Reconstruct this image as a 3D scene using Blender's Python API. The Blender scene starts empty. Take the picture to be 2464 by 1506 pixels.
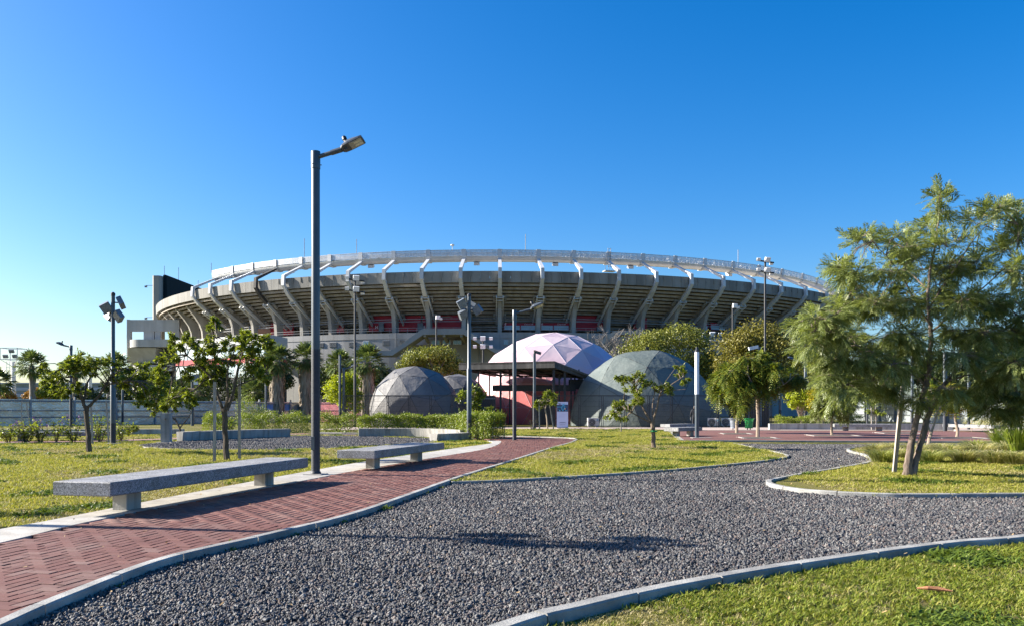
import bpy, bmesh, math, random
import numpy as np
from mathutils import Vector, Matrix

random.seed(7)
RNG = np.random.default_rng(11)
PI = math.pi
R = math.radians
scene = bpy.context.scene
COL = scene.collection

# ------------------------------------------------------------------ camera
EYE = 1.6
F, CX, HY = 2045.3, 1232.0, 980.0        # focal length, centre and horizon of the picture (in 2464 px width)
cam_data = bpy.data.cameras.new("camera")
cam = bpy.data.objects.new("camera", cam_data)
COL.objects.link(cam)
cam.location = (0, 0, EYE)
cam.rotation_euler = (PI / 2, 0, 0)
cam_data.sensor_width = 36
cam_data.lens = 36 * F / 2464
cam_data.shift_y = (HY - 753) / 2464
cam_data.clip_start = 0.1
cam_data.clip_end = 6000
scene.camera = cam

# ------------------------------------------------------------------ sky and sun
SUN_H = Vector((-0.985, 0.172))
SUN_EL = R(25.5)
to_sun = Vector((SUN_H.x * math.cos(SUN_EL), SUN_H.y * math.cos(SUN_EL), math.sin(SUN_EL))).normalized()
world = bpy.data.worlds.new("World")
scene.world = world
world.use_nodes = True
wn = world.node_tree
wn.nodes.clear()
sky = wn.nodes.new("ShaderNodeTexSky")
sky.sky_type = 'NISHITA'
sky.sun_disc = False
sky.sun_elevation = SUN_EL
sky.sun_rotation = math.atan2(SUN_H.x, SUN_H.y)
sky.altitude = 1500
sky.air_density = 1.2
sky.dust_density = 4.6
sky.ozone_density = 4.4
hsv = wn.nodes.new("ShaderNodeHueSaturation")
hsv.inputs['Saturation'].default_value = 1.38
hsv.inputs['Hue'].default_value = 0.506
bg = wn.nodes.new("ShaderNodeBackground")
bg.inputs['Strength'].default_value = 0.07
wo = wn.nodes.new("ShaderNodeOutputWorld")
wn.links.new(sky.outputs[0], hsv.inputs['Color'])
wn.links.new(hsv.outputs[0], bg.inputs['Color'])
wn.links.new(bg.outputs[0], wo.inputs['Surface'])
sun_data = bpy.data.lights.new("sun", 'SUN')
sun_data.energy = 5.0
sun_data.angle = R(0.53)
sun_data.color = (1.0, 0.93, 0.82)
sun = bpy.data.objects.new("sun", sun_data)
COL.objects.link(sun)
sun.rotation_euler = (-to_sun).to_track_quat('-Z', 'Y').to_euler()
sun.location = (-60, 20, 60)

vs = scene.view_settings
vs.view_transform = 'Standard'
vs.look = 'None'
vs.exposure = 1.65
vs.gamma = 1.0
vs.use_curve_mapping = False
scene.cycles.max_bounces = 6
scene.cycles.transparent_max_bounces = 12
scene.cycles.use_denoising = True

# ------------------------------------------------------------------ measuring helpers
def g(x, y, z=0.0):
    """ground point seen at picture position (x, y)"""
    d = F * (EYE - z) / (y - HY)
    return Vector(((x - CX) * d / F, d, z))
def at(x, y, d):
    return Vector(((x - CX) * d / F, d, EYE + (HY - y) * d / F))
def px(x, d):
    return (x - CX) * d / F
def hz(y, d):
    return EYE + (HY - y) * d / F

# ------------------------------------------------------------------ materials
MATS = {}
def nodes(name):
    m = bpy.data.materials.new(name)
    m.use_nodes = True
    nt = m.node_tree
    b = nt.nodes['Principled BSDF']
    MATS[name] = m
    return m, nt, b
def col4(c):
    return (c[0], c[1], c[2], 1.0)
def ramp(nt, fac, stops):
    r = nt.nodes.new("ShaderNodeValToRGB")
    e = r.color_ramp.elements
    e[0].position, e[0].color = stops[0][0], col4(stops[0][1])
    e[1].position, e[1].color = stops[-1][0], col4(stops[-1][1])
    for p, c in stops[1:-1]:
        n = e.new(p); n.color = col4(c)
    nt.links.new(fac, r.inputs[0])
    return r
def noise(nt, scale, detail=4, rough=0.55, coord='Object', vec=None):
    n = nt.nodes.new("ShaderNodeTexNoise")
    n.inputs['Scale'].default_value = scale
    n.inputs['Detail'].default_value = detail
    n.inputs['Roughness'].default_value = rough
    if vec is None:
        t = nt.nodes.new("ShaderNodeTexCoord"); vec = t.outputs[coord]
    nt.links.new(vec, n.inputs['Vector'])
    return n
def bump(nt, b, height, strength, dist=0.02):
    n = nt.nodes.new("ShaderNodeBump")
    n.inputs['Strength'].default_value = strength
    n.inputs['Distance'].default_value = dist
    nt.links.new(height, n.inputs['Height'])
    nt.links.new(n.outputs[0], b.inputs['Normal'])
    return n
def mixc(nt, fac, a, b, mode='MIX'):
    m = nt.nodes.new("ShaderNodeMix"); m.data_type = 'RGBA'; m.blend_type = mode
    if isinstance(fac, float): m.inputs[0].default_value = fac
    else: nt.links.new(fac, m.inputs[0])
    for s, v in ((6, a), (7, b)):
        if isinstance(v, (tuple, list)): m.inputs[s].default_value = col4(v)
        else: nt.links.new(v, m.inputs[s])
    return m.outputs[2]
def pmat(name, c1, c2=None, scale=3.0, rough=0.7, metal=0.0, bumps=0.0, bscale=None, coord='Object', spec=0.5, detail=5, streak=None, vary=0.0):
    """two-tone noisy paint, stone or metal"""
    m, nt, b = nodes(name)
    c2 = c2 or tuple(min(1, v * 1.25) for v in c1)
    n = noise(nt, scale, detail, coord=coord)
    r = ramp(nt, n.outputs[0], [(0.32, c1), (0.68, c2)])
    out = r.outputs[0]
    if streak:                                   # rain streaks running down the face
        t = nt.nodes.new("ShaderNodeTexCoord")
        mp = nt.nodes.new("ShaderNodeMapping"); mp.inputs['Scale'].default_value = (1, 1, 0.06)
        nt.links.new(t.outputs[coord], mp.inputs[0])
        n2 = noise(nt, streak[1], 4, vec=mp.outputs[0])
        r2 = ramp(nt, n2.outputs[0], [(0.45, (0, 0, 0)), (0.75, (1, 1, 1))])
        out = mixc(nt, r2.outputs[0], out, streak[0])
    if vary:
        oi = nt.nodes.new("ShaderNodeObjectInfo")
        vr = ramp(nt, oi.outputs['Random'], [(0, (1 - vary,) * 3), (1, (1 + vary, 1 + vary, 1 + vary * 0.9))])
        out = mixc(nt, 1.0, out, vr.outputs[0], 'MULTIPLY')
    nt.links.new(out, b.inputs['Base Color'])
    b.inputs['Roughness'].default_value = rough
    b.inputs['Metallic'].default_value = metal
    b.inputs['Specular IOR Level'].default_value = spec
    if bumps:
        n3 = noise(nt, bscale or scale * 6, 4, coord=coord)
        bump(nt, b, n3.outputs[0], bumps)
    return m
def leafmat(name, cols, trans=0.35, rough=0.5, spec=0.3):
    """each leaf its own tone, some light passing through"""
    m, nt, b = nodes(name)
    ge = nt.nodes.new("ShaderNodeNewGeometry")
    k = len(cols) - 1
    r = ramp(nt, ge.outputs['Random Per Island'], [(i / k, c) for i, c in enumerate(cols)])
    nt.links.new(r.outputs[0], b.inputs['Base Color'])
    b.inputs['Roughness'].default_value = rough
    b.inputs['Specular IOR Level'].default_value = spec
    tr = nt.nodes.new("ShaderNodeBsdfTranslucent")
    tint = mixc(nt, 1.0, r.outputs[0], (1.0, 1.0, 0.55), 'MULTIPLY')
    nt.links.new(tint, tr.inputs['Color'])
    ms = nt.nodes.new("ShaderNodeMixShader"); ms.inputs[0].default_value = trans
    nt.links.new(b.outputs[0], ms.inputs[1]); nt.links.new(tr.outputs[0], ms.inputs[2])
    nt.links.new(ms.outputs[0], nt.nodes['Material Output'].inputs['Surface'])
    return m

# ------------------------------------------------------------------ objects
def tag(o, label=None, cat=None, group=None, kind=None):
    if label: o["label"] = label
    if cat: o["category"] = cat
    if group: o["group"] = group
    if kind: o["kind"] = kind
    return o
def empty(name, loc=(0, 0, 0), label=None, cat=None, group=None, rz=0.0, parent=None):
    o = bpy.data.objects.new(name, None)
    COL.objects.link(o)
    o.empty_display_size = 0.2
    o.location = loc
    o.rotation_euler = (0, 0, rz)
    if parent: o.parent = parent
    return tag(o, label, cat, group)
def link(name, mesh, parent=None, loc=None, rot=None):
    o = bpy.data.objects.new(name, mesh)
    COL.objects.link(o)
    if parent: o.parent = parent
    if loc is not None: o.location = loc
    if rot is not None: o.rotation_euler = rot
    return o
def copy_tree(o, parent=None):
    c = o.copy()
    COL.objects.link(c)
    c.parent = parent
    for ch in list(o.children):
        copy_tree(ch, c)
    return c

class MB:
    """collects shapes into one mesh"""
    def __init__(self):
        self.v, self.f, self.m = [], [], []
        self.mi = 0
    def add(self, vs, fs):
        o = len(self.v)
        self.v.extend([tuple(p) for p in vs])
        for f in fs:
            self.f.append([o + i for i in f]); self.m.append(self.mi)
        return self
    def box(self, c, s, rz=0.0, ry=0.0, rx=0.0, taper=1.0):
        M = Matrix.Translation(Vector(c)) @ Matrix.Rotation(rz, 4, 'Z') @ Matrix.Rotation(ry, 4, 'Y') @ Matrix.Rotation(rx, 4, 'X')
        x, y, z = s[0] / 2, s[1] / 2, s[2] / 2
        t = taper
        pts = [(-x, -y, -z), (x, -y, -z), (x, y, -z), (-x, y, -z), (-x * t, -y * t, z), (x * t, -y * t, z), (x * t, y * t, z), (-x * t, y * t, z)]
        return self.add([M @ Vector(p) for p in pts], [(3, 2, 1, 0), (4, 5, 6, 7), (0, 1, 5, 4), (1, 2, 6, 5), (2, 3, 7, 6), (3, 0, 4, 7)])
    def bar(self, a, b, w, h=None, up=(0, 0, 1)):
        a, b = Vector(a), Vector(b)
        h = h or w
        d = (b - a).normalized()
        u = Vector(up)
        if abs(d.dot(u)) > 0.98: u = Vector((0, 1, 0))
        s = d.cross(u).normalized(); u = s.cross(d).normalized()
        pts = []
        for p in (a, b):
            for i, j in ((-1, -1), (1, -1), (1, 1), (-1, 1)):
                pts.append(p + s * (i * w / 2) + u * (j * h / 2))
        return self.add(pts, [(0, 3, 2, 1), (4, 5, 6, 7), (0, 1, 5, 4), (1, 2, 6, 5), (2, 3, 7, 6), (3, 0, 4, 7)])
    def tube(self, pts, rad, n=8, cap=True):
        pts = [Vector(p) for p in pts]
        if not isinstance(rad, (list, tuple)): rad = [rad] * len(pts)
        ref = None; rings = []
        for i, p in enumerate(pts):
            d = (pts[min(i + 1, len(pts) - 1)] - pts[max(i - 1, 0)])
            d = d.normalized() if d.length > 1e-9 else Vector((0, 0, 1))
            if ref is None: ref = Vector((1, 0, 0)) if abs(d.x) < 0.9 else Vector((0, 1, 0))
            s = (ref - d * ref.dot(d)).normalized(); t = d.cross(s)
            ref = s
            rings.append([p + (s * math.cos(2 * PI * k / n) + t * math.sin(2 * PI * k / n)) * rad[i] for k in range(n)])
        vs_ = [q for r_ in rings for q in r_]
        fs = []
        for i in range(len(pts) - 1):
            for k in range(n):
                k2 = (k + 1) % n
                fs.append((i * n + k, i * n + k2, (i + 1) * n + k2, (i + 1) * n + k))
        if cap:
            fs.append(tuple(reversed(range(n)))); fs.append(tuple(range((len(pts) - 1) * n, len(pts) * n)))
        return self.add(vs_, fs)
    def lathe(self, prof, n=16, c=(0, 0, 0), cap=True):
        vs_ = []
        for r_, z in prof:
            for k in range(n):
                a = 2 * PI * k / n
                vs_.append((c[0] + r_ * math.cos(a), c[1] + r_ * math.sin(a), c[2] + z))
        fs = []
        for i in range(len(prof) - 1):
            for k in range(n):
                k2 = (k + 1) % n
                fs.append((i * n + k, i * n + k2, (i + 1) * n + k2, (i + 1) * n + k))
        if cap:
            fs.append(tuple(reversed(range(n)))); fs.append(tuple(range((len(prof) - 1) * n, len(prof) * n)))
        return self.add(vs_, fs)
    def prism(self, poly, z0, z1):
        """upright prism over a plan outline (counter-clockwise)"""
        n = len(poly)
        vs_ = [(p[0], p[1], z0) for p in poly] + [(p[0], p[1], z1) for p in poly]
        fs = [tuple(reversed(range(n))), tuple(range(n, 2 * n))]
        for i in range(n):
            j = (i + 1) % n
            fs.append((i, j, n + j, n + i))
        return self.add(vs_, fs)
    def sheet(self, poly, z):
        n = len(poly)
        return self.add([(p[0], p[1], z) for p in poly], [tuple(range(n))])
    def extrude(self, poly3, vec):
        """slab from a flat 3-D outline pushed along vec"""
        n = len(poly3); vec = Vector(vec)
        vs_ = [Vector(p) for p in poly3] + [Vector(p) + vec for p in poly3]
        fs = [tuple(range(n)), tuple(reversed(range(n, 2 * n)))]
        for i in range(n):
            j = (i + 1) % n
            fs.append((j, i, n + i, n + j))
        return self.add(vs_, fs)
    def sweep(self, path, prof, closed=False):
        """prof: list of (side, height) swept along a plan path of (x, y) or (x, y, z)"""
        P = [Vector((p[0], p[1], p[2] if len(p) > 2 else 0)) for p in path]
        n, k = len(P), len(prof)
        vs_ = []
        for i, p in enumerate(P):
            a = P[i - 1] if (i > 0 or closed) else p
            b = P[(i + 1) % n] if (i < n - 1 or closed) else p
            d = (b - a); d.z = 0; d.normalize()
            s = Vector((d.y, -d.x, 0))
            for u, h in prof:
                vs_.append(p + s * u + Vector((0, 0, h)))
        fs = []
        for i in range(n if closed else n - 1):
            j = (i + 1) % n
            for q in range(k):
                q2 = (q + 1) % k
                fs.append((i * k + q, i * k + q2, j * k + q2, j * k + q))
        if not closed:
            fs.append(tuple(range(k))); fs.append(tuple(reversed(range((n - 1) * k, n * k))))
        return self.add(vs_, fs)
    def mesh(self, name, mats, smooth=False, fix=True):
        me = bpy.data.meshes.new(name)
        me.from_pydata(self.v, [], self.f)
        if not isinstance(mats, (list, tuple)): mats = [mats]
        for m in mats: me.materials.append(MATS[m] if isinstance(m, str) else m)
        if len(mats) > 1: me.polygons.foreach_set("material_index", self.m)
        if fix:
            bm = bmesh.new(); bm.from_mesh(me)
            bmesh.ops.recalc_face_normals(bm, faces=bm.faces)
            bm.to_mesh(me); bm.free()
        if smooth:
            me.polygons.foreach_set("use_smooth", [True] * len(me.polygons))
            try: me.set_sharp_from_angle(angle=R(40))
            except Exception: pass
        me.update()
        return me
    def build(self, name, mats, parent=None, smooth=False, loc=None, rot=None, fix=True):
        return link(name, self.mesh(name, mats, smooth, fix), parent, loc, rot)

def np_mesh(name, verts, faces, mat, smooth=False):
    """big meshes from arrays; faces (n, k) all with k corners"""
    me = bpy.data.meshes.new(name)
    verts = np.ascontiguousarray(verts, dtype=np.float32); faces = np.ascontiguousarray(faces, dtype=np.int32)
    nf, k = faces.shape
    me.vertices.add(len(verts)); me.vertices.foreach_set("co", verts.ravel())
    me.loops.add(nf * k); me.loops.foreach_set("vertex_index", faces.ravel())
    me.polygons.add(nf)
    me.polygons.foreach_set("loop_start", np.arange(0, nf * k, k, dtype=np.int32))
    if smooth: me.polygons.foreach_set("use_smooth", np.ones(nf, dtype=bool))
    me.materials.append(MATS[mat] if isinstance(mat, str) else mat)
    me.update(calc_edges=True)
    return me

def spline(pts, per=8, closed=False):
    """smooth plan curve through points"""
    P = [Vector((p[0], p[1], 0)) for p in pts]
    n = len(P); out = []
    rng = range(n) if closed else range(n - 1)
    for i in rng:
        p0 = P[i - 1] if (i > 0 or closed) else P[i] * 2 - P[i + 1]
        p1, p2 = P[i], P[(i + 1) % n]
        p3 = P[(i + 2) % n] if (i + 2 < n or closed) else p2 * 2 - p1
        for s in range(per):
            t = s / per
            q = 0.5 * ((2 * p1) + (p2 - p0) * t + (2 * p0 - 5 * p1 + 4 * p2 - p3) * t * t + (3 * p1 - p0 - 3 * p2 + p3) * t ** 3)
            out.append((q.x, q.y))
    if not closed: out.append((P[-1].x, P[-1].y))
    return out
def inside(pts, poly):
    """which of pts (n,2) lie inside the outline"""
    poly = np.asarray([(p[0], p[1]) for p in poly]); x, y = pts[:, 0], pts[:, 1]
    c = np.zeros(len(pts), bool)
    x0, y0 = poly[:, 0], poly[:, 1]; x1, y1 = np.roll(x0, -1), np.roll(y0, -1)
    for i in range(len(poly)):
        cond = ((y0[i] > y) != (y1[i] > y))
        with np.errstate(divide='ignore', invalid='ignore'):
            xi = (x1[i] - x0[i]) * (y - y0[i]) / (y1[i] - y0[i] + 1e-12) + x0[i]
        c ^= cond & (x < xi)
    return c
def in_view(pts, margin=0.03):
    t = (pts[:, 0] / np.maximum(pts[:, 1], 0.1)) * F / 1232
    return (np.abs(t) < 1 + margin) & (pts[:, 1] > 5.6)

# ------------------------------------------------------------------ scattering on points (grass, gravel)
def scatter(name, pts, rot, scl, protos, label, cat, idx=None):
    me = bpy.data.meshes.new(name)
    me.vertices.add(len(pts)); me.vertices.foreach_set("co", np.ascontiguousarray(pts, dtype=np.float32).ravel())
    a = me.attributes.new("rot", 'FLOAT_VECTOR', 'POINT'); a.data.foreach_set("vector", np.ascontiguousarray(rot, dtype=np.float32).ravel())
    a = me.attributes.new("scl", 'FLOAT', 'POINT'); a.data.foreach_set("value", np.ascontiguousarray(scl, dtype=np.float32))
    a = me.attributes.new("idx", 'INT', 'POINT'); a.data.foreach_set("value", (RNG.integers(0, len(protos), len(pts)) if idx is None else idx).astype(np.int32))
    c = bpy.data.collections.new(name + "_pieces")
    for i, pm in enumerate(protos):
        po = bpy.data.objects.new("%s_piece_%02d" % (name, i), pm); c.objects.link(po)
    ng = bpy.data.node_groups.new(name + "_scatter", 'GeometryNodeTree')
    ng.interface.new_socket("Geometry", in_out='INPUT', socket_type='NodeSocketGeometry')
    ng.interface.new_socket("Geometry", in_out='OUTPUT', socket_type='NodeSocketGeometry')
    N = ng.nodes; L = ng.links
    gi, go = N.new('NodeGroupInput'), N.new('NodeGroupOutput')
    ci = N.new('GeometryNodeCollectionInfo'); ci.inputs['Collection'].default_value = c
    ci.inputs['Separate Children'].default_value = True; ci.inputs['Reset Children'].default_value = True
    ip = N.new('GeometryNodeInstanceOnPoints'); ip.inputs['Pick Instance'].default_value = True
    def na(nm, ty):
        x = N.new('GeometryNodeInputNamedAttribute'); x.data_type = ty; x.inputs['Name'].default_value = nm
        return x.outputs[0]
    e2r = N.new('FunctionNodeEulerToRotation')
    L.new(na("rot", 'FLOAT_VECTOR'), e2r.inputs[0])
    L.new(gi.outputs[0], ip.inputs['Points']); L.new(ci.outputs[0], ip.inputs['Instance'])
    L.new(na("idx", 'INT'), ip.inputs['Instance Index']); L.new(e2r.outputs[0], ip.inputs['Rotation'])
    L.new(na("scl", 'FLOAT'), ip.inputs['Scale'])
    L.new(ip.outputs[0], go.inputs[0])
    o = link(name, me)
    md = o.modifiers.new("scatter", 'NODES'); md.node_group = ng
    return tag(o, label, cat, kind="stuff")
# ================================================================== MATERIALS OF THE PLACE
def m_ground():
    m, nt, b = nodes("turf_soil")
    t = nt.nodes.new("ShaderNodeTexCoord")
    n1 = noise(nt, 0.35, 5, vec=t.outputs['Object']); n2 = noise(nt, 9, 6, vec=t.outputs['Object'])
    n3 = noise(nt, 60, 3, vec=t.outputs['Object'])
    a = ramp(nt, n2.outputs[0], [(0.3, (0.085, 0.09, 0.016)), (0.6, (0.17, 0.17, 0.03)), (0.8, (0.26, 0.23, 0.07))])
    d = ramp(nt, n1.outputs[0], [(0.42, (0, 0, 0)), (0.62, (1, 1, 1))])
    c = mixc(nt, d.outputs[0], a.outputs[0], (0.24, 0.20, 0.085))
    f = ramp(nt, n3.outputs[0], [(0.3, (0.55, 0.55, 0.55)), (0.7, (1.15, 1.15, 1.15))])
    c = mixc(nt, 1.0, c, f.outputs[0], 'MULTIPLY')
    nt.links.new(c, b.inputs['Base Color']); b.inputs['Roughness'].default_value = 0.95
    b.inputs['Specular IOR Level'].default_value = 0.1
    bump(nt, b, n3.outputs[0], 0.9, 0.03)
m_ground()
def m_gravel(name, cols):
    m, nt, b = nodes(name)
    t = nt.nodes.new("ShaderNodeTexCoord")
    v = nt.nodes.new("ShaderNodeTexVoronoi"); v.inputs['Scale'].default_value = 26
    nt.links.new(t.outputs['Object'], v.inputs['Vector'])
    s = nt.nodes.new("ShaderNodeSeparateColor"); nt.links.new(v.outputs['Color'], s.inputs[0])
    r = ramp(nt, s.outputs[0], [(i / (len(cols) - 1), c) for i, c in enumerate(cols)])
    nt.links.new(r.outputs[0], b.inputs['Base Color']); b.inputs['Roughness'].default_value = 0.85
    iv = nt.nodes.new("ShaderNodeMath"); iv.operation = 'SUBTRACT'; iv.inputs[0].default_value = 1.0
    nt.links.new(v.outputs['Distance'], iv.inputs[1])
    bump(nt, b, iv.outputs[0], 1.0, 0.04)
GRAVEL = [(0.022, 0.022, 0.024), (0.047, 0.048, 0.05), (0.07, 0.071, 0.073), (0.115, 0.114, 0.112), (0.11, 0.08, 0.07), (0.056, 0.057, 0.06), (0.19, 0.185, 0.175)]
m_gravel("gravel_bed", [tuple(v * 0.45 for v in c) for c in GRAVEL])
def m_stone():
    m, nt, b = nodes("gravel_stone")
    oi = nt.nodes.new("ShaderNodeObjectInfo")
    r = ramp(nt, oi.outputs['Random'], [(i / 6, c) for i, c in enumerate(GRAVEL)])
    r.color_ramp.interpolation = 'CONSTANT' if False else 'LINEAR'
    n = noise(nt, 1.6, 5)
    f = ramp(nt, n.outputs[0], [(0.3, (0.75, 0.75, 0.75)), (0.7, (1.35, 1.35, 1.35))])
    c = mixc(nt, 1.0, r.outputs[0], f.outputs[0], 'MULTIPLY')
    ge = nt.nodes.new("ShaderNodeNewGeometry"); n5 = noise(nt, 0.55, 5, 0.6, vec=ge.outputs['Position'])
    d5 = ramp(nt, n5.outputs[0], [(0.35, (0.72, 0.72, 0.74)), (0.55, (1.0, 1.0, 1.0)), (0.72, (1.28, 1.24, 1.16))])
    nt.links.new(mixc(nt, 1.0, c, d5.outputs[0], 'MULTIPLY'), b.inputs['Base Color'])
    b.inputs['Roughness'].default_value = 0.72
m_stone()
def m_brick():
    m, nt, b = nodes("red_brick")
    ge = nt.nodes.new("ShaderNodeNewGeometry"); oi = nt.nodes.new("ShaderNodeObjectInfo")
    ad = nt.nodes.new("ShaderNodeMath"); ad.operation = 'ADD'
    nt.links.new(ge.outputs['Random Per Island'], ad.inputs[0]); nt.links.new(oi.outputs['Random'], ad.inputs[1])
    fr = nt.nodes.new("ShaderNodeMath"); fr.operation = 'FRACT'; nt.links.new(ad.outputs[0], fr.inputs[0])
    r = ramp(nt, fr.outputs[0], [(0, (0.115, 0.043, 0.034)), (0.35, (0.145, 0.056, 0.044)), (0.7, (0.133, 0.053, 0.043)), (0.9, (0.16, 0.068, 0.053)), (1, (0.175, 0.10, 0.084))])
    t = nt.nodes.new("ShaderNodeTexCoord")
    wp = ge.outputs['Position']
    n1 = noise(nt, 1.1, 7, 0.7, vec=wp); n2 = noise(nt, 90, 3, vec=wp)
    d = ramp(nt, n1.outputs[0], [(0.48, (0, 0, 0)), (0.72, (0.6, 0.6, 0.6))])
    c = mixc(nt, d.outputs[0], r.outputs[0], (0.19, 0.125, 0.105))
    n4 = noise(nt, 3.7, 6, 0.7, vec=wp); d4 = ramp(nt, n4.outputs[0], [(0.56, (0, 0, 0)), (0.7, (0.6, 0.6, 0.6))])
    c = mixc(nt, d4.outputs[0], c, (0.09, 0.05, 0.042))
    f = ramp(nt, n2.outputs[0], [(0.3, (0.85, 0.85, 0.85)), (0.7, (1.12, 1.12, 1.12))])
    nt.links.new(mixc(nt, 1.0, c, f.outputs[0], 'MULTIPLY'), b.inputs['Base Color'])
    b.inputs['Roughness'].default_value = 0.8
    b.inputs['Specular IOR Level'].default_value = 0.3
    bump(nt, b, n2.outputs[0], 0.35, 0.004)
m_brick()
pmat("brick_joint", (0.035, 0.02, 0.018), (0.07, 0.04, 0.034), 8, 0.95)
pmat("brick_far", (0.22, 0.1, 0.08), (0.27, 0.14, 0.115), 6, 0.85)
pmat("concrete_light", (0.30, 0.285, 0.26), (0.41, 0.39, 0.355), 2.2, 0.85, bumps=0.25, bscale=40, streak=((0.25, 0.225, 0.19), 3.0), vary=0.1)
pmat("concrete_kerb", (0.19, 0.186, 0.175), (0.36, 0.355, 0.335), 3.0, 0.85, bumps=0.4, bscale=60, vary=0.16)
pmat("concrete_wall", (0.30, 0.29, 0.265), (0.43, 0.415, 0.385), 1.5, 0.85, bumps=0.25, bscale=30, streak=((0.16, 0.145, 0.125), 4.0))
pmat("paving_red", (0.13, 0.05, 0.04), (0.165, 0.066, 0.052), 1.2, 0.85)
pmat("paving_pale", (0.36, 0.27, 0.23), (0.45, 0.36, 0.31), 3.0, 0.9)
pmat("soil", (0.06, 0.045, 0.03), (0.12, 0.09, 0.06), 6, 0.95, bumps=0.6)
def m_granite():
    m, nt, b = nodes("granite")
    t = nt.nodes.new("ShaderNodeTexCoord")
    v = nt.nodes.new("ShaderNodeTexVoronoi"); v.inputs['Scale'].default_value = 85
    nt.links.new(t.outputs['Object'], v.inputs['Vector'])
    s = nt.nodes.new("ShaderNodeSeparateColor"); nt.links.new(v.outputs['Color'], s.inputs[0])
    r = ramp(nt, s.outputs[0], [(0, (0.085, 0.085, 0.088)), (0.35, (0.22, 0.22, 0.22)), (0.65, (0.34, 0.338, 0.335)), (1, (0.48, 0.475, 0.465))])
    n = noise(nt, 260, 3)
    f = ramp(nt, n.outputs[0], [(0.35, (0.6, 0.6, 0.62)), (0.65, (1.15, 1.15, 1.15))])
    c = mixc(nt, 1.0, r.outputs[0], f.outputs[0], 'MULTIPLY')
    n5 = noise(nt, 2.3, 6, 0.7); d5 = ramp(nt, n5.outputs[0], [(0.38, (0.72, 0.71, 0.68)), (0.55, (1, 1, 1)), (0.75, (1.12, 1.11, 1.08))])
    nt.links.new(mixc(nt, 1.0, c, d5.outputs[0], 'MULTIPLY'), b.inputs['Base Color'])
    b.inputs['Roughness'].default_value = 0.65
    bump(nt, b, n.outputs[0], 0.3, 0.006)
m_granite()

# ================================================================== GROUND AND PATHS
gr = MB()
rings = [0, 60, 150, 400, 1200, 4000]
gr.add([(-4000, -400, 0), (4000, -400, 0), (4000, 4500, 0), (-4000, 4500, 0)], [(0, 1, 2, 3)])
ground = tag(gr.build("ground", "turf_soil"), "green and dry lawn soil reaching to the horizon", kind="structure")

def gpl(lst, z=0.0):
    return [tuple(g(x, y, z)[:2]) for x, y in lst]

# main brick path: right kerb line and left brick line
KERB_R = spline([(-3.35, 3.2), (-3.55, 5.2)] + gpl([(0, 1500), (160, 1431), (400, 1343), (640, 1287), (850, 1235), (1000, 1184), (1080, 1155), (1160, 1129), (1260, 1098), (1330, 1075.5), (1372, 1064)], 0.08)
                + [(3.15, 41.2), (2.9, 42.6), (2.0, 43.8), (0.2, 45.2), (-3.0, 47.3), (-7.5, 50.6), (-12.0, 52.4)], 8)
LEFT_B = spline([(-6.4, 3.0), (-6.25, 6.4)] + gpl([(0, 1305), (200, 1257), (440, 1209), (600, 1179), (750, 1151.5), (880, 1127), (1080, 1094), (1170, 1078.5)], 0.05) + [(-0.5, 38.0), (-0.9, 41.0), (-3.2, 44.2), (-7.8, 48.4), (-12.0, 50.4)], 8)
LEFT_S = spline([(-7.9, 3.0), (-7.6, 6.4)] + gpl([(0, 1272), (160, 1243), (480, 1181), (745, 1132), (880, 1109), (1090, 1078), (1180, 1066)], 0.05) + [(-1.0, 39.2), (-1.4, 40.8)], 8)
PATH_POLY = LEFT_B + KERB_R[::-1]
BRICK_Z = 0.055
path = empty("brick_path", (0, 0, 0)); tag(path, "red herringbone brick path", kind="structure")
MB().sheet(PATH_POLY, 0.018).build("mortar_bed", "brick_joint", path)
BW, BL, BH = 0.127, 0.254, 0.04
E2 = Vector((0.2185, 0.9758)); E1 = Vector((E2.y, -E2.x)); P0 = Vector((-5.2, 12.0))
def brick_mesh(lx, ly):
    m = MB(); c = 0.003
    x, y = (lx - 0.018) / 2, (ly - 0.006) / 2
    vs_ = []
    for (a, b_, z) in ((x, y, 0), (x, y, BH - c), (x - c, y - c, BH)):
        vs_ += [(-a, -b_, z), (a, -b_, z), (a, b_, z), (-a, b_, z)]
    fs = [(0, 1, 5, 4), (1, 2, 6, 5), (2, 3, 7, 6), (3, 0, 4, 7), (4, 5, 9, 8), (5, 6, 10, 9), (6, 7, 11, 10), (7, 4, 8, 11), (8, 9, 10, 11)]
    return m, vs_, fs
bricks = []
for a in range(-40, 560):
    for n_ in range(-80, 80):
        ux, uy = a + 2 * n_, a - 2 * n_
        for kind_, (cx_, cy_) in (("H", (ux + 1.0, uy + 0.5)), ("V", (ux + 0.5, uy + 2.0))):
            u, v_ = -cx_ * BW, cy_ * BW
            if abs(u) > 6 or v_ < -8.5 or v_ > 45: continue
            bricks.append((u, v_, kind_))
bp = np.array([(P0.x + E1.x * u + E2.x * v_, P0.y + E1.y * u + E2.y * v_) for u, v_, k in bricks])
sel = inside(bp, PATH_POLY) & (bp[:, 1] > 5.0)
hx = np.array([BW if k == "H" else BW / 2 for u, v_, k in bricks]); hy = np.array([BW / 2 if k == "H" else BW for u, v_, k in bricks])
for sx in (-0.8, 0.8):
    for sy in (-0.8, 0.8):
        cp = np.column_stack([bp[:, 0] + E1.x * hx * sx + E2.x * hy * sy, bp[:, 1] + E1.y * hx * sx + E2.y * hy * sy])
        sel &= inside(cp, PATH_POLY)
vis = (np.abs(bp[:, 0] / bp[:, 1]) < 0.63)
sel &= vis
idx = np.nonzero(sel)[0]
idx = idx[np.argsort(bp[idx, 1])]
rz_path = math.atan2(E1.y, E1.x)
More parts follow.
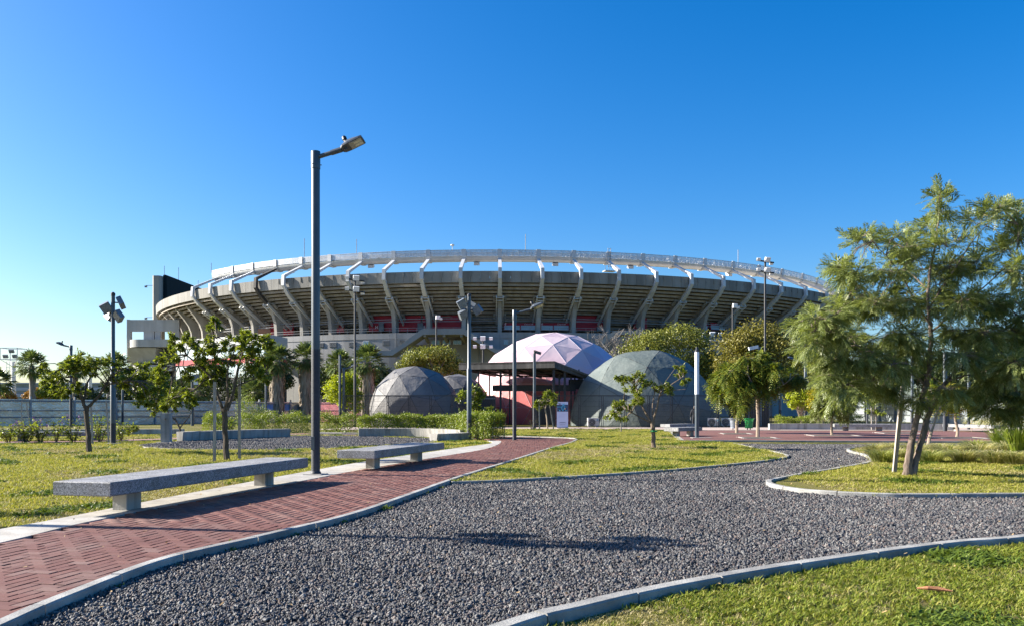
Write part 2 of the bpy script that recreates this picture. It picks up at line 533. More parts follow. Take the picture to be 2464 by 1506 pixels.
bm_h, vh, fh = brick_mesh(2 * BW, BW); bm_h.add(vh, fh); me_h = bm_h.mesh("brick_across", "red_brick")
bm_v, vv, fv = brick_mesh(BW, 2 * BW); bm_v.add(vv, fv); me_v = bm_v.mesh("brick_along", "red_brick")
# the bricks that show largest lie in the picture's near corner: one object each
for q, i in enumerate(idx[:300]):
    u, v_, k = bricks[i]
    o = link("brick", me_h if k == "H" else me_v, path, (bp[i, 0], bp[i, 1], BRICK_Z - BH + random.gauss(0, 0.0016)),
             (random.gauss(0, 0.006), random.gauss(0, 0.006), rz_path + random.gauss(0, 0.006)))
V, Fc = [], []
for i in idx[300:]:
    u, v_, k = bricks[i]
    base = np.array(vh if k == "H" else vv); fs = np.array(fh)
    an = rz_path + random.gauss(0, 0.006); ca, sa = math.cos(an), math.sin(an)
    w = base.copy()
    w[:, 0] = base[:, 0] * ca - base[:, 1] * sa + bp[i, 0]; w[:, 1] = base[:, 0] * sa + base[:, 1] * ca + bp[i, 1]
    w[:, 2] += BRICK_Z - BH + random.gauss(0, 0.0016) + base[:, 0] * random.gauss(0, 0.01)
    V.append(w); Fc.append(fs + 12 * len(Fc))
tag(link("bricks", np_mesh("bricks", np.vstack(V), np.vstack(Fc), "red_brick"), path), kind="stuff")

# concrete strip on the left of the path, in cast lengths
strip = empty("footing_strip"); tag(strip, "pale concrete strip along the path", kind="structure")
def arc_split(line, step):
    out, cur, acc = [], [line[0]], 0.0
    for a, b_ in zip(line, line[1:]):
        acc += math.hypot(b_[0] - a[0], b_[1] - a[1]); cur.append(b_)
        if acc > step:
            out.append(cur); cur = [b_]; acc = 0.0
    if len(cur) > 1: out.append(cur)
    return out
n_s = min(len(LEFT_B), len(LEFT_S))
def nearest_on(line, p):
    return min(line, key=lambda q: (q[0] - p[0]) ** 2 + (q[1] - p[1]) ** 2)
lb = [p for p in LEFT_B if p[1] < 40.0 and p[0] > -9]
segs = arc_split(lb, 3.4)
for sgm in segs:
    other = []
    for p in sgm:
        # along the normal to the strip's far line
        q = min(LEFT_S, key=lambda s: abs((s[0] - p[0]) * E2.x + (s[1] - p[1]) * E2.y))
        other.append(q)
    a0, b0 = sgm[0], sgm[-1]
    poly = sgm + other[::-1]
    d = Vector((b0[0] - a0[0], b0[1] - a0[1])).normalized() * 0.006
    poly = [(p[0], p[1]) for p in poly]
    m = MB().prism(poly, 0.0, 0.052 + random.uniform(-0.002, 0.002))
    o = m.build("concrete_slab", "concrete_light", strip)
    o.scale = (1, 1, 1)

KPROF = [(-0.06, -0.05), (-0.06, 0.085), (-0.048, 0.098), (0.048, 0.098), (0.06, 0.085), (0.06, -0.05)]
def kerb(name, line, label, prof=KPROF, mat="concrete_kerb", step=1.05, gap=0.009):
    root = empty(name); tag(root, label, kind="structure")
    for sg in arc_split(line, step):
        a, b_ = Vector(sg[0]), Vector(sg[-1])
        if (b_ - a).length < 0.05: continue
        sg = list(sg)
        d0 = (Vector(sg[1]) - Vector(sg[0])).normalized() * gap; d1 = (Vector(sg[-2]) - Vector(sg[-1])).normalized() * gap
        sg[0] = tuple(Vector(sg[0]) + d0); sg[-1] = tuple(Vector(sg[-1]) + d1)
        dz = random.gauss(0, 0.002)
        MB().sweep([(p[0], p[1], dz) for p in sg], prof).build("kerb_stone", mat, root)
    return root
kerb("path_kerb", [p for p in KERB_R if p[1] > 3.0], "pale concrete kerb between the brick path and the gravel")

# centre lawn
LAWN_FRONT = spline(gpl([(1086, 1158), (1180, 1155.5), (1300, 1149.5), (1500, 1137.5), (1700, 1121.5), (1840, 1107), (1886, 1099.5), (1895, 1095.5), (1882, 1090), (1850, 1082.5), (1810, 1074.5), (1778, 1068), (1764, 1064.5)], 0.07), 8)
kerb("lawn_kerb", LAWN_FRONT, "thin concrete kerb edging the middle lawn", prof=[(-0.045, -0.05), (-0.045, 0.075), (-0.037, 0.083), (0.037, 0.083), (0.045, 0.075), (0.045, -0.05)])
PAVE_A = g(1640, 1062); PAVE_B = g(1610, 1037)
pdir = Vector((13.74, -1.35)).normalized()
PAVE_C = Vector((PAVE_A.x, PAVE_A.y)) + pdir * 60; PAVE_D = Vector((PAVE_B.x, PAVE_B.y)) + pdir * 60
kr_far = [p for p in KERB_R if p[1] > 17.6 and p[0] > -2.2]
lawn_poly = LAWN_FRONT + [(PAVE_A.x - 0.1, PAVE_A.y - 0.05), (PAVE_B.x - 0.1, PAVE_B.y), (PAVE_B.x - 1, 61.0), (-6.0, 61.0), (-6.0, 50.5)] + [p for p in KERB_R[::-1] if p[1] > 18.4 and p[0] > -6]
MB().prism(lawn_poly, -0.1, 0.05).build("middle_lawn", "turf_soil")["kind"] = "structure"
bpy.data.objects["middle_lawn"]["label"] = "middle lawn between the path and the gravel"

# the gravel court
ISL_EDGE = spline([(40, 14.9), (20, 15.45)] + gpl([(2464, 1187), (2300, 1188), (2150, 1187.5), (2000, 1182), (1915, 1175), (1862, 1165), (1850, 1158), (1862, 1152.5), (1925, 1140), (2000, 1128.5), (2060, 1117), (2092, 1110.5), (2098, 1102), (2085, 1094), (2058, 1087), (2042, 1082), (2050, 1077.5), (2100, 1074.5)], 0.08) + [(20, 34.8), (45, 33.5)], 8)
kerb("island_kerb", [p for p in ISL_EDGE if p[0] < 24], "pale concrete kerb curving round the tree island")
ISLAND = ISL_EDGE + [(60, 33), (60, 14)]
MB().prism(ISL_EDGE, -0.1, 0.055).build("tree_island", "turf_soil")["kind"] = "structure"
bpy.data.objects["tree_island"]["label"] = "grassy island round the pepper tree"
NEAR_K = spline([(-1.9, 3.2)] + gpl([(1190, 1509), (1400, 1452), (1600, 1407), (1850, 1363), (2100, 1326), (2300, 1301), (2464, 1287)], 0.085) + [(8.5, 11.6), (12, 12.6), (20, 13.2)], 8)
kerb("foreground_kerb", [p for p in NEAR_K], "pale concrete kerb sweeping across the near grass corner", prof=[(-0.075, -0.05), (-0.075, 0.075), (-0.06, 0.09), (0.06, 0.09), (0.075, 0.075), (0.075, -0.05)])
gl = [p for p in KERB_R if p[1] < 18.8 and p[1] >= 3.0]
GRAVEL_POLY = gl + LAWN_FRONT + [(PAVE_C.x, PAVE_C.y + 0.2)] + [(60, 30), (60, 13.4)] + NEAR_K[::-1]
court = tag(MB().sheet(GRAVEL_POLY, 0.006).build("gravel_court", "gravel_bed"), "dark grey gravel court", kind="structure")

def stone_meshes(n):
    out = []
    for i in range(n):
        bm = bmesh.new()
        bmesh.ops.create_icosphere(bm, subdivisions=1, radius=1.0)
        sx, sy, sz = random.uniform(0.75, 1.3), random.uniform(0.7, 1.0), random.uniform(0.45, 0.8)
        for v_ in bm.verts:
            k = random.uniform(0.72, 1.18)
            v_.co = Vector((v_.co.x * sx * k, v_.co.y * sy * k, v_.co.z * sz * k))
        # crushed stone: cut flat facets
        for _ in range(3):
            nrm = Vector((random.uniform(-1, 1), random.uniform(-1, 1), random.uniform(-0.5, 1))).normalized()
            bmesh.ops.bisect_plane(bm, geom=bm.verts[:] + bm.edges[:] + bm.faces[:], plane_co=nrm * random.uniform(0.5, 0.7), plane_no=nrm, clear_outer=True)
            ed = [e for e in bm.edges if e.is_boundary]
            if ed:
                try: bmesh.ops.contextual_create(bm, geom=ed)
                except Exception: pass
        me = bpy.data.meshes.new("stone_%d" % i); bm.to_mesh(me); bm.free()
        me.materials.append(MATS["gravel_stone"]); out.append(me)
    return out
STONES = stone_meshes(10)
def sample_poly(poly, dens_fn, dmax, box):
    x0, x1, y0, y1 = box; out = []
    ys = np.linspace(y0, y1, 60)
    for a, b_ in zip(ys, ys[1:]):
        dn = dens_fn((a + b_) / 2)
        w0, w1 = max(x0, -0.64 * b_), min(x1, 0.64 * b_)
        if w1 <= w0: continue
        n = int(dn * (b_ - a) * (w1 - w0))
        p = np.column_stack([RNG.uniform(w0, w1, n), RNG.uniform(a, b_, n)])
        out.append(p[inside(p, poly)])
    return np.vstack(out)
gp = sample_poly([p for p in GRAVEL_POLY], lambda d: 2200 * min(1, (7.5 / d) ** 1.15), 0, (-6, 26, 4.5, 40))
isl_mask = inside(gp, ISL_EDGE + [(60, 33), (60, 14)])
gp = gp[~isl_mask]
n = len(gp)
sc = RNG.uniform(0.010, 0.026, n) * RNG.choice([0.7, 1.0, 1.0, 1.25], n) * np.clip((gp[:, 1] / 8.5) ** 0.42, 0.9, 1.7)
print("gravel stones", n)
scatter("gravel", np.column_stack([gp, RNG.uniform(0.004, 0.022, n)]), RNG.uniform(0, 6.28, (n, 3)) * np.array([1, 1, 1]), sc, STONES, "loose dark grey crushed stone covering the gravel court", "gravel")

# red paved square with its pale border
paved = empty("paved_square"); tag(paved, "red paved square with tree pits", kind="structure")
A2, B2 = Vector((PAVE_A.x, PAVE_A.y)), Vector((PAVE_B.x, PAVE_B.y))
MB().prism([A2, PAVE_C, PAVE_D, B2], -0.05, 0.07).build("paving", "paving_red", paved)
MB().sweep([A2 - pdir * 0.12, PAVE_C], [(-0.1, -0.05), (-0.1, 0.082), (0.1, 0.082), (0.1, -0.05)]).build("paving_border", "concrete_kerb", paved)
MB().sweep([A2, B2], [(-0.13, -0.05), (-0.13, 0.078), (0.13, 0.078), (0.13, -0.05)]).build("paving_border", "concrete_light", paved)

# pale paved walk before the mesh fence
MB().sheet([(-14, 61), (60, 57.5), (60, 68.6), (-14, 69.5)], 0.02).build("fence_walk", "paving_pale")["kind"] = "structure"
bpy.data.objects["fence_walk"]["label"] = "pale paved walk before the mesh fence"
# far loop of the brick path on the left
def strip_poly(line, w):
    P = [Vector((p[0], p[1], 0)) for p in line]; l, r_ = [], []
    for i, p in enumerate(P):
        d = (P[min(i + 1, len(P) - 1)] - P[max(i - 1, 0)]).normalized(); s = Vector((d.y, -d.x, 0))
        l.append((p - s * w / 2)[:2]); r_.append((p + s * w / 2)[:2])
    return l + r_[::-1], r_
loop = spline([(-44, 36.5), (-23.2, 38.6), (-17.5, 42.4), (-15, 47.5), (-12, 51.4)], 8)
lp, lr = strip_poly(loop, 2.1)
MB().sheet(lp, 0.03).build("far_path", "brick_far")["kind"] = "structure"
bpy.data.objects["far_path"]["label"] = "far bend of the brick path"
kerb("far_path_kerb", [p for p in lr], "thin pale kerb along the far bend of the path", prof=[(-0.05, -0.05), (-0.05, 0.06), (0.05, 0.06), (0.05, -0.05)], mat="concrete_light", step=4)

# second gravel patch on the left
PATCH = spline(gpl([(338, 1072), (352, 1076.5), (430, 1081), (560, 1082.5), (700, 1081), (850, 1075.5), (1000, 1067), (1045, 1062), (1030, 1055), (950, 1053), (860, 1050), (690, 1049), (480, 1059), (412, 1064), (360, 1068)]), 5, closed=True)
MB().sheet(PATCH, 0.014).build("gravel_patch", "gravel_bed")["kind"] = "structure"
bpy.data.objects["gravel_patch"]["label"] = "small gravel patch before the low walls"
kerb("patch_kerb", PATCH + [PATCH[0]], "thin pale kerb round the small gravel patch", prof=[(-0.04, -0.05), (-0.04, 0.035), (0.04, 0.035), (0.04, -0.05)], mat="concrete_light", step=3)
pp = sample_poly(PATCH, lambda d: 170, 0, (-20, 0, 30, 50))
n = len(pp)
scatter("patch_gravel", np.column_stack([pp, RNG.uniform(0.01, 0.03, n)]), RNG.uniform(0, 6.28, (n, 3)), RNG.uniform(0.025, 0.05, n), STONES, "loose grey stones of the small gravel patch", "gravel")

# ------------------------------------------------------------------ lawn grass
leafmat("grass_blade", [(0.16, 0.20, 0.022), (0.25, 0.28, 0.03), (0.33, 0.33, 0.05), (0.42, 0.37, 0.10), (0.22, 0.26, 0.025), (0.48, 0.40, 0.18)], 0.4, 0.6, 0.2)
leafmat("grass_fresh", [(0.07, 0.12, 0.012), (0.14, 0.19, 0.018), (0.2, 0.25, 0.025), (0.26, 0.28, 0.04), (0.38, 0.32, 0.12), (0.15, 0.2, 0.02)], 0.35, 0.5, 0.25)
def tuft_meshes(n, mat, blades, spread, length, width, lean):
    out = []
    for i in range(n):
        V, Fq = [], []
        for b_ in range(blades):
            a = random.uniform(0, 2 * PI); rr = spread * math.sqrt(random.random())
            x, y = rr * math.cos(a), rr * math.sin(a)
            h = length * random.uniform(0.5, 1.2); w = width * random.uniform(0.7, 1.2)
            az = random.uniform(0, 2 * PI); ln = h * lean * random.uniform(0.2, 1.3)
            dx, dy = math.cos(az), math.sin(az); sx, sy = -dy, dx
            o = len(V)
            for t, ww in ((0, 1), (0.55, 0.8), (1, 0.1)):
                z = h * (t - 0.25 * lean * t * t); l = ln * t * t
                V += [(x + dx * l - sx * w * ww / 2, y + dy * l - sy * w * ww / 2, z), (x + dx * l + sx * w * ww / 2, y + dy * l + sy * w * ww / 2, z)]
            Fq += [(o, o + 1, o + 3, o + 2), (o + 2, o + 3, o + 5, o + 4)]
        out.append(np_mesh("tuft_%s_%d" % (mat, i), np.array(V), np.array(Fq), mat))
    return out
def grass(name, poly, dens, box, protos, s0, s1, z, label, avoid=(), dry=0.75):
    p = sample_poly(poly, dens, 0, box)
    for av in avoid: p = p[~inside(p, av)]
    # thinner where the lawn is dry
    k = np.sin(p[:, 0] * 0.9 + 1.3 * np.sin(p[:, 1] * 0.5)) * np.sin(p[:, 1] * 0.7 + 0.6 * p[:, 0]) + RNG.normal(0, 0.5, len(p))
    p = p[k > -0.95]
    n = len(p)
    # dry patches: straw tufts take over where the lawn is worn
    f = np.sin(p[:, 0] * 0.63 + 1.7 * np.sin(p[:, 1] * 0.31 + 0.4)) + np.sin(p[:, 1] * 0.47 + 1.1 * np.sin(p[:, 0] * 0.8)) + 0.6 * np.sin(p[:, 0] * 2.3 + p[:, 1] * 1.9) + RNG.normal(0, 0.75, n)
    half = len(protos) // 2
    idx = np.where(f > dry, RNG.integers(half, len(protos), n), RNG.integers(0, half, n))
    f2 = np.sin(p[:, 0] * 1.9 + 2.1 * np.sin(p[:, 1] * 0.9 + 2)) + np.sin(p[:, 1] * 1.6 + 1.7 * np.sin(p[:, 0] * 1.3)) + RNG.normal(0, 0.35, n)
    nw = len(protos); protos = protos + T_WEED
    idx = np.where((f2 > 1.55) & (f < dry + 1.0), RNG.integers(nw, nw + 5, n), idx)
    rot = np.column_stack([RNG.normal(0, 0.12, n), RNG.normal(0, 0.12, n), RNG.uniform(0, 6.28, n)])
    s = RNG.uniform(s0, s1, n) * np.clip((p[:, 1] / 12) ** 0.35, 0.8, 1.9)
    print(name, n)
    return scatter(name, np.column_stack([p, np.full(n, z)]), rot, s, protos, label, "grass", idx)
leafmat("grass_dry", [(0.22, 0.19, 0.07), (0.34, 0.29, 0.12), (0.44, 0.37, 0.19), (0.28, 0.26, 0.07), (0.52, 0.44, 0.27)], 0.3, 0.6, 0.3)
leafmat("weed_leaf", [(0.07, 0.12, 0.015), (0.11, 0.165, 0.02), (0.15, 0.2, 0.028), (0.09, 0.14, 0.018)], 0.35, 0.5, 0.3)
T_WEED = tuft_meshes(5, "weed_leaf", 16, 0.08, 0.07, 0.024, 1.4)
T_LAWN = tuft_meshes(6, "grass_blade", 16, 0.085, 0.05, 0.011, 0.9) + tuft_meshes(6, "grass_dry", 14, 0.085, 0.04, 0.011, 1.1)
T_NEAR = tuft_meshes(8, "grass_fresh", 14, 0.05, 0.058, 0.011, 1.15) + tuft_meshes(8, "grass_dry", 13, 0.05, 0.032, 0.0065, 1.3)
left_poly = [(-60, 3), (-8.6, 3)] + [(p[0] - 0.05, p[1]) for p in LEFT_S] + [(-2.2, 42.5), (-7.5, 48), (-12.5, 49.8), (-30, 58), (-60, 58)]
grass("lawn_grass", left_poly, lambda d: 150 * min(1.0, (13 / d) ** 1.2), (-40, 2, 9, 56), T_LAWN, 0.7, 1.25, 0.0, "yellow green mown grass of the lawn behind the benches", avoid=[PATCH, lp])
grass("middle_lawn_grass", lawn_poly, lambda d: 150 * min(1.0, (15 / d) ** 1.1), (-6, 20, 17, 61), T_LAWN, 0.7, 1.2, 0.05, "yellow green mown grass of the middle lawn", avoid=[PATH_POLY])
grass("island_grass", ISL_EDGE, lambda d: 190 * min(1.0, (15 / d) ** 1.0), (6, 24, 14.5, 36), T_LAWN, 0.7, 1.3, 0.055, "short grass on the pepper tree island")
near_poly = [(p[0] + 0.05, p[1] - 0.1) for p in NEAR_K] + [(20, 3), (-2, 3)]
grass("foreground_grass", near_poly, lambda d: 620, (-1, 9, 5.6, 12), T_NEAR, 0.6, 1.5, 0.0, "short tufted grass in the near corner", dry=0.25)

# ------------------------------------------------------------------ weeds along the kerbs and litter of dry leaves
wl = []
for line, a, b_ in ((KERB_R, 0.09, 0.02), (NEAR_K, 0.11, 0.05), (ISL_EDGE, 0.09, 0.05), (LAWN_FRONT, 0.07, 0.04)):
    for p0_, p1_ in zip(line, line[1:]):
        if p0_[1] > 30 or p0_[1] < 5: continue
        L_ = math.hypot(p1_[0] - p0_[0], p1_[1] - p0_[1]); dx, dy = (p1_[0] - p0_[0]) / max(L_, 1e-6), (p1_[1] - p0_[1]) / max(L_, 1e-6)
        for _ in range(int(L_ * 5)):
            if random.random() > 0.42: continue
            t = random.random(); sd = random.choice((-1, 1, 1)); o = (a + abs(random.gauss(0, 0.03)))
            wl.append((p0_[0] + dx * L_ * t + dy * sd * o, p0_[1] + dy * L_ * t - dx * sd * o, 0.0))
wl = np.array(wl); n = len(wl)
scatter("kerb_weeds", wl + np.array([0, 0, 0.015]), np.column_stack([RNG.normal(0, 0.2, n), RNG.normal(0, 0.2, n), RNG.uniform(0, 6.28, n)]), RNG.uniform(0.5, 1.5, n), T_NEAR[:8] + T_WEED[:2], "thin weeds and grass rooted along the kerbs", "weeds")
leafmat("dry_leaf", [(0.20, 0.11, 0.05), (0.32, 0.19, 0.09), (0.42, 0.30, 0.15), (0.25, 0.13, 0.07)], 0.1, 0.7, 0.2)
def dry_leaves(k):
    out = []
    for i in range(k):
        w, c = random.uniform(0.35, 0.55), random.uniform(0.1, 0.35)
        V = np.array([(-1, 0, 0.1), (-0.3, -w, c), (-0.3, 0, 0), (-0.3, w, c), (0.5, -w * 0.8, c * 1.1), (0.5, 0, 0.05), (0.5, w * 0.8, c), (1.1, 0, 0.25)])
        me = bpy.data.meshes.new("dry_leaf_%d" % i); me.from_pydata(V.tolist(), [], [(0, 1, 2), (0, 2, 3), (1, 4, 5, 2), (2, 5, 6, 3), (4, 7, 5), (5, 7, 6)]); me.materials.append(MATS["dry_leaf"]); out.append(me)
    return out
lp_ = np.column_stack([RNG.uniform(-9, 12, 1500), RNG.uniform(5.8, 30, 1500)])
lp_ = lp_[in_view(lp_)][:420]; n = len(lp_)
scatter("fallen_leaves", np.column_stack([lp_, np.full(n, 0.062)]), np.column_stack([RNG.normal(0, 0.3, n), RNG.normal(0, 0.3, n), RNG.uniform(0, 6.28, n)]), RNG.uniform(0.012, 0.03, n), dry_leaves(5), "small dry brown leaves scattered over gravel, path and grass", "leaves")
# ================================================================== PARK FURNITURE
pmat("pole_paint", (0.042, 0.058, 0.075), (0.06, 0.08, 0.10), 2.5, 0.38, 0.0, spec=0.6)
pmat("pole_dark", (0.018, 0.022, 0.032), (0.032, 0.037, 0.048), 12, 0.6, 0.0, bumps=0.25, bscale=80)
pmat("black_steel", (0.012, 0.013, 0.016), (0.022, 0.023, 0.027), 4, 0.5)
pmat("lamp_body", (0.045, 0.055, 0.07), (0.065, 0.078, 0.092), 5, 0.4, spec=0.6)
pmat("lamp_glass", (0.30, 0.30, 0.29), (0.42, 0.42, 0.40), 30, 0.2)
pmat("led_plate", (0.55, 0.54, 0.48), (0.7, 0.68, 0.6), 60, 0.35)
pmat("bolt_metal", (0.10, 0.10, 0.10), (0.2, 0.2, 0.2), 20, 0.4, 0.9)
pmat("flood_glass", (0.12, 0.14, 0.17), (0.2, 0.23, 0.27), 8, 0.15, spec=0.8)
pmat("flood_box", (0.12, 0.14, 0.165), (0.17, 0.195, 0.22), 5, 0.45)
pmat("white_paint", (0.62, 0.63, 0.64), (0.75, 0.76, 0.77), 2.0, 0.45)
pmat("diffuser", (0.78, 0.80, 0.84), (0.84, 0.86, 0.88), 3, 0.35)
pmat("stake_wood", (0.30, 0.26, 0.22), (0.46, 0.41, 0.35), 7, 0.85, bumps=0.5, streak=((0.2, 0.17, 0.14), 25))

def bench(loc, ang, L, W, H, T, leg_in, label, mat="granite", leg=(0.24, 0.34)):
    """slab bench; local x across, y along"""
    root = empty("stone_bench", loc, label, "bench", "stone slab benches", rz=ang)
    c = 0.012
    m = MB(); x, y = W / 2, L / 2
    zs = [(H - T, c), (H - T + c, 0), (H - c, 0), (H, c)]
    vs_ = []
    for z, k in zs:
        vs_ += [(-x + k, -y + k, z), (x - k, -y + k, z), (x - k, y - k, z), (-x + k, y - k, z)]
    fs = [(3, 2, 1, 0), (12, 13, 14, 15)]
    for i in range(3):
        for k in range(4):
            k2 = (k + 1) % 4
            fs.append((4 * i + k, 4 * i + k2, 4 * i + 4 + k2, 4 * i + 4 + k))
    m.add(vs_, fs); m.build("seat_slab", mat, root)
    for s in (-1, 1):
        l = MB(); yy = s * (y - leg_in)
        l.box((0, yy, (H - T) / 2 - 0.01), (leg[0], leg[1], H - T + 0.02))
        l.build("leg", "concrete_wall", root)
        MB().box((0, yy, 0.056 - 0.02 if H > 0.5 else 0.02), (leg[0] + 0.22, leg[1] + 0.25, 0.04)).build("leg_footing", "concrete_light", root)
    return root
bang = math.atan2(-0.2249, 0.974)
# near bench and the next one along the path
cB = 1.6 - 0.55
pB, pC = Vector((-5.389 * cB, 11.36 * cB)), Vector((-4.051 * cB, 16.96 * cB))
nrm = Vector((-0.974, 0.225))
ctr = (pB + pC) / 2 + nrm * 0.47
bench((ctr.x, ctr.y, 0), bang, (pC - pB).length, 0.94, 0.55, 0.20, 0.97, "long grey speckled stone bench nearest the camera, left of the tall lamp")
q0 = g(958, 1091, 0.55); q1 = g(1069, 1064, 0.55)
q0 = g(901, 1083.5, 0.55)
d2 = (Vector((q1.x, q1.y)) - Vector((q0.x, q0.y)))
ctr = (Vector((q0.x, q0.y)) + Vector((q1.x, q1.y))) / 2 + Vector((-d2.y, d2.x)).normalized() * 0.5
bench((ctr.x, ctr.y, 0), math.atan2(-d2.x, d2.y), d2.length, 1.0, 0.55, 0.20, 1.0, "shorter grey speckled stone bench just beyond the tall lamp")
# far benches
def px_bench(x0, x1, y0, y1, H, W, label, depth_base, T=0.2, leg_in=0.8, mat="granite"):
    a = Vector((px(x0, depth_base[0]), depth_base[0])); b_ = Vector((px(x1, depth_base[1]), depth_base[1]))
    d = b_ - a; c_ = (a + b_) / 2 + Vector((-d.y, d.x)).normalized() * W / 2
    return bench((c_.x, c_.y, 0.0), math.atan2(-d.x, d.y), d.length, W, H, T, leg_in, label, mat)
px_bench(4, 268, 0, 0, 0.45, 0.9, "very long stone bench in shade behind the flowering bushes", (39.5, 41.0), leg_in=0.75)
px_bench(1632, 1690, 0, 0, 0.55, 0.9, "small stone bench at the corner of the red paved square", (44.6, 46.3), leg_in=0.5)
px_bench(1612, 1672, 0, 0, 0.52, 0.8, "small stone bench half hidden behind the corner bench", (55.5, 57.2), leg_in=0.5)
px_bench(2008, 2148, 0, 0, 0.52, 0.8, "grey stone bench in front of the long dark planter wall", (56.4, 55.6), leg_in=0.75)
px_bench(2268, 2392, 0, 0, 0.52, 0.9, "sunlit stone bench on the red square, beyond the leaning stake", (57.0, 51.5), leg_in=0.8)
px_bench(2396, 2475, 0, 0, 0.52, 0.9, "sunlit stone bench cut by the picture edge, behind tall grass", (53.0, 48.5), leg_in=0.8)

def pole_part(root, r, z0, z1, zsplit=None, r2=None):
    """upright: dark anti-sticker coat below, paint above"""
    if zsplit:
        MB().lathe([(r * 1.02, z0), (r * 1.02, zsplit)], 20).build("pole_base", "pole_dark", root, True)
        MB().lathe([(r, zsplit), (r, z1 - 0.02), (r * 0.96, z1)], 20).build("pole", "pole_paint", root, True)
    else:
        MB().lathe([(r, z0), (r2 or r, z1)], 16).build("pole", "pole_paint", root, True)
def street_lamp(loc, H, r, ang, label, zsplit, arm=0.75, scale=1.0, foot=True):
    """round post with one tilted flat head; local +x is the way the arm points"""
    root = empty("street_lamp", loc, label, "street lamp", "single headed street lamps", rz=ang)
    pole_part(root, r, 0.0, H - 0.42 * scale, zsplit)
    s = scale
    MB().lathe([(r * 1.1, H - 0.44 * s), (r * 1.1, H - 0.01), (r * 1.03, H)], 20).build("collar", "pole_paint", root, True)
    for k in (0.6, 2.6, 4.4):
        MB().tube([(r * math.cos(k), r * math.sin(k), H - 0.33 * s), (1.42 * r * math.cos(k), 1.42 * r * math.sin(k), H - 0.33 * s)], 0.012 * s, 6).build("bolt", "bolt_metal", root)
    if foot:
        MB().lathe([(r * 1.28, 0.05), (r * 1.28, 0.10), (r * 1.05, 0.13)], 20).build("base_collar", "pole_dark", root, True)
        hk = MB().box((-r * 0.2, -r * 1.0, 0.78), (0.085, 0.03, 0.30)).build("access_hatch", "pole_paint", root)
        MB().lathe([(0.01, 0), (0.01, 0.02)], 6).build("hatch_screw", "bolt_metal", hk, loc=(-r * 0.2, -r - 0.014, 0.9), rot=(PI / 2, 0, 0))
        MB().box((0, 0, 0.062), (0.42, 0.42, 0.02)).build("base_plate", "concrete_light", root)
    a0 = Vector((r * 0.8, 0, H - 0.14 * s)); dirv = Vector((math.cos(R(13)), 0, math.sin(R(13))))
    e = a0 + dirv * (arm * 0.55 * s)
    m = MB().tube([a0, e], 0.055 * s, 12); m.build("arm", "pole_paint", root, True)
    e2 = e + dirv * 0.24 * s
    MB().tube([e - dirv * 0.05 * s, e2], 0.068 * s, 12).build("spigot", "lamp_body", root, True)
    # head: flat housing tilted up, curved back
    hd = empty("lamp_head", e2, rz=0, parent=root); hd.rotation_euler = (R(-16), R(-24), R(6))
    w, l = 0.165 * s, 0.60 * s
    prof = [(0, 0.0, 0.55), (0.06, 0.07, 0.9), (0.2, 0.13, 1), (0.36, 0.115, 1), (0.52, 0.075, 1), (0.60, 0.03, 0.95)]
    m = MB(); vs_ = []
    for x, h, k in prof:
        x *= s; h *= s
        vs_ += [(x, -w * k, -0.025 * s), (x, w * k, -0.025 * s), (x, w * k, 0.02 * s), (x, w * 0.5 * k, 0.02 * s + h * 0.9), (x, -w * 0.5 * k, 0.02 * s + h * 0.9), (x, -w * k, 0.02 * s)]
    fs = [tuple(range(6)), tuple(reversed(range(30, 36)))]
    for i in range(5):
        for k in range(6):
            k2 = (k + 1) % 6
            fs.append((6 * i + k, 6 * i + 6 + k, 6 * i + 6 + k2, 6 * i + k2))
    m.add(vs_, fs); m.build("housing", "lamp_body", hd)
    MB().box((0.40 * s, 0, -0.029 * s), (0.34 * s, 0.27 * s, 0.012 * s)).build("lens", "lamp_glass", hd)
    for yy in (-0.055, 0.055):
        MB().box((0.45 * s, yy * s, -0.037 * s), (0.2 * s, 0.075 * s, 0.008 * s)).build("led_strip", "led_plate", hd)
    MB().lathe([(0.045 * s, 0), (0.045 * s, 0.05 * s)], 10, c=(0.1 * s, 0, -0.075 * s)).build("hinge_catch", "lamp_body", hd)
    MB().lathe([(0.042 * s, 0), (0.042 * s, 0.1 * s), (0.058 * s, 0.1 * s), (0.06 * s, 0.17 * s), (0.045 * s, 0.2 * s)], 12, c=(0.16 * s, 0, 0.12 * s)).build("photocell", "black_steel", hd, True)
    return root
p = g(759.5, 1146)
Hm = hz(365, p.y)
street_lamp((p.x, p.y, 0), Hm, 0.098, R(-12), "tall blue grey street lamp standing alone against the sky beside the nearest bench", hz(840, p.y), arm=0.72, scale=0.92)
def far_lamp(x, yb, yt, d, ang, label, split, r=0.085, sc_=1.0):
    return street_lamp((px(x, d), d, 0), hz(yt, d), r, ang, label, hz(split, d) if split else None, scale=sc_, foot=False)
far_lamp(171, 0, 830, 69, R(168), "street lamp pointing left, behind the leftmost young tree", 958, 0.11, 1.0)
far_lamp(1238, 0, 746, 40.4, R(-8), "street lamp at the end of the brick path in front of the pink dome", 905, 0.092, 1.1)
far_lamp(827, 0, 884, 72, R(-15), "short street lamp in front of the yellow green tree", None, 0.10, 0.9)
far_lamp(1877, 0, 886, 72, R(172), "street lamp pointing left behind the feathery trees", 985, 0.11, 1.0)
far_lamp(1938, 0, 867, 76, R(172), "street lamp pointing left over the yellow green saplings", 985, 0.12, 1.2)
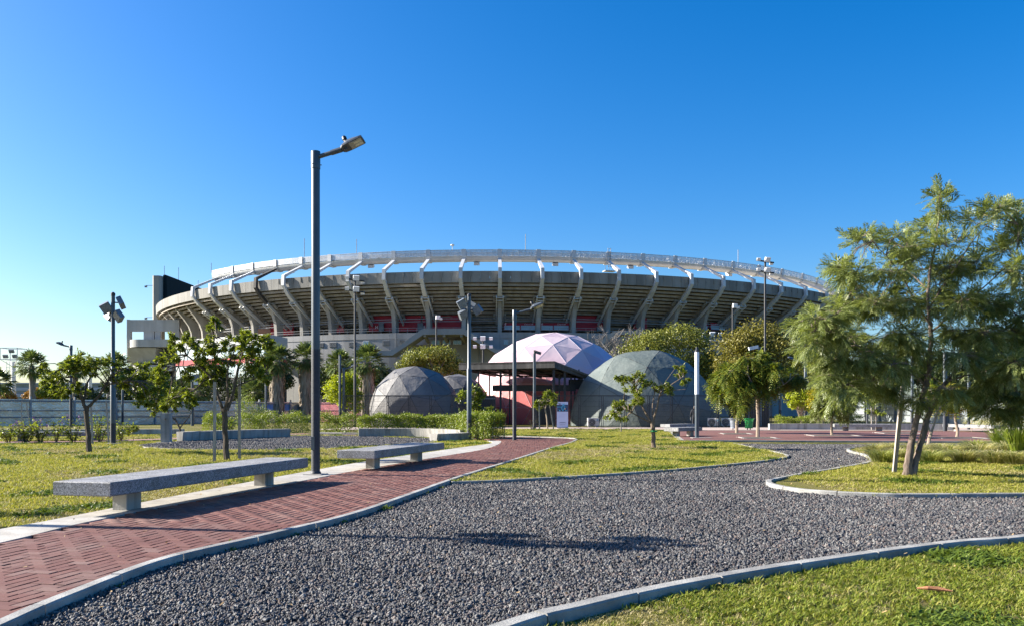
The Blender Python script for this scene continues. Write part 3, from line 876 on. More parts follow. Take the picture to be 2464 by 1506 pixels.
for x, yt, d, lab in ((2195, 800, 62, "plain lamp post rising behind the pepper tree trunk"), (2274, 850, 56.5, "thick lamp post standing beside the sunlit bench"),
                      (2331, 850, 62, "lamp post right of the forked young tree, by the metal hoarding"), (2087, 900, 78, "thin lamp post left of the leaning stake, before the hoarding"),
                      (818, 855, 72, "bare blue grey post left of the short lamp and the black mast"), (640, 890, 78, "thin blue grey post before the first palm trunk"),
                      (295, 925, 80, "thin pale post behind the metal fence, by the grey flood mast")):
    root = empty("lamp_post", (px(x, d), d, 0), lab, "lamp post", "bare lamp posts")
    pole_part(root, 0.13 if d < 60 else 0.1, 0, hz(yt, d), hz(990, d))
    MB().lathe([(0.12, 0), (0.12, 0.06), (0.05, 0.1)], 12, c=(0, 0, hz(yt, d))).build("cap", "pole_dark", root)

def flood_pole(loc, H, r, heads, label, zstep, scale=1.0, name="flood_light_pole"):
    root = empty(name, loc, label, "flood light", "park flood light poles")
    MB().lathe([(r * 1.12, 0), (r * 1.12, zstep * 0.28)], 18).build("pole_base", "pole_dark", root, True)
    MB().lathe([(r * 1.08, zstep * 0.28), (r * 1.08, zstep - 0.06), (r * 0.8, zstep), (r * 0.78, H)], 18).build("pole", "pole_paint", root, True)
    MB().lathe([(r * 0.9, H), (r * 0.9, H + 0.1), (r * 0.4, H + 0.16)], 14).build("cap", "pole_dark", root, True)
    MB().box((0, 0, 0.03), (0.5, 0.5, 0.05)).build("base_plate", "concrete_light", root)
    for (dx, dy, z, yaw, tilt) in heads:
        h = empty("flood_head", (dx, dy, z), parent=root)
        h.rotation_euler = (R(tilt), R(12), R(yaw))
        s = 0.21 * scale
        MB().box((0, 0, 0), (2 * s, 1.0 * s, 2 * s), ry=R(45)).build("box", "flood_box", h)
        MB().box((0, -0.52 * s, 0), (1.7 * s, 0.05 * s, 1.7 * s), ry=R(45)).build("glass", "flood_glass", h)
        MB().bar((-dx * 0.9, -dy * 0.9, -0.0), (0, 0, 0), 0.05 * scale).build("bracket", "pole_dark", root, loc=(dx, dy, z))
    return root
d = 37.2
flood_pole((px(272, d), d, 0), hz(712, d), 0.105, [(-0.28, -0.05, hz(741, d), 30, 20), (-0.22, 0.2, hz(757, d), 160, 20), (0.3, 0.1, hz(728, d), -60, 25), (0.3, -0.12, hz(761, d), -30, 20)],
           "blue grey pole with four diamond flood lights, in front of the leftmost palms", hz(887, d), 1.0)
d = 42.5
flood_pole((px(1129, d), d, 0), hz(714, d), 0.11, [(-0.36, -0.06, hz(732, d), 20, 15), (0.42, 0.0, hz(746, d), -20, 18), (-0.3, -0.1, hz(757, d), 40, 20), (0.08, 0.25, hz(735, d), 170, 15)],
           "blue grey pole with diamond flood lights at the hedge end", hz(885, d), 1.0)
# one more of these stands outside the picture; its shadow crosses the path and the gravel
flood_pole((-11.9, 12.15, 0), 6.7, 0.105, [(-0.3, -0.25, 6.45, 30, 20), (-0.1, 0.4, 5.75, 160, 20), (0.3, 0.3, 6.4, -60, 25), (0.3, -0.3, 5.65, -30, 20)],
           "blue grey flood light pole beyond the near bench end", 3.6, 1.0)

# slim lit column
d = 43.0
root = empty("light_column", (px(1677, d), d, 0), "slim light column with a tall white diffuser on the red square corner", "light column")
MB().lathe([(0.105, 0.0), (0.105, hz(948, d))], 20).build("pole", "pole_paint", root, True)
MB().lathe([(0.108, hz(948, d)), (0.108, hz(846, d))], 20).build("diffuser", "diffuser", root, True)
MB().lathe([(0.11, hz(846, d)), (0.11, hz(842, d)), (0.06, hz(840, d)), (0.06, hz(834, d))], 16).build("cap", "pole_dark", root, True)
MB().box((0.2, -0.1, 0.085), (1.0, 0.6, 0.02)).build("base_plate", "concrete_light", root)
# camera pole
d = 61.7
root = empty("camera_pole", (px(1286, d), d, 0), "slim grey pole with a small camera before the dome entrance", "camera pole")
MB().lathe([(0.12, 0.0), (0.12, hz(945, d))], 14).build("pole_base", "pole_dark", root, True)
MB().lathe([(0.105, hz(945, d)), (0.105, hz(850, d))], 14).build("pole", "pole_paint", root, True)
MB().box((0.28, 0, hz(848, d)), (0.42, 0.2, 0.2), ry=R(18)).build("camera_box", "lamp_body", root)
MB().lathe([(0.07, 0), (0.07, 0.25)], 10, c=(0.02, 0, hz(850, d))).build("photocell", "black_steel", root)
d = 75.0
root = empty("camera_pole", (px(463, d), d, 0), "grey pole with white camera boxes behind the staked tree", "camera pole")
MB().lathe([(0.14, 0.0), (0.12, hz(902, d))], 14).build("pole", "pole_paint", root, True)
MB().box((0.3, 0, hz(908, d)), (0.5, 0.35, 0.5)).build("cabinet", "flood_box", root)
MB().box((-0.15, -0.2, hz(914, d)), (0.5, 0.25, 0.22), rz=R(15)).build("camera_box", "white_paint", root)
MB().box((0.4, -0.25, hz(921, d)), (0.3, 0.3, 0.3)).build("camera_dome", "white_paint", root)
d = 80.0
root = empty("camera_pole", (px(1827, d), d, 0), "grey pole topped by a white camera above the feathery trees", "camera pole")
MB().lathe([(0.22, 0.0), (0.2, hz(834, d))], 14).build("pole", "pole_paint", root, True)
MB().box((-0.55, 0, hz(836, d)), (0.9, 0.3, 0.3), ry=R(-12)).build("camera_box", "white_paint", root)

# thin black masts with flood lights
def mast(x, d, yt, r, label, kind):
    H = hz(yt, d)
    root = empty("flood_mast", (px(x, d), d, 0), label, "flood mast", "thin black flood light masts")
    MB().lathe([(r * 1.25, 0), (r * 1.25, H * 0.35), (r, H * 0.36), (r * 0.9, H)], 10).build("mast", "black_steel", root, True)
    def fl(c, s=0.28, rz=0.0, rx=0.35):
        h = MB().box(c, (s * 1.2, s * 0.5, s), rz=rz, rx=rx); h.build("flood_head", "white_paint", root)
    if kind == "double":
        for k, zz in enumerate((H - 0.1, H - 1.0)):
            MB().bar((-0.8, -0.1, zz + 0.1), (0.8, 0.1, zz - 0.1), 0.12).build("cross_arm", "black_steel", root)
            fl((-0.62, -0.2, zz + 0.15), 0.26); fl((0.15, -0.25, zz + 0.12), 0.4, 0.3); fl((0.6, 0.15, zz - 0.15), 0.26)
    elif kind == "cross":
        for zz in (H - 0.15, H - 1.1):
            MB().bar((-0.95, 0, zz), (0.95, 0, zz), 0.1).build("cross_arm", "black_steel", root)
            fl((-0.95, -0.1, zz), 0.34); fl((0, -0.25, zz), 0.5); fl((0.95, -0.1, zz), 0.34)
    else:
        fl((0.2, -0.15, H - 0.05), 0.42, 0.4, 0.2); fl((0.55, -0.1, H - 0.2), 0.25)
    return root
mast(854, 70, 671, 0.085, "tall thin black mast with two tiers of flood lights, right of the near lamp", "double")
mast(1050, 100, 763, 0.11, "black mast with one white flood light rising behind the left grey dome", "single")
mast(1162, 100, 811, 0.1, "black mast with a cross of six white flood lights above the black canopy", "cross")
mast(1713, 100, 801, 0.1, "black mast with white flood lights between the round trees", "cross")
mast(1763, 90, 735, 0.1, "black mast with one flood light standing out of the olive tree", "single")
mast(1841, 75, 627, 0.1, "tallest black mast with two tiers of flood lights, beside the pepper tree", "double")

# low curved concrete walls
def low_wall(line, h, wt, wb, label, step=3.2):
    root = empty("concrete_wall", (0, 0, 0), label, "wall", "low curved concrete walls")
    for sg in arc_split(line, step):
        MB().sweep(sg, [(-wb / 2, -0.05), (-wt / 2, h), (wt / 2, h), (wb / 2, -0.05)]).build("wall_length", "concrete_wall", root)
    return root
low_wall(spline([(-15.6, 39.9), (-14.6, 42.2), (-13.4, 44.2), (-12.05, 45.8)], 6), 0.47, 0.42, 0.3, "long low concrete wall in shade, right of the grey pedestal")
low_wall(spline([(-8.35, 46.3), (-6.6, 46.6), (-4.9, 46.2), (-3.6, 45.0), (-2.45, 43.2)], 6), 0.47, 0.45, 0.3, "low concrete wall with rain stains before the clipped hedge")
low_wall(spline([(-3.75, 40.4), (-3.0, 41.3), (-2.3, 42.6)], 6), 0.36, 0.6, 0.42, "short sloping concrete wall end at the foot of the flood pole")
low_wall(spline([(-40, 49.0), (-27, 49.6), (-19.5, 50.5)], 6), 0.34, 0.4, 0.4, "long planter wall below the metal fence", step=4.5)
low_wall(spline([(px(1850, 61.7), 61.7), (px(2000, 61.5), 61.5), (px(2200, 61.0), 61.0), (px(2300, 60.5), 60.5)], 6), 0.45, 0.4, 0.4, "long dark planter wall behind the red square", step=3.2)
d = 38.6
root = empty("pedestal", (px(400.5, d), d, 0), "upright grey concrete pedestal with a tap at the wall end", "pedestal")
MB().box((0, 0, hz(993, d) / 2), (0.40, 0.36, hz(993, d)), rz=0.05).build("block", "concrete_wall", root)
MB().lathe([(0.035, 0), (0.05, 0.03), (0.05, 0.06)], 10, c=(0.02, -0.2, hz(1008, d))).build("tap", "bolt_metal", root)
MB().box((0.05, -0.05, 0.02), (0.9, 0.6, 0.05), rz=0.05).build("footing", "concrete_light", root)

# tree stakes
def stake(x, yb, xt, yt, d, w, label, lean=0.0):
    a = Vector((px(x, d), d, 0)); b_ = Vector((px(xt, d), d + lean, hz(yt, d)))
    root = tag(MB().bar((0, 0, -0.1), b_ - a, w, w * 0.8, up=(0, 1, 0)).build("tree_stake", "stake_wood", None, loc=a), label, "stake", "wooden tree stakes")
    return root
stake(2150, 1143, 2172, 929, 20.0, 0.085, "pale wooden stake leaning against the pepper tree")
stake(516, 1112, 517, 918, 25.0, 0.075, "weathered stake left of the tree beside the near bench")
stake(576, 1106, 576, 912, 26.2, 0.075, "weathered stake right of the tree beside the near bench")
stake(223, 1060, 219, 967, 36.5, 0.07, "stake just behind the trunk of the leftmost young tree")
stake(262, 1055, 256, 965, 38.0, 0.06, "thin stake between the leftmost tree and the flood pole")
stake(52, 1033, 52, 965, 52.0, 0.06, "upright thin stake before the metal fence", )
stake(76, 1036, 63, 967, 51.0, 0.06, "slanting thin stake before the metal fence")
stake(1283.5 + 15, 1035, 1297, 968, 60.0, 0.08, "left stake of the sapling at the dome entrance")
stake(1333, 1035, 1322, 968, 60.5, 0.08, "slanting right stake of the sapling at the dome entrance")
stake(1495, 1042, 1494, 965, 54.0, 0.06, "thin lone stick standing in the middle lawn")
stake(2098, 1036, 2097, 975, 60.0, 0.08, "left stake of the sapling before the dark planter wall")
stake(2109, 1036, 2108, 965, 60.0, 0.08, "right stake of the sapling before the dark planter wall")

# tree pits of the square
def pit(x0, x1, y0, y1, label):
    a, b_ = g(x0, y0, 0.07), g(x1, y1, 0.07)
    c_ = Vector(((a.x + b_.x) / 2, (a.y + b_.y) / 2))
    root = empty("tree_pit", (c_.x, c_.y, 0), label, "tree pit", "tree pits of the square", rz=math.atan2(pdir.y, pdir.x))
    w, l = abs(b_.x - a.x) * 0.72, 2.0
    MB().box((0, 0, 0.072), (w, l, 0.008)).build("soil", "soil", root)
    for s in (-1, 1):
        MB().box((0, s * l / 2, 0.065), (w + 0.24, 0.12, 0.05)).build("frame_side", "concrete_light", root)
        MB().box((s * w / 2, 0, 0.064), (0.12, l - 0.13, 0.05)).build("frame_side", "concrete_light", root)
pit(1734, 1810, 1043.5, 1042, "pale tree pit frame holding the far feathery tree")
pit(1777, 1873, 1053.5, 1052.0, "pale tree pit frame holding the near feathery tree")
pit(1938, 2072, 1047.5, 1046.5, "pale tree pit frame of the drooping young pepper tree")
pit(2245, 2368, 1053.5, 1052.0, "pale tree pit frame of the yellow tinged young tree")
pit(2110, 2215, 1041.5, 1040.5, "pale tree pit frame left of the forked trunk")

# fallen piece of bark
root = MB()
root.tube([(-0.13, 0.02, 0), (-0.05, 0.0, 0.012), (0.04, 0.004, 0.008), (0.14, -0.02, 0)], [0.006, 0.017, 0.02, 0.004], 6)
pmat("bark_piece", (0.25, 0.1, 0.045), (0.42, 0.19, 0.09), 30, 0.8, bumps=0.4)
p = g(2248, 1436)
tag(root.build("bark_strip", "bark_piece", loc=(p.x, p.y, 0.065), rot=(0, 0, -0.3)), "reddish strip of fallen bark lying on the near grass", "bark")
# ================================================================== STADIUM
pmat("stad_concrete", (0.27, 0.257, 0.228), (0.345, 0.33, 0.297), 0.35, 0.9, bumps=0.15, bscale=3, streak=((0.22, 0.205, 0.18), 0.8))
pmat("stad_parapet", (0.22, 0.215, 0.20), (0.27, 0.265, 0.25), 0.25, 0.9, streak=((0.14, 0.132, 0.12), 0.6), vary=0.09)
pmat("stad_step", (0.27, 0.235, 0.195), (0.37, 0.33, 0.275), 0.5, 0.92, streak=((0.2, 0.17, 0.14), 1.2))
pmat("stad_podium", (0.25, 0.25, 0.25), (0.29, 0.29, 0.288), 0.3, 0.85, streak=((0.19, 0.186, 0.178), 0.5), vary=0.04)
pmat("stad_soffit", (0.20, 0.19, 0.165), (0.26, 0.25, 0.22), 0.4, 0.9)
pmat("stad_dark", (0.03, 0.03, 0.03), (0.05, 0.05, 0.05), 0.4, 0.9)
pmat("steel_white", (0.46, 0.47, 0.485), (0.56, 0.57, 0.585), 0.7, 0.45)
pmat("steel_prop", (0.46, 0.46, 0.45), (0.56, 0.56, 0.55), 0.7, 0.6)
pmat("steel_burnt", (0.02, 0.02, 0.022), (0.06, 0.055, 0.05), 0.8, 0.8)
pmat("ring_metal", (0.48, 0.50, 0.53), (0.58, 0.60, 0.63), 0.8, 0.35, 0.35)
pmat("red_panel", (0.36, 0.012, 0.03), (0.44, 0.02, 0.04), 0.5, 0.6)
pmat("door_grey", (0.14, 0.16, 0.18), (0.2, 0.22, 0.24), 1, 0.6)
pmat("glass_blue", (0.10, 0.17, 0.23), (0.16, 0.25, 0.32), 0.4, 0.08, spec=0.9)
pmat("screen_cyan", (0.30, 0.45, 0.55), (0.42, 0.55, 0.64), 0.9, 0.3)
pmat("louvre", (0.10, 0.10, 0.11), (0.16, 0.16, 0.17), 1, 0.6)
pmat("rail_metal", (0.16, 0.165, 0.18), (0.24, 0.25, 0.26), 1, 0.5, 0.3)
pmat("scoreboard", (0.008, 0.018, 0.024), (0.012, 0.024, 0.03), 1, 0.8, spec=0.1)
pmat("print_white", (0.8, 0.8, 0.8), (0.85, 0.85, 0.85), 1, 0.6)

pmat("ramp_concrete", (0.40, 0.39, 0.37), (0.48, 0.47, 0.445), 0.35, 0.9, bumps=0.15, bscale=3, streak=((0.33, 0.315, 0.29), 0.8))
SC = Vector((-4, 222, 0))
stadium = empty("stadium", SC, "round grey concrete stadium with white steel arms and a silver roof ring", "stadium")
def S(th, r, z):
    """point of the bowl: th degrees from the front, seen from its centre"""
    a = R(th)
    return Vector((r * math.sin(a) * (1.07 if th > 0 else 1.0), -r * math.cos(a), z))
def ring_sector(m, prof, t0, t1, n):
    """(r, z) outline swept round the bowl"""
    k = len(prof); vs_ = []
    for i in range(n + 1):
        th = t0 + (t1 - t0) * i / n
        vs_ += [S(th, r, z) for r, z in prof]
    fs = []
    for i in range(n):
        for q in range(k):
            q2 = (q + 1) % k
            fs.append((i * k + q, (i + 1) * k + q, (i + 1) * k + q2, i * k + q2))
    fs.append(tuple(range(k))); fs.append(tuple(reversed(range(n * k, n * k + k))))
    return m.add(vs_, fs)
ARMS = [1.42 - 4.5 * k for k in range(10, 0, -1)] + [1.32, 5.86, 10.08, 14.34, 18.78, 23.24, 27.68, 32.38, 37.28, 42.5, 48.22, 53.52, 59.0, 64.5]
LEFT_RIBS = [-48.1, -52.6, -57.1, -61.6, -66.1, -70.6, -75.1, -79.6, -84.1]
T0, T1 = -100.0, 84.0
ZP, ZB, RO = 24.0, 22.15, 82.0
# parapet panels, four to a bay
edges = sorted(LEFT_RIBS + ARMS + [-88.6, -93.1, -97.6] + [72.0, 80.0])
for a, b_ in zip(edges, edges[1:]):
    for q in range(4):
        t0 = a + (b_ - a) * q / 4; t1 = a + (b_ - a) * (q + 1) / 4
        m = MB(); ring_sector(m, [(RO - 0.45, ZB), (RO + 0.02, ZB), (RO + 0.1, ZP), (RO - 0.35, ZP)], t0 + 0.012, t1 - 0.012, 2)
        o = m.build("parapet_panel", "stad_parapet", stadium)
        if t0 < -27: continue
        m = MB(); tm = t0 + 0.02
        pts = [S(tm - 0.06, RO + 0.1, ZP - 0.02), S(tm + 0.06, RO + 0.1, ZP - 0.02), S(tm + 0.06, RO + 0.17, ZP - 0.02), S(tm - 0.06, RO + 0.17, ZP - 0.02)]
        m.extrude(pts, (0, 0, -0.85)); m.build("pilaster", "stad_parapet", stadium if False else o)
# stepped underside of the stand
NR = 16; RI, ZI = 68.6, 14.4
for i in range(NR):
    f0, f1 = i / NR, (i + 1) / NR
    r0, r1 = RI + (RO - 0.5 - RI) * f0, RI + (RO - 0.5 - RI) * f1
    z0, z1 = ZI + (ZB - ZI) * f0, ZI + (ZB - ZI) * f1
    m = MB(); ring_sector(m, [(r0 - 0.12, z0 + 0.16), (r1 - 0.2, z0 + 0.16), (r1 - 0.2, z0 - 0.05), (r1 + 0.03, z0 - 0.05), (r1 - 0.02, z1 - 0.13), (r1 - 0.2, z1 - 0.13), (r1 - 0.2, z0 + 0.22), (r0 - 0.9, z0 + 0.22), (r0 - 0.9, z0 + 0.16)], T0, T1, 70)
    m.build("seat_step", "stad_step", stadium)
m = MB(); ring_sector(m, [(RI - 1.0, ZI + 0.3), (RO - 0.7, ZB + 0.3), (RO - 0.7, ZB + 0.75), (RI - 1.0, ZI + 0.75)], T0, T1, 70); m.build("seating_deck", "stad_step", stadium)
# concourse: floor slab, back wall, podium wall
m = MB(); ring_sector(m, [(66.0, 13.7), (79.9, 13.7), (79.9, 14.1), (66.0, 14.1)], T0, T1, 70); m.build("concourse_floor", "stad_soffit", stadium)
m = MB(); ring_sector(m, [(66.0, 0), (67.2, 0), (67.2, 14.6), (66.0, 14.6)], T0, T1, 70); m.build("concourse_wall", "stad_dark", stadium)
# podium, one bay at a time
PB = sorted(ARMS + LEFT_RIBS)
for a, b_ in zip(PB, PB[1:]):
    m = MB(); ring_sector(m, [(79.5, 0), (80.0, 0), (80.0, 13.2), (80.08, 13.2), (80.08, 14.15), (79.5, 14.15)], a + 0.01, b_ - 0.01, 3)
    m.build("podium_wall", "stad_podium", stadium)
    if a > -47:
        m = MB()
        for q in range(4):
            ta, tb = a + (b_ - a) * q / 4, a + (b_ - a) * (q + 1) / 4
            for zz in (14.6, 15.0): m.bar(S(ta, 79.8, zz), S(tb, 79.8, zz), 0.05)
            m.bar(S(ta, 79.8, 14.1), S(ta, 79.8, 15.0), 0.05)
        m.build("railing", "rail_metal", stadium)
        m = MB()
        for zz in (16.3, 16.75):
            m.bar(S(a, 77.2, zz), S(b_, 77.2, zz), 0.08)
        m.build("service_pipe", "rail_metal", stadium)
# concrete ribs under every arm
def rib(th, steel, burnt=False):
    curve = [(RO - 0.35, ZB + 0.1)]
    for r, z in ((80.6, 20.9), (79.4, 19.5), (78.5, 18.2), (78.0, 16.9), (77.85, 15.5), (77.8, 14.0)): curve.append((r, z))
    inner = [(76.2, 14.0), (76.1, 15.4), (75.6, 16.6), (74.4, 17.0), (72.5, 16.35), (70.2, 15.2)]
    top = [(70.2, 15.6), (75.8, 18.9), (RO - 0.6, ZB + 0.05)]
    w = 0.34
    a = S(th, 1, 0); t = Vector((math.cos(R(th)), math.sin(R(th)), 0))
    out = curve + inner + top
    m = MB(); P = [S(th, r, z) for r, z in out]
    # web as strips between outer curve and inner edge so that it stays sound
    def strip(A, B):
        n = len(A)
        vs_ = []
        for p, q in zip(A, B):
            p, q = S(th, *p), S(th, *q)
            vs_ += [p - t * w, q - t * w, q + t * w, p + t * w]
        fs = [(0, 1, 2, 3), tuple(4 * (n - 1) + k for k in (3, 2, 1, 0))]
        for i in range(n - 1):
            for k in range(4):
                k2 = (k + 1) % 4
                fs.append((4 * i + k, 4 * i + k2, 4 * i + 4 + k2, 4 * i + 4 + k))
        m.add(vs_, fs)
    strip(curve, [(81.2, ZB - 0.2), (79.0, 20.8), (77.2, 19.6), (76.5, 18.4), (76.3, 17.0), (76.25, 15.5), (76.2, 14.0)])
    strip([(81.2, ZB - 0.15), (79.0, 20.85), (77.2, 19.65), (75.5, 18.6), (72.5, 16.9), (70.0, 15.3)], [(80.9, ZB + 0.0), (78.7, 20.9), (76.4, 18.4), (74.8, 17.2), (72.2, 16.1), (70.2, 14.9)])
    m.build("rib", "stad_concrete", stadium)
    if not steel: return
    # white steel arm: straight collar at the ring, kink, drop over the parapet, tapering foot
    ar = [(77.7, 26.9), (82.75, 24.5), (82.85, 22.7), (81.6, 21.2), (80.2, 20.1)]
    ws = [0.27, 0.29, 0.29, 0.33, 0.38]
    hs = [(0.0, -0.42), (0.0, -0.5), (0.0, -0.5), (0.1, -0.45), (0.05, -0.35)]
    vs_ = []
    inn = [(77.9, 26.45), (82.25, 24.2), (82.35, 22.85), (81.3, 21.65), (80.0, 20.55)]
    for (r, z), (r2, z2), w_ in zip(ar, inn, ws):
        p, q = S(th, r, z), S(th, r2, z2)
        vs_ += [p - t * w_, q - t * w_, q + t * w_, p + t * w_]
    fs = [(0, 1, 2, 3), (19, 18, 17, 16)]
    for i in range(4):
        for k in range(4):
            k2 = (k + 1) % 4
            fs.append((4 * i + k, 4 * i + k2, 4 * i + 4 + k2, 4 * i + 4 + k))
    arm = MB().add(vs_, fs).build("steel_arm", "steel_burnt" if burnt else "steel_white", stadium)
    m = MB()
    for s_ in (-1, 1):
        m.bar(S(th, 80.2, 20.25) + t * s_ * 0.5, S(th, 79.5, 19.3) + t * s_ * 0.5, 0.12)
    m.bar(S(th, 80.05, 19.9) - t * 0.5, S(th, 80.05, 19.9) + t * 0.5, 0.13); m.bar(S(th, 79.7, 19.45) - t * 0.5, S(th, 79.7, 19.45) + t * 0.5, 0.13)
    m.build("foot_bracket", "steel_white", arm)
    # slanted prop behind the rib with clamps
    prop = MB()
    for s_ in (-1, 1): prop.bar(S(th, 80.3, 20.0) + t * s_ * 0.56, S(th, 74.4, 16.05) + t * s_ * 0.56, 0.2, 0.5)
    prop = prop.build("prop", "steel_prop", stadium)
    m = MB()
    for r, z in ((79.3, 20.2), (75.6, 17.6)):
        c0 = S(th, r, z)
        for s_ in (-1, 1):
            m.bar(c0 + t * s_ * 0.95 - Vector((0, 0, 0.1)), S(th, r - 0.9, z - 0.65) + t * s_ * 0.95 - Vector((0, 0, 0.1)), 0.3, 0.4)
        m.bar(c0 - t * 1.05, c0 + t * 1.05, 0.25)
    m.build("clamp", "stad_concrete", prop)
for th in LEFT_RIBS: rib(th, False)
for i, th in enumerate(ARMS): rib(th, True, i == 3)
# silver roof ring between the arms
RR, ZC = 77.0, 27.25
bounds = [ARMS[0] - 1.2] + ARMS[1:] + [70.0]
for i, (a, b_) in enumerate(zip(bounds, bounds[1:])):
    m = MB()
    arc = [(RR + 0.95 * math.cos(x), ZC - 0.05 + 0.85 * math.sin(x)) for x in [R(-v) for v in range(0, 181, 20)]]
    arc_in = [(RR + 0.87 * math.cos(x), ZC - 0.05 + 0.77 * math.sin(x)) for x in [R(-v) for v in range(180, -1, -20)]]
    ring_sector(m, arc + arc_in, a + 0.05, b_ - 0.05, 4)
    tr = m.build("roof_ring_trough", "ring_metal", stadium, True)
    m = MB()
    for r0 in (RR + 0.9, RR - 0.9):
        for k in range(6):
            z = ZC + 0.08 + k * 0.155
            ring_sector(m, [(r0 - 0.03, z), (r0 + 0.03, z + 0.01), (r0 + 0.03, z + 0.115), (r0 - 0.03, z + 0.115)], a + 0.06, b_ - 0.06, 3)
        for k in range(7):
            tt = a + 0.12 + (b_ - a - 0.24) * k / 6
            m.bar(S(tt, r0 * 0.999, ZC - 0.05), S(tt, r0 * 0.999, ZC + 0.98), 0.1)
    ring_sector(m, [(RR - 0.95, ZC + 0.98), (RR + 0.95, ZC + 0.98), (RR + 0.95, ZC + 1.06), (RR - 0.95, ZC + 1.06)] if i < 5 else [(RR + 0.8, ZC + 0.98), (RR + 0.95, ZC + 0.98), (RR + 0.95, ZC + 1.06), (RR + 0.8, ZC + 1.06)], a + 0.06, b_ - 0.06, 3)
    # lamps and trays inside the ring
    for k in range(12):
        tt = a + (b_ - a) * random.uniform(0.05, 0.95)
        m.box(S(tt, RR + random.uniform(-0.4, 0.4), ZC + random.uniform(0.15, 0.7)), (random.uniform(0.2, 0.6), 0.3, random.uniform(0.12, 0.4)), rz=R(tt))
    m.build("screen_panel", "ring_metal", tr)
for th in ARMS[1:]:
    m = MB(); w = 0.36
    t = Vector((math.cos(R(th)), math.sin(R(th)), 0))
    ring = [(RR + 1.08, ZC + 1.12), (RR + 1.08, ZC - 0.1), (RR + 0.6, ZC - 0.95), (RR - 0.6, ZC - 0.95), (RR - 1.08, ZC - 0.1), (RR - 1.08, ZC + 1.12)]
    vs_ = []
    for (r, z) in ring: vs_ += [S(th, r, z) - t * w, S(th, r, z) + t * w]
    inn = [(RR + (r - RR) * 0.93, z if abs(z - ZC - 1.12) < 0.01 else ZC + (z - ZC) * 0.9) for r, z in ring]
    for (r, z) in inn: vs_ += [S(th, r, z) - t * w, S(th, r, z) + t * w]
    fs = []
    for i in range(5):
        fs.append((2 * i, 2 * i + 1, 2 * i + 3, 2 * i + 2)); fs.append((12 + 2 * i, 14 + 2 * i, 15 + 2 * i, 13 + 2 * i))
        fs.append((2 * i, 2 * i + 2, 14 + 2 * i, 12 + 2 * i)); fs.append((2 * i + 1, 13 + 2 * i, 15 + 2 * i, 2 * i + 3))
    fs += [(0, 12, 13, 1), (10, 11, 23, 22)]
    m.add(vs_, fs).build("ring_collar", "steel_white", stadium)
# speaker boxes hung from the ring
for th in (-28, -15.5, -1.5, 8.0, 17.5, 32.5):
    MB().box(S(th, RR - 0.2, ZC - 1.15), (0.95, 0.7, 0.5), rz=R(th), rx=R(20)).build("loudspeaker", "steel_white", stadium)
# antennas
for th, h in ((-46.4, 2.0), (-25.6, 3.6), (-17.5, 2.7), (4.4, 2.9), (34.0, 2.6)):
    MB().tube([S(th, RR, ZC + 1.0), S(th, RR, ZC + 1.0 + h)], 0.055, 6).build("antenna", "rail_metal", stadium)
MB().tube([S(-4.6, RR, ZC + 1.0), S(-4.6, RR, ZC + 2.1)], 0.05, 6).lathe([(0.02, -0.25), (0.33, -0.05), (0.33, 0.1), (0.1, 0.2)], 12, c=tuple(S(-4.6, RR, ZC + 2.0))).build("antenna_dish", "steel_white", stadium)
# roof ladder and small platform
m = MB(); tt = 14.4
for s_ in (-0.25, 0.25):
    t = Vector((math.cos(R(tt)), math.sin(R(tt)), 0))
    m.bar(S(tt, 78.3, 25.6) + t * s_, S(tt, 78.0, 29.0) + t * s_, 0.09)
for k in range(7): m.bar(S(tt, 78.2, 25.8 + k * 0.5) - t * 0.28, S(tt, 78.2, 25.8 + k * 0.5) + t * 0.28, 0.07)
m.build("ladder", "steel_white", stadium)
m = MB(); m.box(S(13.4, 81.8, 24.35), (1.9, 1.4, 0.14), rz=R(13.4))
for k in (-0.9, -0.3, 0.3, 0.9):
    t = Vector((math.cos(R(13.4)), math.sin(R(13.4)), 0))
    m.bar(S(13.4, 82.4, 24.4) + t * k, S(13.4, 82.4, 25.4) + t * k, 0.06)
m.bar(S(13.4, 82.4, 25.4) - t * 0.9, S(13.4, 82.4, 25.4) + t * 0.9, 0.07)
m.build("platform", "steel_white", stadium)

def wall_box(parent, name, mat, x0, x1, y0, y1, r, dep=0.25):
    """flat panel on a cylinder of radius r about the bowl centre, given by its picture outline"""
    def solve(x):
        lo, hi = -60.0, 60.0
        for _ in range(40):
            mid = (lo + hi) / 2; p = S(mid, r, 0) + SC
            if CX + F * p.x / p.y < x: lo = mid
            else: hi = mid
        return (lo + hi) / 2
    ta, tb = solve(x0), solve(x1)
    tm = (ta + tb) / 2; d = (S(tm, r, 0) + SC).y
    za, zb = hz(y1, d), hz(y0, d)
    pa, pb = S(ta, r, 0), S(tb, r, 0)
    c_ = (pa + pb) / 2; L = (pb - pa).length; ang = math.atan2(pb.y - pa.y, pb.x - pa.x)
    o = MB().box((0, 0, 0), (L, dep, zb - za)).build(name, mat, parent, loc=(c_.x, c_.y, (za + zb) / 2), rot=(0, 0, ang))
    return o, L, zb - za
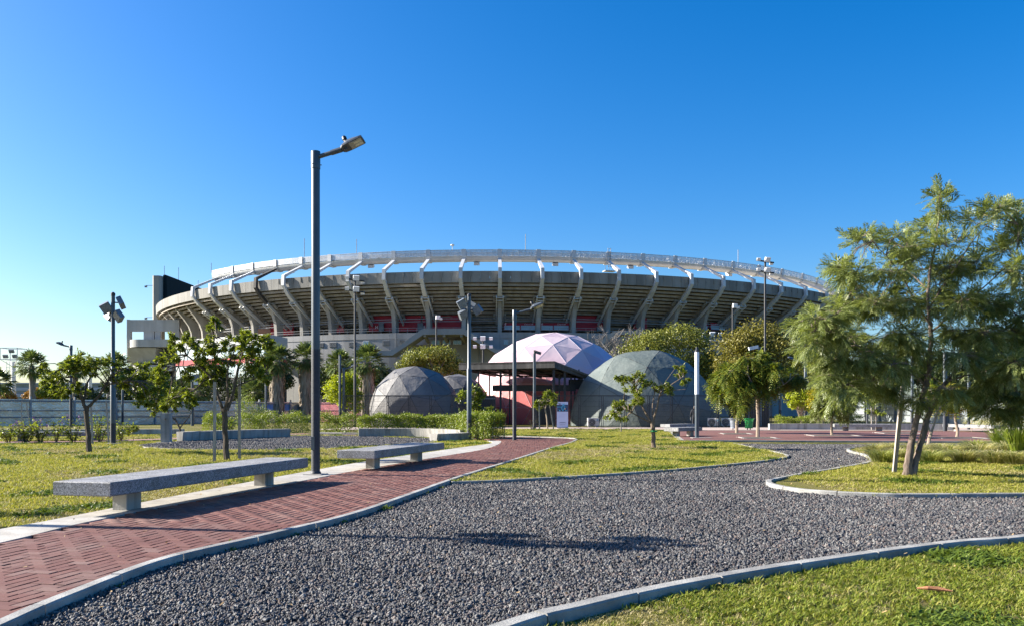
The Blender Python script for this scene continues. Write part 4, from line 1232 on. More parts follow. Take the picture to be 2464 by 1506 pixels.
# red hospitality fronts behind the columns
for (x0, x1, y0, y1) in ((888, 944, 760, 797), (948, 1013, 760, 797), (1017, 1115, 759, 797), (1386, 1452, 760, 795), (1524, 1556, 765, 793), (806, 828, 782, 800), (652, 668, 777, 806), (682, 706, 777, 806), (570, 606, 788, 806), (630, 650, 782, 806)):
    o, L, hh = wall_box(stadium, "red_front", "red_panel", x0, x1, y0, y1, 74.2)
    MB().box((0, -0.16, hh * 0.12), (L, 0.06, 0.12)).build("band", "rail_metal", o)
for (x0, x1, y0, y1) in ((912, 924, 777, 797), (1005, 1018, 777, 797), (1110, 1118, 777, 797), (1436, 1449, 786, 796)):
    wall_box(stadium, "concourse_door", "door_grey", x0, x1, y0, y1, 74.7, 0.3)
def letters(txt, parent, loc, size, mat="print_white", shear=0.0, rot=(PI / 2, 0, 0), name="lettering", align='CENTER'):
    c = bpy.data.curves.new(name, 'FONT'); c.body = txt; c.size = size; c.align_x = align; c.align_y = 'CENTER'; c.shear = shear; c.extrude = 0.01
    c.materials.append(MATS[mat]); o = bpy.data.objects.new(name, c); COL.objects.link(o); o.parent = parent; o.location = loc; o.rotation_euler = rot
    return o
for x, ch in ((906.8, "H"), (1021.5, "E")):
    o, L, hh = wall_box(stadium, "section_sign", "red_panel", x - 4, x + 4, 782, 793, 74.5, 0.1)
    letters(ch, o, (0, -0.08, 0), 0.8)
# drink stand fronts with pale screens
for (x0, x1, nm) in ((1212, 1252, 1), (1252, 1291, 2), (1301, 1331, 1), (1331, 1369, 2), (1668, 1702, 1), (1708, 1745, 2)):
    o, L, hh = wall_box(stadium, "stand_front", "red_panel", x0, x1, 777, 794, 75.0, 0.3)
    MB().box((0, -0.17, -hh * 0.16), (L * 0.92, 0.04, hh * 0.6)).build("screen", "screen_cyan", o)
    if nm == 2: letters("Coca-Cola", o, (0, -0.2, hh * 0.33), 0.36, shear=0.3)
    else:
        b_ = MB(); b_.add([(-0.14, 0, 0.18), (0.14, 0, 0.18), (0.14, 0, -0.02), (0, 0, -0.2), (-0.14, 0, -0.02)], [(0, 1, 2, 3, 4)])
        b_.build("emblem", "print_white", o, loc=(-L * 0.4, -0.17, hh * 0.33))
        b_ = MB(); b_.add([(-0.14, 0, 0.13), (-0.08, 0, 0.18), (0.14, 0, -0.05), (0.09, 0, -0.1)], [(0, 1, 2, 3)])
        b_.build("emblem_sash", "red_panel", o, loc=(-L * 0.4, -0.185, hh * 0.33))
# podium windows
for (x0, x1, y0, y1, ty) in ((769, 780, 824, 835, "louvre"), (793, 811, 823, 835, "louvre"), (839, 858, 822, 834, "louvre"), (874, 888, 820, 831, "glass_blue"), (920, 939, 818, 831, "louvre"), (962, 974, 817, 826, "louvre"), (720, 738, 826, 838, "louvre"),
                             (1212, 1223, 818, 829, "glass_blue"), (860, 876, 858, 868, "glass_blue"), (799, 812, 856, 868, "glass_blue"), (1386, 1400, 815, 826, "glass_blue")):
    o, L, hh = wall_box(stadium, "window", "steel_white" if ty != "louvre" else "door_grey", x0, x1, y0, y1, 79.99, 0.2)
    if ty == "louvre":
        for k in range(5):
            MB().box((0, -0.12, -hh * 0.38 + k * hh * 0.19), (L * 0.92, 0.1, hh * 0.09), rx=0.5).build("louvre_slat", "rail_metal", o)
    else:
        for s_ in (-1, 1): MB().box((s_ * L * 0.23, -0.1, 0), (L * 0.42, 0.06, hh * 0.84)).build("pane", "glass_blue", o)
for x in (757, 952, 1155, 1260):
    wall_box(stadium, "drain_pipe", "stad_podium", x, x + 1.6, 800, 860, 80.1, 0.2)
# outside stairs with solid parapets
def stair(pts_top, pts_bot, d, dep, name="outside_stair"):
    root = empty(name, (0, 0, 0), parent=stadium)
    def loc3(x, y, dd): return at(x, y, dd) - SC
    m = MB()
    for i in range(len(pts_top) - 1):
        A, B = pts_top[i], pts_top[i + 1]; C_, D = pts_bot[i + 1], pts_bot[i]
        m.extrude([loc3(*D, d), loc3(*C_, d), loc3(*B, d), loc3(*A, d)], (0, 0.45, 0))
    m.build("stair_parapet", "stad_podium", root)
    m = MB()
    for i in range(len(pts_bot) - 1):
        m.extrude([loc3(*pts_bot[i], d) + Vector((0, 0.46, 0.02)), loc3(*pts_bot[i + 1], d) + Vector((0, 0.46, 0.02)), loc3(*pts_bot[i + 1], d) + Vector((0, 0.46, 0.42)), loc3(*pts_bot[i], d) + Vector((0, 0.46, 0.42))], (0, dep, 0))
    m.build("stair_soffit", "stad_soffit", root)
    return root
st = stair([(905, 843), (940, 843), (967, 827), (1016, 790.5), (1116, 789.6), (1194, 840), (1222, 840)], [(905, 854.5), (944, 854.5), (972, 836), (1018, 804.8), (1115, 804), (1195, 851), (1222, 851)], 136.5, 5.0)
for xx in (1022, 1068, 1110):
    MB().bar(at(xx, 806, 136.7) - SC, at(xx + 9, 822, 141.5) - SC, 0.4, 0.5).build("stair_bracket", "stad_soffit", st)
for (x0, x1) in ((1038, 1059), (1064, 1085), (1090, 1111)):
    o = MB().box((0, 0, 0), ((x1 - x0) * 141.2 / F, 0.3, 10.5 * 141.2 / F)).build("window", "steel_white", stadium, loc=at((x0 + x1) / 2, 823, 141.7) - SC)
    w_ = (x1 - x0) * 141.2 / F
    for s_ in (-1, 1): MB().box((s_ * w_ * 0.23, -0.15, 0), (w_ * 0.43, 0.06, 9 * 141.2 / F)).build("pane", "glass_blue", o)
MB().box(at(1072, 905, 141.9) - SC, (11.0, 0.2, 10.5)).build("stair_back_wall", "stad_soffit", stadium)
stair([(1442, 822), (1478, 795), (1548, 794), (1600, 830)], [(1448, 829), (1482, 805), (1547, 804), (1597, 841)], 138.0, 4.0)

# ------------------------------------------------------------------ scoreboard tower
d = 199.0
tw = empty("scoreboard_tower", (px(381, d), d, 0), "tall concrete tower slab carrying the dark back of a scoreboard", "tower")
zt = hz(665, d)
sh = MB(); sh.prism([(-1.1, -0.6), (-0.7, -1.0), (0.5, -1.0), (0.9, -0.6), (0.9, 1.6), (-1.1, 1.6)], 0, zt)
sh.build("shaft", "stad_concrete", tw)
sb = MB().box((1.35, 16, zt - 4.0), (0.9, 31, 8.5)).build("scoreboard", "scoreboard", tw)
m = MB()
for k in range(14): m.box((0.95, 0.9, zt - 0.4 - k * 0.62), (0.5, 0.35, 0.4))
m.build("bracket_row", "black_steel", tw)
MB().bar((1.2, 0.6, zt + 0.3), (1.2, 31, zt + 0.3), 0.5, 0.25).build("top_rail", "black_steel", tw)
for yy, h in ((0.5, 2.2), (9, 3.2), (22, 2.0)):
    MB().tube([(1.2, yy, zt + 0.3), (1.2, yy, zt + 0.3 + h)], 0.06, 6).build("antenna", "rail_metal", tw)
for zz in (zt - 2.2, zt - 9.6):
    MB().bar((-1.1, 0, zz), (-2.9, 0, zz), 0.1).box((-2.9, 0, zz - 0.25), (0.5, 0.4, 0.4)).build("bracket_lamp", "rail_metal", tw)

# ------------------------------------------------------------------ ramp tower
d = 178.0
rt = empty("ramp_tower", (px(305, d), d, 0), "pale concrete spiral ramp building at the stadium's sunlit end", "ramp building")
W = (430 - 305) * d / F
def rz_(y): return hz(y, d)
def xr(x): return (x - 305) * d / F
# upper frame: side wall with slot, top beam, posts
m = MB(); m.prism([(0.0, 0.0), (0.5, 0.3), (-0.5, 3.2), (-1.0, 3.0)], rz_(872), rz_(768)); m.build("end_wall", "ramp_concrete", rt)
MB().lathe([(0.9, -0.03), (0.9, 0.03)], 20).build("round_slot", "stad_dark", rt, loc=(-0.56, 1.5, rz_(808)), rot=(0, PI / 2, 0.32))
MB().box(((xr(431)) / 2, 0.3, (rz_(769) + rz_(797)) / 2), (xr(431), 0.6, rz_(769) - rz_(797))).build("top_beam", "ramp_concrete", rt)
for x0, x1 in ((305, 314), (345, 370), (372, 386), (420, 431)):
    MB().box((xr((x0 + x1) / 2), 0.45, (rz_(790) + rz_(822)) / 2), (xr(x1) - xr(x0), 0.7, rz_(790) - rz_(822))).build("post", "ramp_concrete", rt)
MB().box(((xr(431)) / 2, 3.2, (rz_(769) + rz_(790)) / 2), (xr(431), 0.5, rz_(769) - rz_(790))).build("back_beam", "ramp_concrete", rt)
def curved_band(y0, y1, x0, x1, y_b, name="ramp_band", soffit=True, off=-1.2):
    """ramp parapet: rounded left end swelling to the front"""
    z0, z1 = rz_(y1), rz_(y0)
    plan = []
    for k in range(13):
        a = PI + (PI / 2) * k / 12
        plan.append((xr(x0) + 3.2 + 3.2 * math.cos(a), 2.0 + off + 3.2 * math.sin(a)))
    plan += [(xr(x1), off - 1.2), (xr(x1), 9.0), (xr(x0), 9.0)]
    MB().prism(plan, z0, z1).build(name, "ramp_concrete", rt)
    return plan
curved_band(818, 836, 312, 455, 0)
m = MB()   # sloping underside
a0 = [(xr(306), 0.2, rz_(873)), (xr(370), 0.2, rz_(873)), (xr(385), -2.0, rz_(838)), (xr(318), -2.0, rz_(838))]
b0 = [(p[0], 8.5, p[2]) for p in a0]
m.add([*a0, *b0], [(0, 1, 2, 3), (7, 6, 5, 4), (0, 4, 5, 1), (1, 5, 6, 2), (2, 6, 7, 3), (3, 7, 4, 0)])
m.build("ramp_soffit", "ramp_concrete", rt)
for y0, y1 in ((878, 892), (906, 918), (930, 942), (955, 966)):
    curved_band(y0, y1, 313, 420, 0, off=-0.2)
    MB().box((xr(372), 4.0, rz_(y1 + 6)), (xr(412) - xr(325), 6.0, abs(rz_(y1) - rz_(y1 + 12)))).build("ramp_gap_shade", "stad_dark", rt)  # solid near-black block painting the shade of the open gap
MB().box((xr(366), 3.5, rz_(900) / 2 + 0), (2.6, 4.0, rz_(868))).build("core", "ramp_concrete", rt)
for x0 in (314, 328): MB().box((xr(x0), 1.5, rz_(876)), (0.5, 0.6, 1.2)).build("post", "ramp_concrete", rt)

# ------------------------------------------------------------------ glass entrance building
gb = empty("entrance_building", (0, 0, 0), "white fronted glass building with a red band, behind the young tree", "building")
A = Vector((px(640, 133), 133.0, 0)); B = Vector((px(424, 146), 146.0, 0)); Cc = Vector((px(690, 141), 141.0, 0))
def wall_piece(P, Q, y0, y1, dref, nm, mat, thick=0.3, off=0.0):
    z0, z1 = hz(y1, dref), hz(y0, dref)
    d_ = (Q - P); n_ = Vector((d_.y, -d_.x, 0)).normalized()
    if n_.y > 0: n_ = -n_
    c0 = P + n_ * off
    m = MB(); m.extrude([c0 + Vector((0, 0, z0)), c0 + d_ + Vector((0, 0, z0)), c0 + d_ + Vector((0, 0, z1)), c0 + Vector((0, 0, z1))], -n_ * thick)
    return m.build(nm, mat, gb)
pmat("facade_white", (0.38, 0.392, 0.405), (0.44, 0.45, 0.46), 0.4, 0.5)
m_, nt_, b_s = nodes("facade_glass")
n_g = noise(nt_, 0.25, 3)
r_g = ramp(nt_, n_g.outputs[0], [(0.35, (0.28, 0.40, 0.48)), (0.65, (0.45, 0.56, 0.62))])
nt_.links.new(r_g.outputs[0], b_s.inputs['Base Color']); b_s.inputs['Roughness'].default_value = 0.08; b_s.inputs['Specular IOR Level'].default_value = 0.9
for P, Q in ((B, A), (A, Cc)):
    wall_piece(P, Q, 803, 827, 133, "fascia", "facade_white", 0.5, 0.15)
    nb = 7 if P is B else 2
    for k in range(nb):
        p0, p1 = P + (Q - P) * (k / nb), P + (Q - P) * ((k + 1) / nb - 0.012)
        wall_piece(p0, p1, 827.3, 856, 133, "glass_pane", "facade_glass", 0.3)
        wall_piece(p0, p1, 871, 905, 133, "glass_pane", "facade_glass", 0.3)
    wall_piece(P, Q, 856.3, 870.7, 133, "red_band", "red_panel", 0.4, 0.1)
    wall_piece(P, Q, 905.3, 985, 133, "base_wall", "stad_dark", 0.4)
MB().sheet([(B.x, B.y), (A.x, A.y), (Cc.x, Cc.y), (B.x + 10, B.y + 8)], hz(804, 133)).build("roof_deck", "stad_podium", gb)
for xx in (520, 560, 600, 625):
    pq = at(xx, 803, 139); MB().bar((pq.x, pq.y, pq.z), (pq.x, pq.y, pq.z + 1.3), 0.08).build("roof_post", "rail_metal", gb)
# orange builders' boards on its roof
MB().box(tuple(at(636, 800, 138)), (1.9, 0.15, 1.2), rz=0.2).build("roof_board", "bark_piece", gb)
# ================================================================== GEODESIC DOMES
def m_fabric(name, c1, c2, rough=0.6):
    m, nt, b = nodes(name)
    n1 = noise(nt, 0.5, 5); n2 = noise(nt, 5, 5); n3 = noise(nt, 1.6, 6)
    r = ramp(nt, n1.outputs[0], [(0.35, c1), (0.65, c2)])
    f = ramp(nt, n2.outputs[0], [(0.3, (0.9, 0.9, 0.9)), (0.7, (1.06, 1.06, 1.06))])
    oi = nt.nodes.new("ShaderNodeObjectInfo"); f2 = ramp(nt, oi.outputs['Random'], [(0, (0.9, 0.9, 0.9)), (1, (1.1, 1.1, 1.1))])
    f = f2 if False else f
    r_out = mixc(nt, 1.0, r.outputs[0], f2.outputs[0], 'MULTIPLY')
    nt.links.new(mixc(nt, 1.0, r_out, f.outputs[0], 'MULTIPLY'), b.inputs['Base Color'])
    b.inputs['Roughness'].default_value = rough; b.inputs['Specular IOR Level'].default_value = 0.35
    bump(nt, b, n3.outputs[0], 0.55, 0.12)
m_fabric("fabric_grey", (0.105, 0.103, 0.105), (0.16, 0.155, 0.152))
m_fabric("fabric_green", (0.088, 0.112, 0.105), (0.13, 0.152, 0.14))
pmat("fabric_seam", (0.03, 0.03, 0.033), (0.05, 0.05, 0.055), 1, 0.8)
pmat("fabric_seam_pale", (0.5, 0.42, 0.46), (0.6, 0.5, 0.55), 1, 0.8)
def m_print():
    """printed membrane: coral at the foot through pink to near white, lilac and blue to one side, part print, part painted shade"""
    m, nt, b = nodes("fabric_printed")
    t = nt.nodes.new("ShaderNodeTexCoord"); s = nt.nodes.new("ShaderNodeSeparateXYZ"); nt.links.new(t.outputs['Object'], s.inputs[0])
    n1 = noise(nt, 0.22, 4)
    def mad(a, k, c, other=None):
        x = nt.nodes.new("ShaderNodeMath"); x.operation = 'MULTIPLY_ADD'; nt.links.new(a, x.inputs[0]); x.inputs[1].default_value = k
        if other is not None: nt.links.new(other, x.inputs[2])
        else: x.inputs[2].default_value = c
        return x.outputs[0]
    nz = mad(n1.outputs[0], 0.30, -0.15)
    zf = mad(s.outputs[2], 1 / 9.2, 0, nz)
    rz1 = ramp(nt, zf, [(0.0, (0.60, 0.12, 0.12)), (0.28, (0.68, 0.18, 0.16)), (0.42, (0.62, 0.27, 0.27)), (0.6, (0.52, 0.35, 0.375)), (0.85, (0.52, 0.43, 0.455))])
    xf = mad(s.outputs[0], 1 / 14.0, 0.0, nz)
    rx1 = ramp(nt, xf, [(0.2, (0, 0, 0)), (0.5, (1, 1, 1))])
    c = mixc(nt, rx1.outputs[0], rz1.outputs[0], (0.36, 0.38, 0.62))  # lilac blue side: part print, part shade put into the colour
    # bottom stays warm on both sides
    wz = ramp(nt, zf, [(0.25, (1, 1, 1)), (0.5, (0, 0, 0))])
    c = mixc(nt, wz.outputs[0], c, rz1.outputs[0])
    oi = nt.nodes.new("ShaderNodeObjectInfo"); f2 = ramp(nt, oi.outputs['Random'], [(0, (0.82, 0.75, 0.82)), (0.5, (0.98, 0.95, 0.97)), (1, (1.1, 1.09, 1.08))])
    c = mixc(nt, 1.0, c, f2.outputs[0], 'MULTIPLY')
    nt.links.new(c, b.inputs['Base Color']); b.inputs['Roughness'].default_value = 0.5
    n3 = noise(nt, 1.2, 5); bump(nt, b, n3.outputs[0], 0.35, 0.1)
m_print()
def dome(loc, rad, zc, label, mat, seam, freq=3, rz=0.0, tilt=0.0, bulge=0.02, roundness=0.5):
    root = empty("geodesic_dome", loc, label, "dome", "geodesic fabric domes", rz=0)
    bm = bmesh.new(); bmesh.ops.create_icosphere(bm, subdivisions=freq, radius=rad)
    M = Matrix.Translation((0, 0, zc)) @ Matrix.Rotation(rz, 4, 'Z') @ Matrix.Rotation(tilt, 4, 'X')
    bm.transform(M)
    bmesh.ops.bisect_plane(bm, geom=bm.verts[:] + bm.edges[:] + bm.faces[:], plane_co=(0, 0, 0), plane_no=(0, 0, -1), clear_outer=True)
    C_ = Vector((0, 0, zc))
    for f in bm.faces:
        pts = [v.co.copy() for v in f.verts]; c = sum(pts, Vector()) / len(pts)
        n = (c - C_).normalized()
        if n.y > 0.55: continue                 # far side, never seen from the park
        k = 0.085 / rad
        ring = [p + (c - p) * k + n * 0.01 for p in pts]
        m = MB(); N_ = len(ring)
        # taut fabric: half way between the flat facet and the sphere, dipped a little at its middle
        for i in range(N_):
            A_, B_, G_ = ring[i], ring[(i + 1) % N_], sum(ring, Vector()) / N_
            K_ = 3; vs_ = []; ix = {}
            for p_ in range(K_ + 1):
                for q_ in range(K_ + 1 - p_):
                    w_ = A_ + (B_ - A_) * (p_ / K_) + (G_ - A_) * (q_ / K_)
                    sp = C_ + (w_ - C_).normalized() * rad
                    dip = bulge * rad * (q_ / K_) * ((f.index * 7) % 5) / 5
                    ix[(p_, q_)] = len(vs_); vs_.append(w_.lerp(sp, roundness) - n * dip)
            fs = []
            for p_ in range(K_):
                for q_ in range(K_ - p_):
                    fs.append((ix[(p_, q_)], ix[(p_ + 1, q_)], ix[(p_, q_ + 1)]))
                    if p_ + q_ < K_ - 1: fs.append((ix[(p_ + 1, q_)], ix[(p_ + 1, q_ + 1)], ix[(p_, q_ + 1)]))
            m.add(vs_, fs)
        m.build("membrane_panel", mat, root, fix=False)
    sm = MB()
    for e_ in bm.edges:
        a_, b_2 = e_.verts[0].co, e_.verts[1].co
        nn_ = ((a_ + b_2) / 2 - C_).normalized()
        if nn_.y > 0.3 or max(a_.z, b_2.z) < 0.05: continue
        mid_ = ((a_ + b_2) / 2); mid_ = mid_.lerp(C_ + nn_ * rad, roundness) + nn_ * 0.012
        sm.tube([a_ + (a_ - C_).normalized() * 0.01, mid_, b_2 + (b_2 - C_).normalized() * 0.01], 0.014, 4, cap=False)
    sm.build("seam_strap", seam, root)
    # frame and backing behind the panels
    m = MB(); vs_ = [tuple(C_ + (v.co - C_) * 0.96) for v in bm.verts]
    bm.verts.index_update()
    m.add(vs_, [[v.index for v in f.verts] for f in bm.faces]); m.build("inner_lining", seam, root)
    bm.free()
    return root
d1 = dome((px(997, 73.0), 73.0, 0), 3.88, 1.35, "small dark grey geodesic dome left of the black canopy", "fabric_grey", "fabric_seam", 2, 0.3, 0.25, 0.014, 0.4)
dome((px(1095, 82.0), 82.0, 0), 3.55, 1.35, "dark grey dome half hidden behind the small left dome", "fabric_grey", "fabric_seam", 2, 0.9, 0.5, 0.014, 0.4)
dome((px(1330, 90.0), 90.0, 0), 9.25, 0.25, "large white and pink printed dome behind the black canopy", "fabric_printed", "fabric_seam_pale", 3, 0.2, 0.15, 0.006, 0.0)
dr = dome((px(1551, 76.4), 76.4, 0), 6.85, 0.05, "wide grey green geodesic dome on the other side of the canopy", "fabric_green", "fabric_seam", 2, 0.55, 0.3, 0.008, 0.5)
for (th, ph) in ((0.1, 1.2),):
    pass
MB().box((px(1553, 76.4) * 0 + 0.1, -1.0, 6.88), (0.3, 0.2, 0.22)).build("vent_cap", "black_steel", dr)
MB().box((-1.9, -1.2, 4.75), (0.35, 0.2, 0.16), ry=0.4).build("vent_cap", "black_steel", d1)

# ------------------------------------------------------------------ black canopy before the printed dome
cnp = empty("entrance_canopy", (0, 0, 0), "flat black steel canopy on thin posts before the pink dome", "canopy")
pmat("canopy_felt", (0.022, 0.022, 0.022), (0.05, 0.048, 0.045), 1.2, 0.8, streak=((0.09, 0.088, 0.083), 2.0))
dC, dL = 71.5, 75.0
Ctop = [at(1104, 872.5, dL), at(1334.7, 868, dC), at(1424.7, 903.5, 80.0), at(1190, 893, 83.5)]
Cbot = [at(1104, 889, dL), at(1334.7, 884, dC), at(1420, 914, 80.0), at(1190, 906, 83.5)]
def quad_slab(A, B, t, nm, mat, par):
    """fascia between two edges, t thick inwards"""
    n = (B[0] - A[0]).cross(A[1] - A[0]).normalized()
    return MB().extrude([A[0], B[0], B[1], A[1]], n * t).build(nm, mat, par)
quad_slab((Ctop[0], Cbot[0]), (Ctop[1], Cbot[1]), 0.15, "fascia", "canopy_felt", cnp)
quad_slab((Ctop[1], Cbot[1]), (Ctop[2], Cbot[2]), 0.15, "fascia", "canopy_felt", cnp)
quad_slab((Ctop[3], Cbot[3]), (Ctop[0], Cbot[0]), 0.15, "fascia", "canopy_felt", cnp)
m = MB(); m.add([p - Vector((0, 0, 0.03)) for p in Ctop] + [p - Vector((0, 0, 0.2)) for p in Ctop], [(0, 1, 2, 3), (7, 6, 5, 4), (0, 4, 5, 1), (1, 5, 6, 2), (2, 6, 7, 3), (3, 7, 4, 0)])
m.build("roof_deck", "canopy_felt", cnp)
for f in (0.08, 0.3, 0.5, 0.7, 0.92):
    a = Cbot[0].lerp(Cbot[1], f) + Vector((0, 0.2, 0.12)); b_ = Cbot[3].lerp(Cbot[2], f) + Vector((0, -0.2, 0.1))
    MB().bar(a, b_, 0.14, 0.2).build("roof_beam", "black_steel", cnp)
for f in (0.12, 0.45, 0.8):
    a = Cbot[0].lerp(Cbot[3], f) + Vector((0.2, 0, 0.05)); b_ = Cbot[1].lerp(Cbot[2], f) + Vector((-0.2, 0, 0.05))
    MB().bar(a, b_, 0.1, 0.14).build("roof_beam", "black_steel", cnp)
for x, d in ((1152, 75.2), (1178, 79.5), (1204.6, 75.0), (1226.6, 80.0), (1332.5, 72.2), (1345.7, 76), (1359, 74.2), (1374, 78), (1383, 79), (1393, 79.6)):
    zt = hz(888, d) if x > 1300 else hz(892, d)
    MB().box((px(x, d), d, zt / 2), (0.2 if x in (1204.6, 1332.5, 1359) else 0.13, 0.16, zt)).build("post", "black_steel", cnp)
z0, z1 = hz(940, 78), hz(925.5, 78)
MB().box(((px(1185, 78) + px(1386, 78)) / 2, 78.2, (z0 + z1) / 2), (px(1386, 78) - px(1185, 78), 0.35, z1 - z0)).build("cross_beam", "black_steel", cnp)
MB().box((px(1392, 79), 79.2, hz(924, 79)), (1.8, 0.5, 0.9)).build("duct", "black_steel", cnp)
MB().box((px(1216, 76), 76, hz(901, 76)), (0.35, 0.15, 0.15)).build("canopy_lamp", "white_paint", cnp)
# entrance doors in front of the dome
dk = empty("entrance_lobby", (px(1306, 79.0), 79.0, 0), "black lobby with closed dark doors under the canopy", "lobby")
w = (1334 - 1283) * 79 / F; h = hz(953, 79)
MB().box((0, 0.4, h / 2), (w, 0.8, h)).build("lobby_box", "black_steel", dk)
for s_ in (-1, 1): MB().box((s_ * w * 0.24, -0.03, h * 0.46), (w * 0.42, 0.05, h * 0.88)).build("door_leaf", "pole_dark", dk)
dk2 = empty("dark_kiosk", (px(1172, 76.5), 76.5, 0), "black side booth between the dark domes and the canopy", "booth")
MB().box((0, 0.5, hz(952, 76.5) / 2), (1.5, 1.2, hz(952, 76.5))).build("booth_box", "black_steel", dk2)
MB().box((0, -0.14, hz(958, 76.5)), (1.6, 0.1, 0.12)).build("booth_rail", "rail_metal", dk2)

# ------------------------------------------------------------------ black mesh fence
DF = 68.7
FH = hz(951, DF)
fence = empty("mesh_fence", (0, DF, 0), "tall black wire mesh fence in front of the domes", "fence")
xs = [px(830 + 51.5 * k, DF) for k in range(7)] + [px(1190, DF)]
def wire_mesh(L):
    m = MB(); n = int(L / 0.06)
    for k in range(n + 1):
        m.bar((k * L / n, 0, 0.12), (k * L / n, 0, FH - 0.05), 0.009)
    for zz in (0.12, 0.5, 0.9, 1.3, 1.7, 2.1, FH - 0.05):
        m.bar((0, 0, zz), (L, 0, zz), 0.013)
    return m.mesh("wire_panel", "black_steel", fix=False)
def fence_run(xs):
    cache = {}
    for a, b_ in zip(xs, xs[1:]):
        L = round(b_ - a - 0.2, 2)
        if L not in cache: cache[L] = wire_mesh(L)
        link("wire_panel", cache[L], fence, (a + 0.1, 0, 0))
        MB().bar((a, 0, FH), (b_, 0, FH), 0.06).build("top_rail", "black_steel", fence)
        MB().bar((a, 0, 0.12), (b_, 0, 0.12), 0.06).build("bottom_rail", "black_steel", fence)
    for a in xs:
        MB().box((a - 0.06, 0, FH / 2), (0.05, 0.06, FH)).box((a + 0.06, 0, FH / 2), (0.05, 0.06, FH)).box((a, 0.02, FH * 0.7), (0.16, 0.03, 0.05)).box((a, 0.02, FH * 0.3), (0.16, 0.03, 0.05)).build("post", "black_steel", fence)
fence_run(xs)
xs2 = [px(1290, DF), px(1338, DF)] + [px(1394 + 55.5 * k, DF) for k in range(7)] + [px(1775, DF), px(1815, DF), px(1855, DF)]
fence_run(xs2)
# dark slatted enclosure at the fence's end
enc = empty("slatted_enclosure", (px(1806, 71.5), 71.5, 0), "dark slatted enclosure behind the feathery trees", "enclosure")
w = (1852 - 1758) * 71.5 / F; h = hz(945, 71.5)
MB().box((0, 0.5, h / 2), (w, 0.6, h)).build("panel_wall", "black_steel", enc)
for k in range(16):
    MB().box((-w / 2 + (k + 0.5) * w / 16, 0.16, h / 2), (w / 26, 0.08, h)).build("upright_slat", "door_grey" if k % 5 == 2 else "pole_dark", enc)

# ------------------------------------------------------------------ air conditioners
pmat("ac_white", (0.62, 0.62, 0.60), (0.72, 0.72, 0.70), 4, 0.5)
pmat("ac_grille", (0.03, 0.032, 0.035), (0.06, 0.062, 0.066), 4, 0.5)
pmat("sticker_blue", (0.03, 0.30, 0.55), (0.05, 0.36, 0.6), 2, 0.5)
def ac(x, d, label, rz):
    root = empty("air_conditioner", (px(x, d), d, 0), label, "air conditioner", "outdoor air conditioner units", rz=rz)
    W_, D_, H_ = 0.92, 0.36, 0.70
    MB().box((0, 0, 0.06 + H_ / 2), (W_, D_, H_)).build("casing", "ac_white", root)
    MB().lathe([(0.29, -0.012), (0.29, 0.012)], 28).build("fan_opening", "ac_grille", root, loc=(-0.13, -D_ / 2 - 0.008, 0.06 + H_ * 0.5), rot=(PI / 2, 0, 0))
    m = MB()
    for k in range(1, 5):
        r_ = 0.065 * k
        m.tube([(r_ * math.cos(a), 0, r_ * math.sin(a)) for a in [2 * PI * q / 20 for q in range(21)]], 0.006, 4)
    m.lathe([(0.04, -0.01), (0.05, 0.02)], 10)
    m.build("fan_guard", "ac_white", root, loc=(-0.13, -D_ / 2 - 0.03, 0.06 + H_ * 0.5))
    MB().box((0.33, -D_ / 2 - 0.004, 0.6), (0.13, 0.01, 0.08)).build("sticker", "sticker_blue", root)
    m = MB()
    for i in range(2):
        for k in range(8): m.box((-W_ / 2 - 0.004, -0.08 + i * 0.15, 0.14 + k * 0.07), (0.01, 0.09, 0.04))
    m.build("side_grille", "ac_grille", root)
    MB().box((W_ / 2 + 0.004, 0.0, 0.06 + H_ / 2), (0.012, D_ * 0.85, H_ * 0.9)).build("service_panel", "door_grey", root)
    for s_ in (-1, 1): MB().box((s_ * 0.3, 0, 0.03), (0.1, 0.42, 0.06)).build("foot", "ac_white", root)
ac(1427, 69.6, "white air conditioner unit standing alone beside the banner", 0.12)
ac(1717, 69.8, "white air conditioner unit left of the fence post by the grey bin", -0.35)
ac(1750, 70.4, "air conditioner unit in shade just behind the grey bin", -0.35)

# ------------------------------------------------------------------ litter bins
def m_paint(name, c, rough=0.35):
    pmat(name, c, tuple(v * 1.2 for v in c), 6, rough, spec=0.6)
m_paint("bin_green", (0.012, 0.24, 0.055)); m_paint("bin_grey", (0.20, 0.22, 0.25))
def bin_(x, d, label, mat):
    root = empty("litter_bin", (px(x, d), d, 0), label, "bin", "slatted litter bins")
    n = 22
    prof = [(0.27, 0.14), (0.29, 0.62), (0.32, 0.74), (0.40, 0.83)]
    for k in range(n):
        a = 2 * PI * k / n; da = 0.095
        m = MB(); vs_ = []
        for r_, z in prof:
            for rr in (r_, r_ - 0.012):
                for s_ in (-da, da): vs_.append((rr * math.cos(a + s_), rr * math.sin(a + s_), z))
        fs = [(0, 1, 3, 2), (12, 14, 15, 13)]
        for i in range(3):
            o = 4 * i
            fs += [(o, o + 4, o + 5, o + 1), (o + 2, o + 3, o + 7, o + 6), (o, o + 2, o + 6, o + 4), (o + 1, o + 5, o + 7, o + 3)]
        m.add(vs_, fs); m.build("slat", mat, root)
    def hoop(r_, z, h, nm):
        MB().lathe([(r_, z), (r_ + 0.012, z), (r_ + 0.012, z + h), (r_, z + h)], 30, cap=False).build(nm, mat, root, True)
    hoop(0.272, 0.13, 0.07, "hoop"); hoop(0.288, 0.56, 0.06, "hoop"); hoop(0.40, 0.82, 0.025, "rim")
    MB().lathe([(0.26, 0.14), (0.26, 0.16)], 20).build("bottom", mat, root)
    for s_ in (-1, 1): MB().box((s_ * 0.1, 0, 0.075), (0.06, 0.06, 0.15)).build("leg", "pole_dark", root)
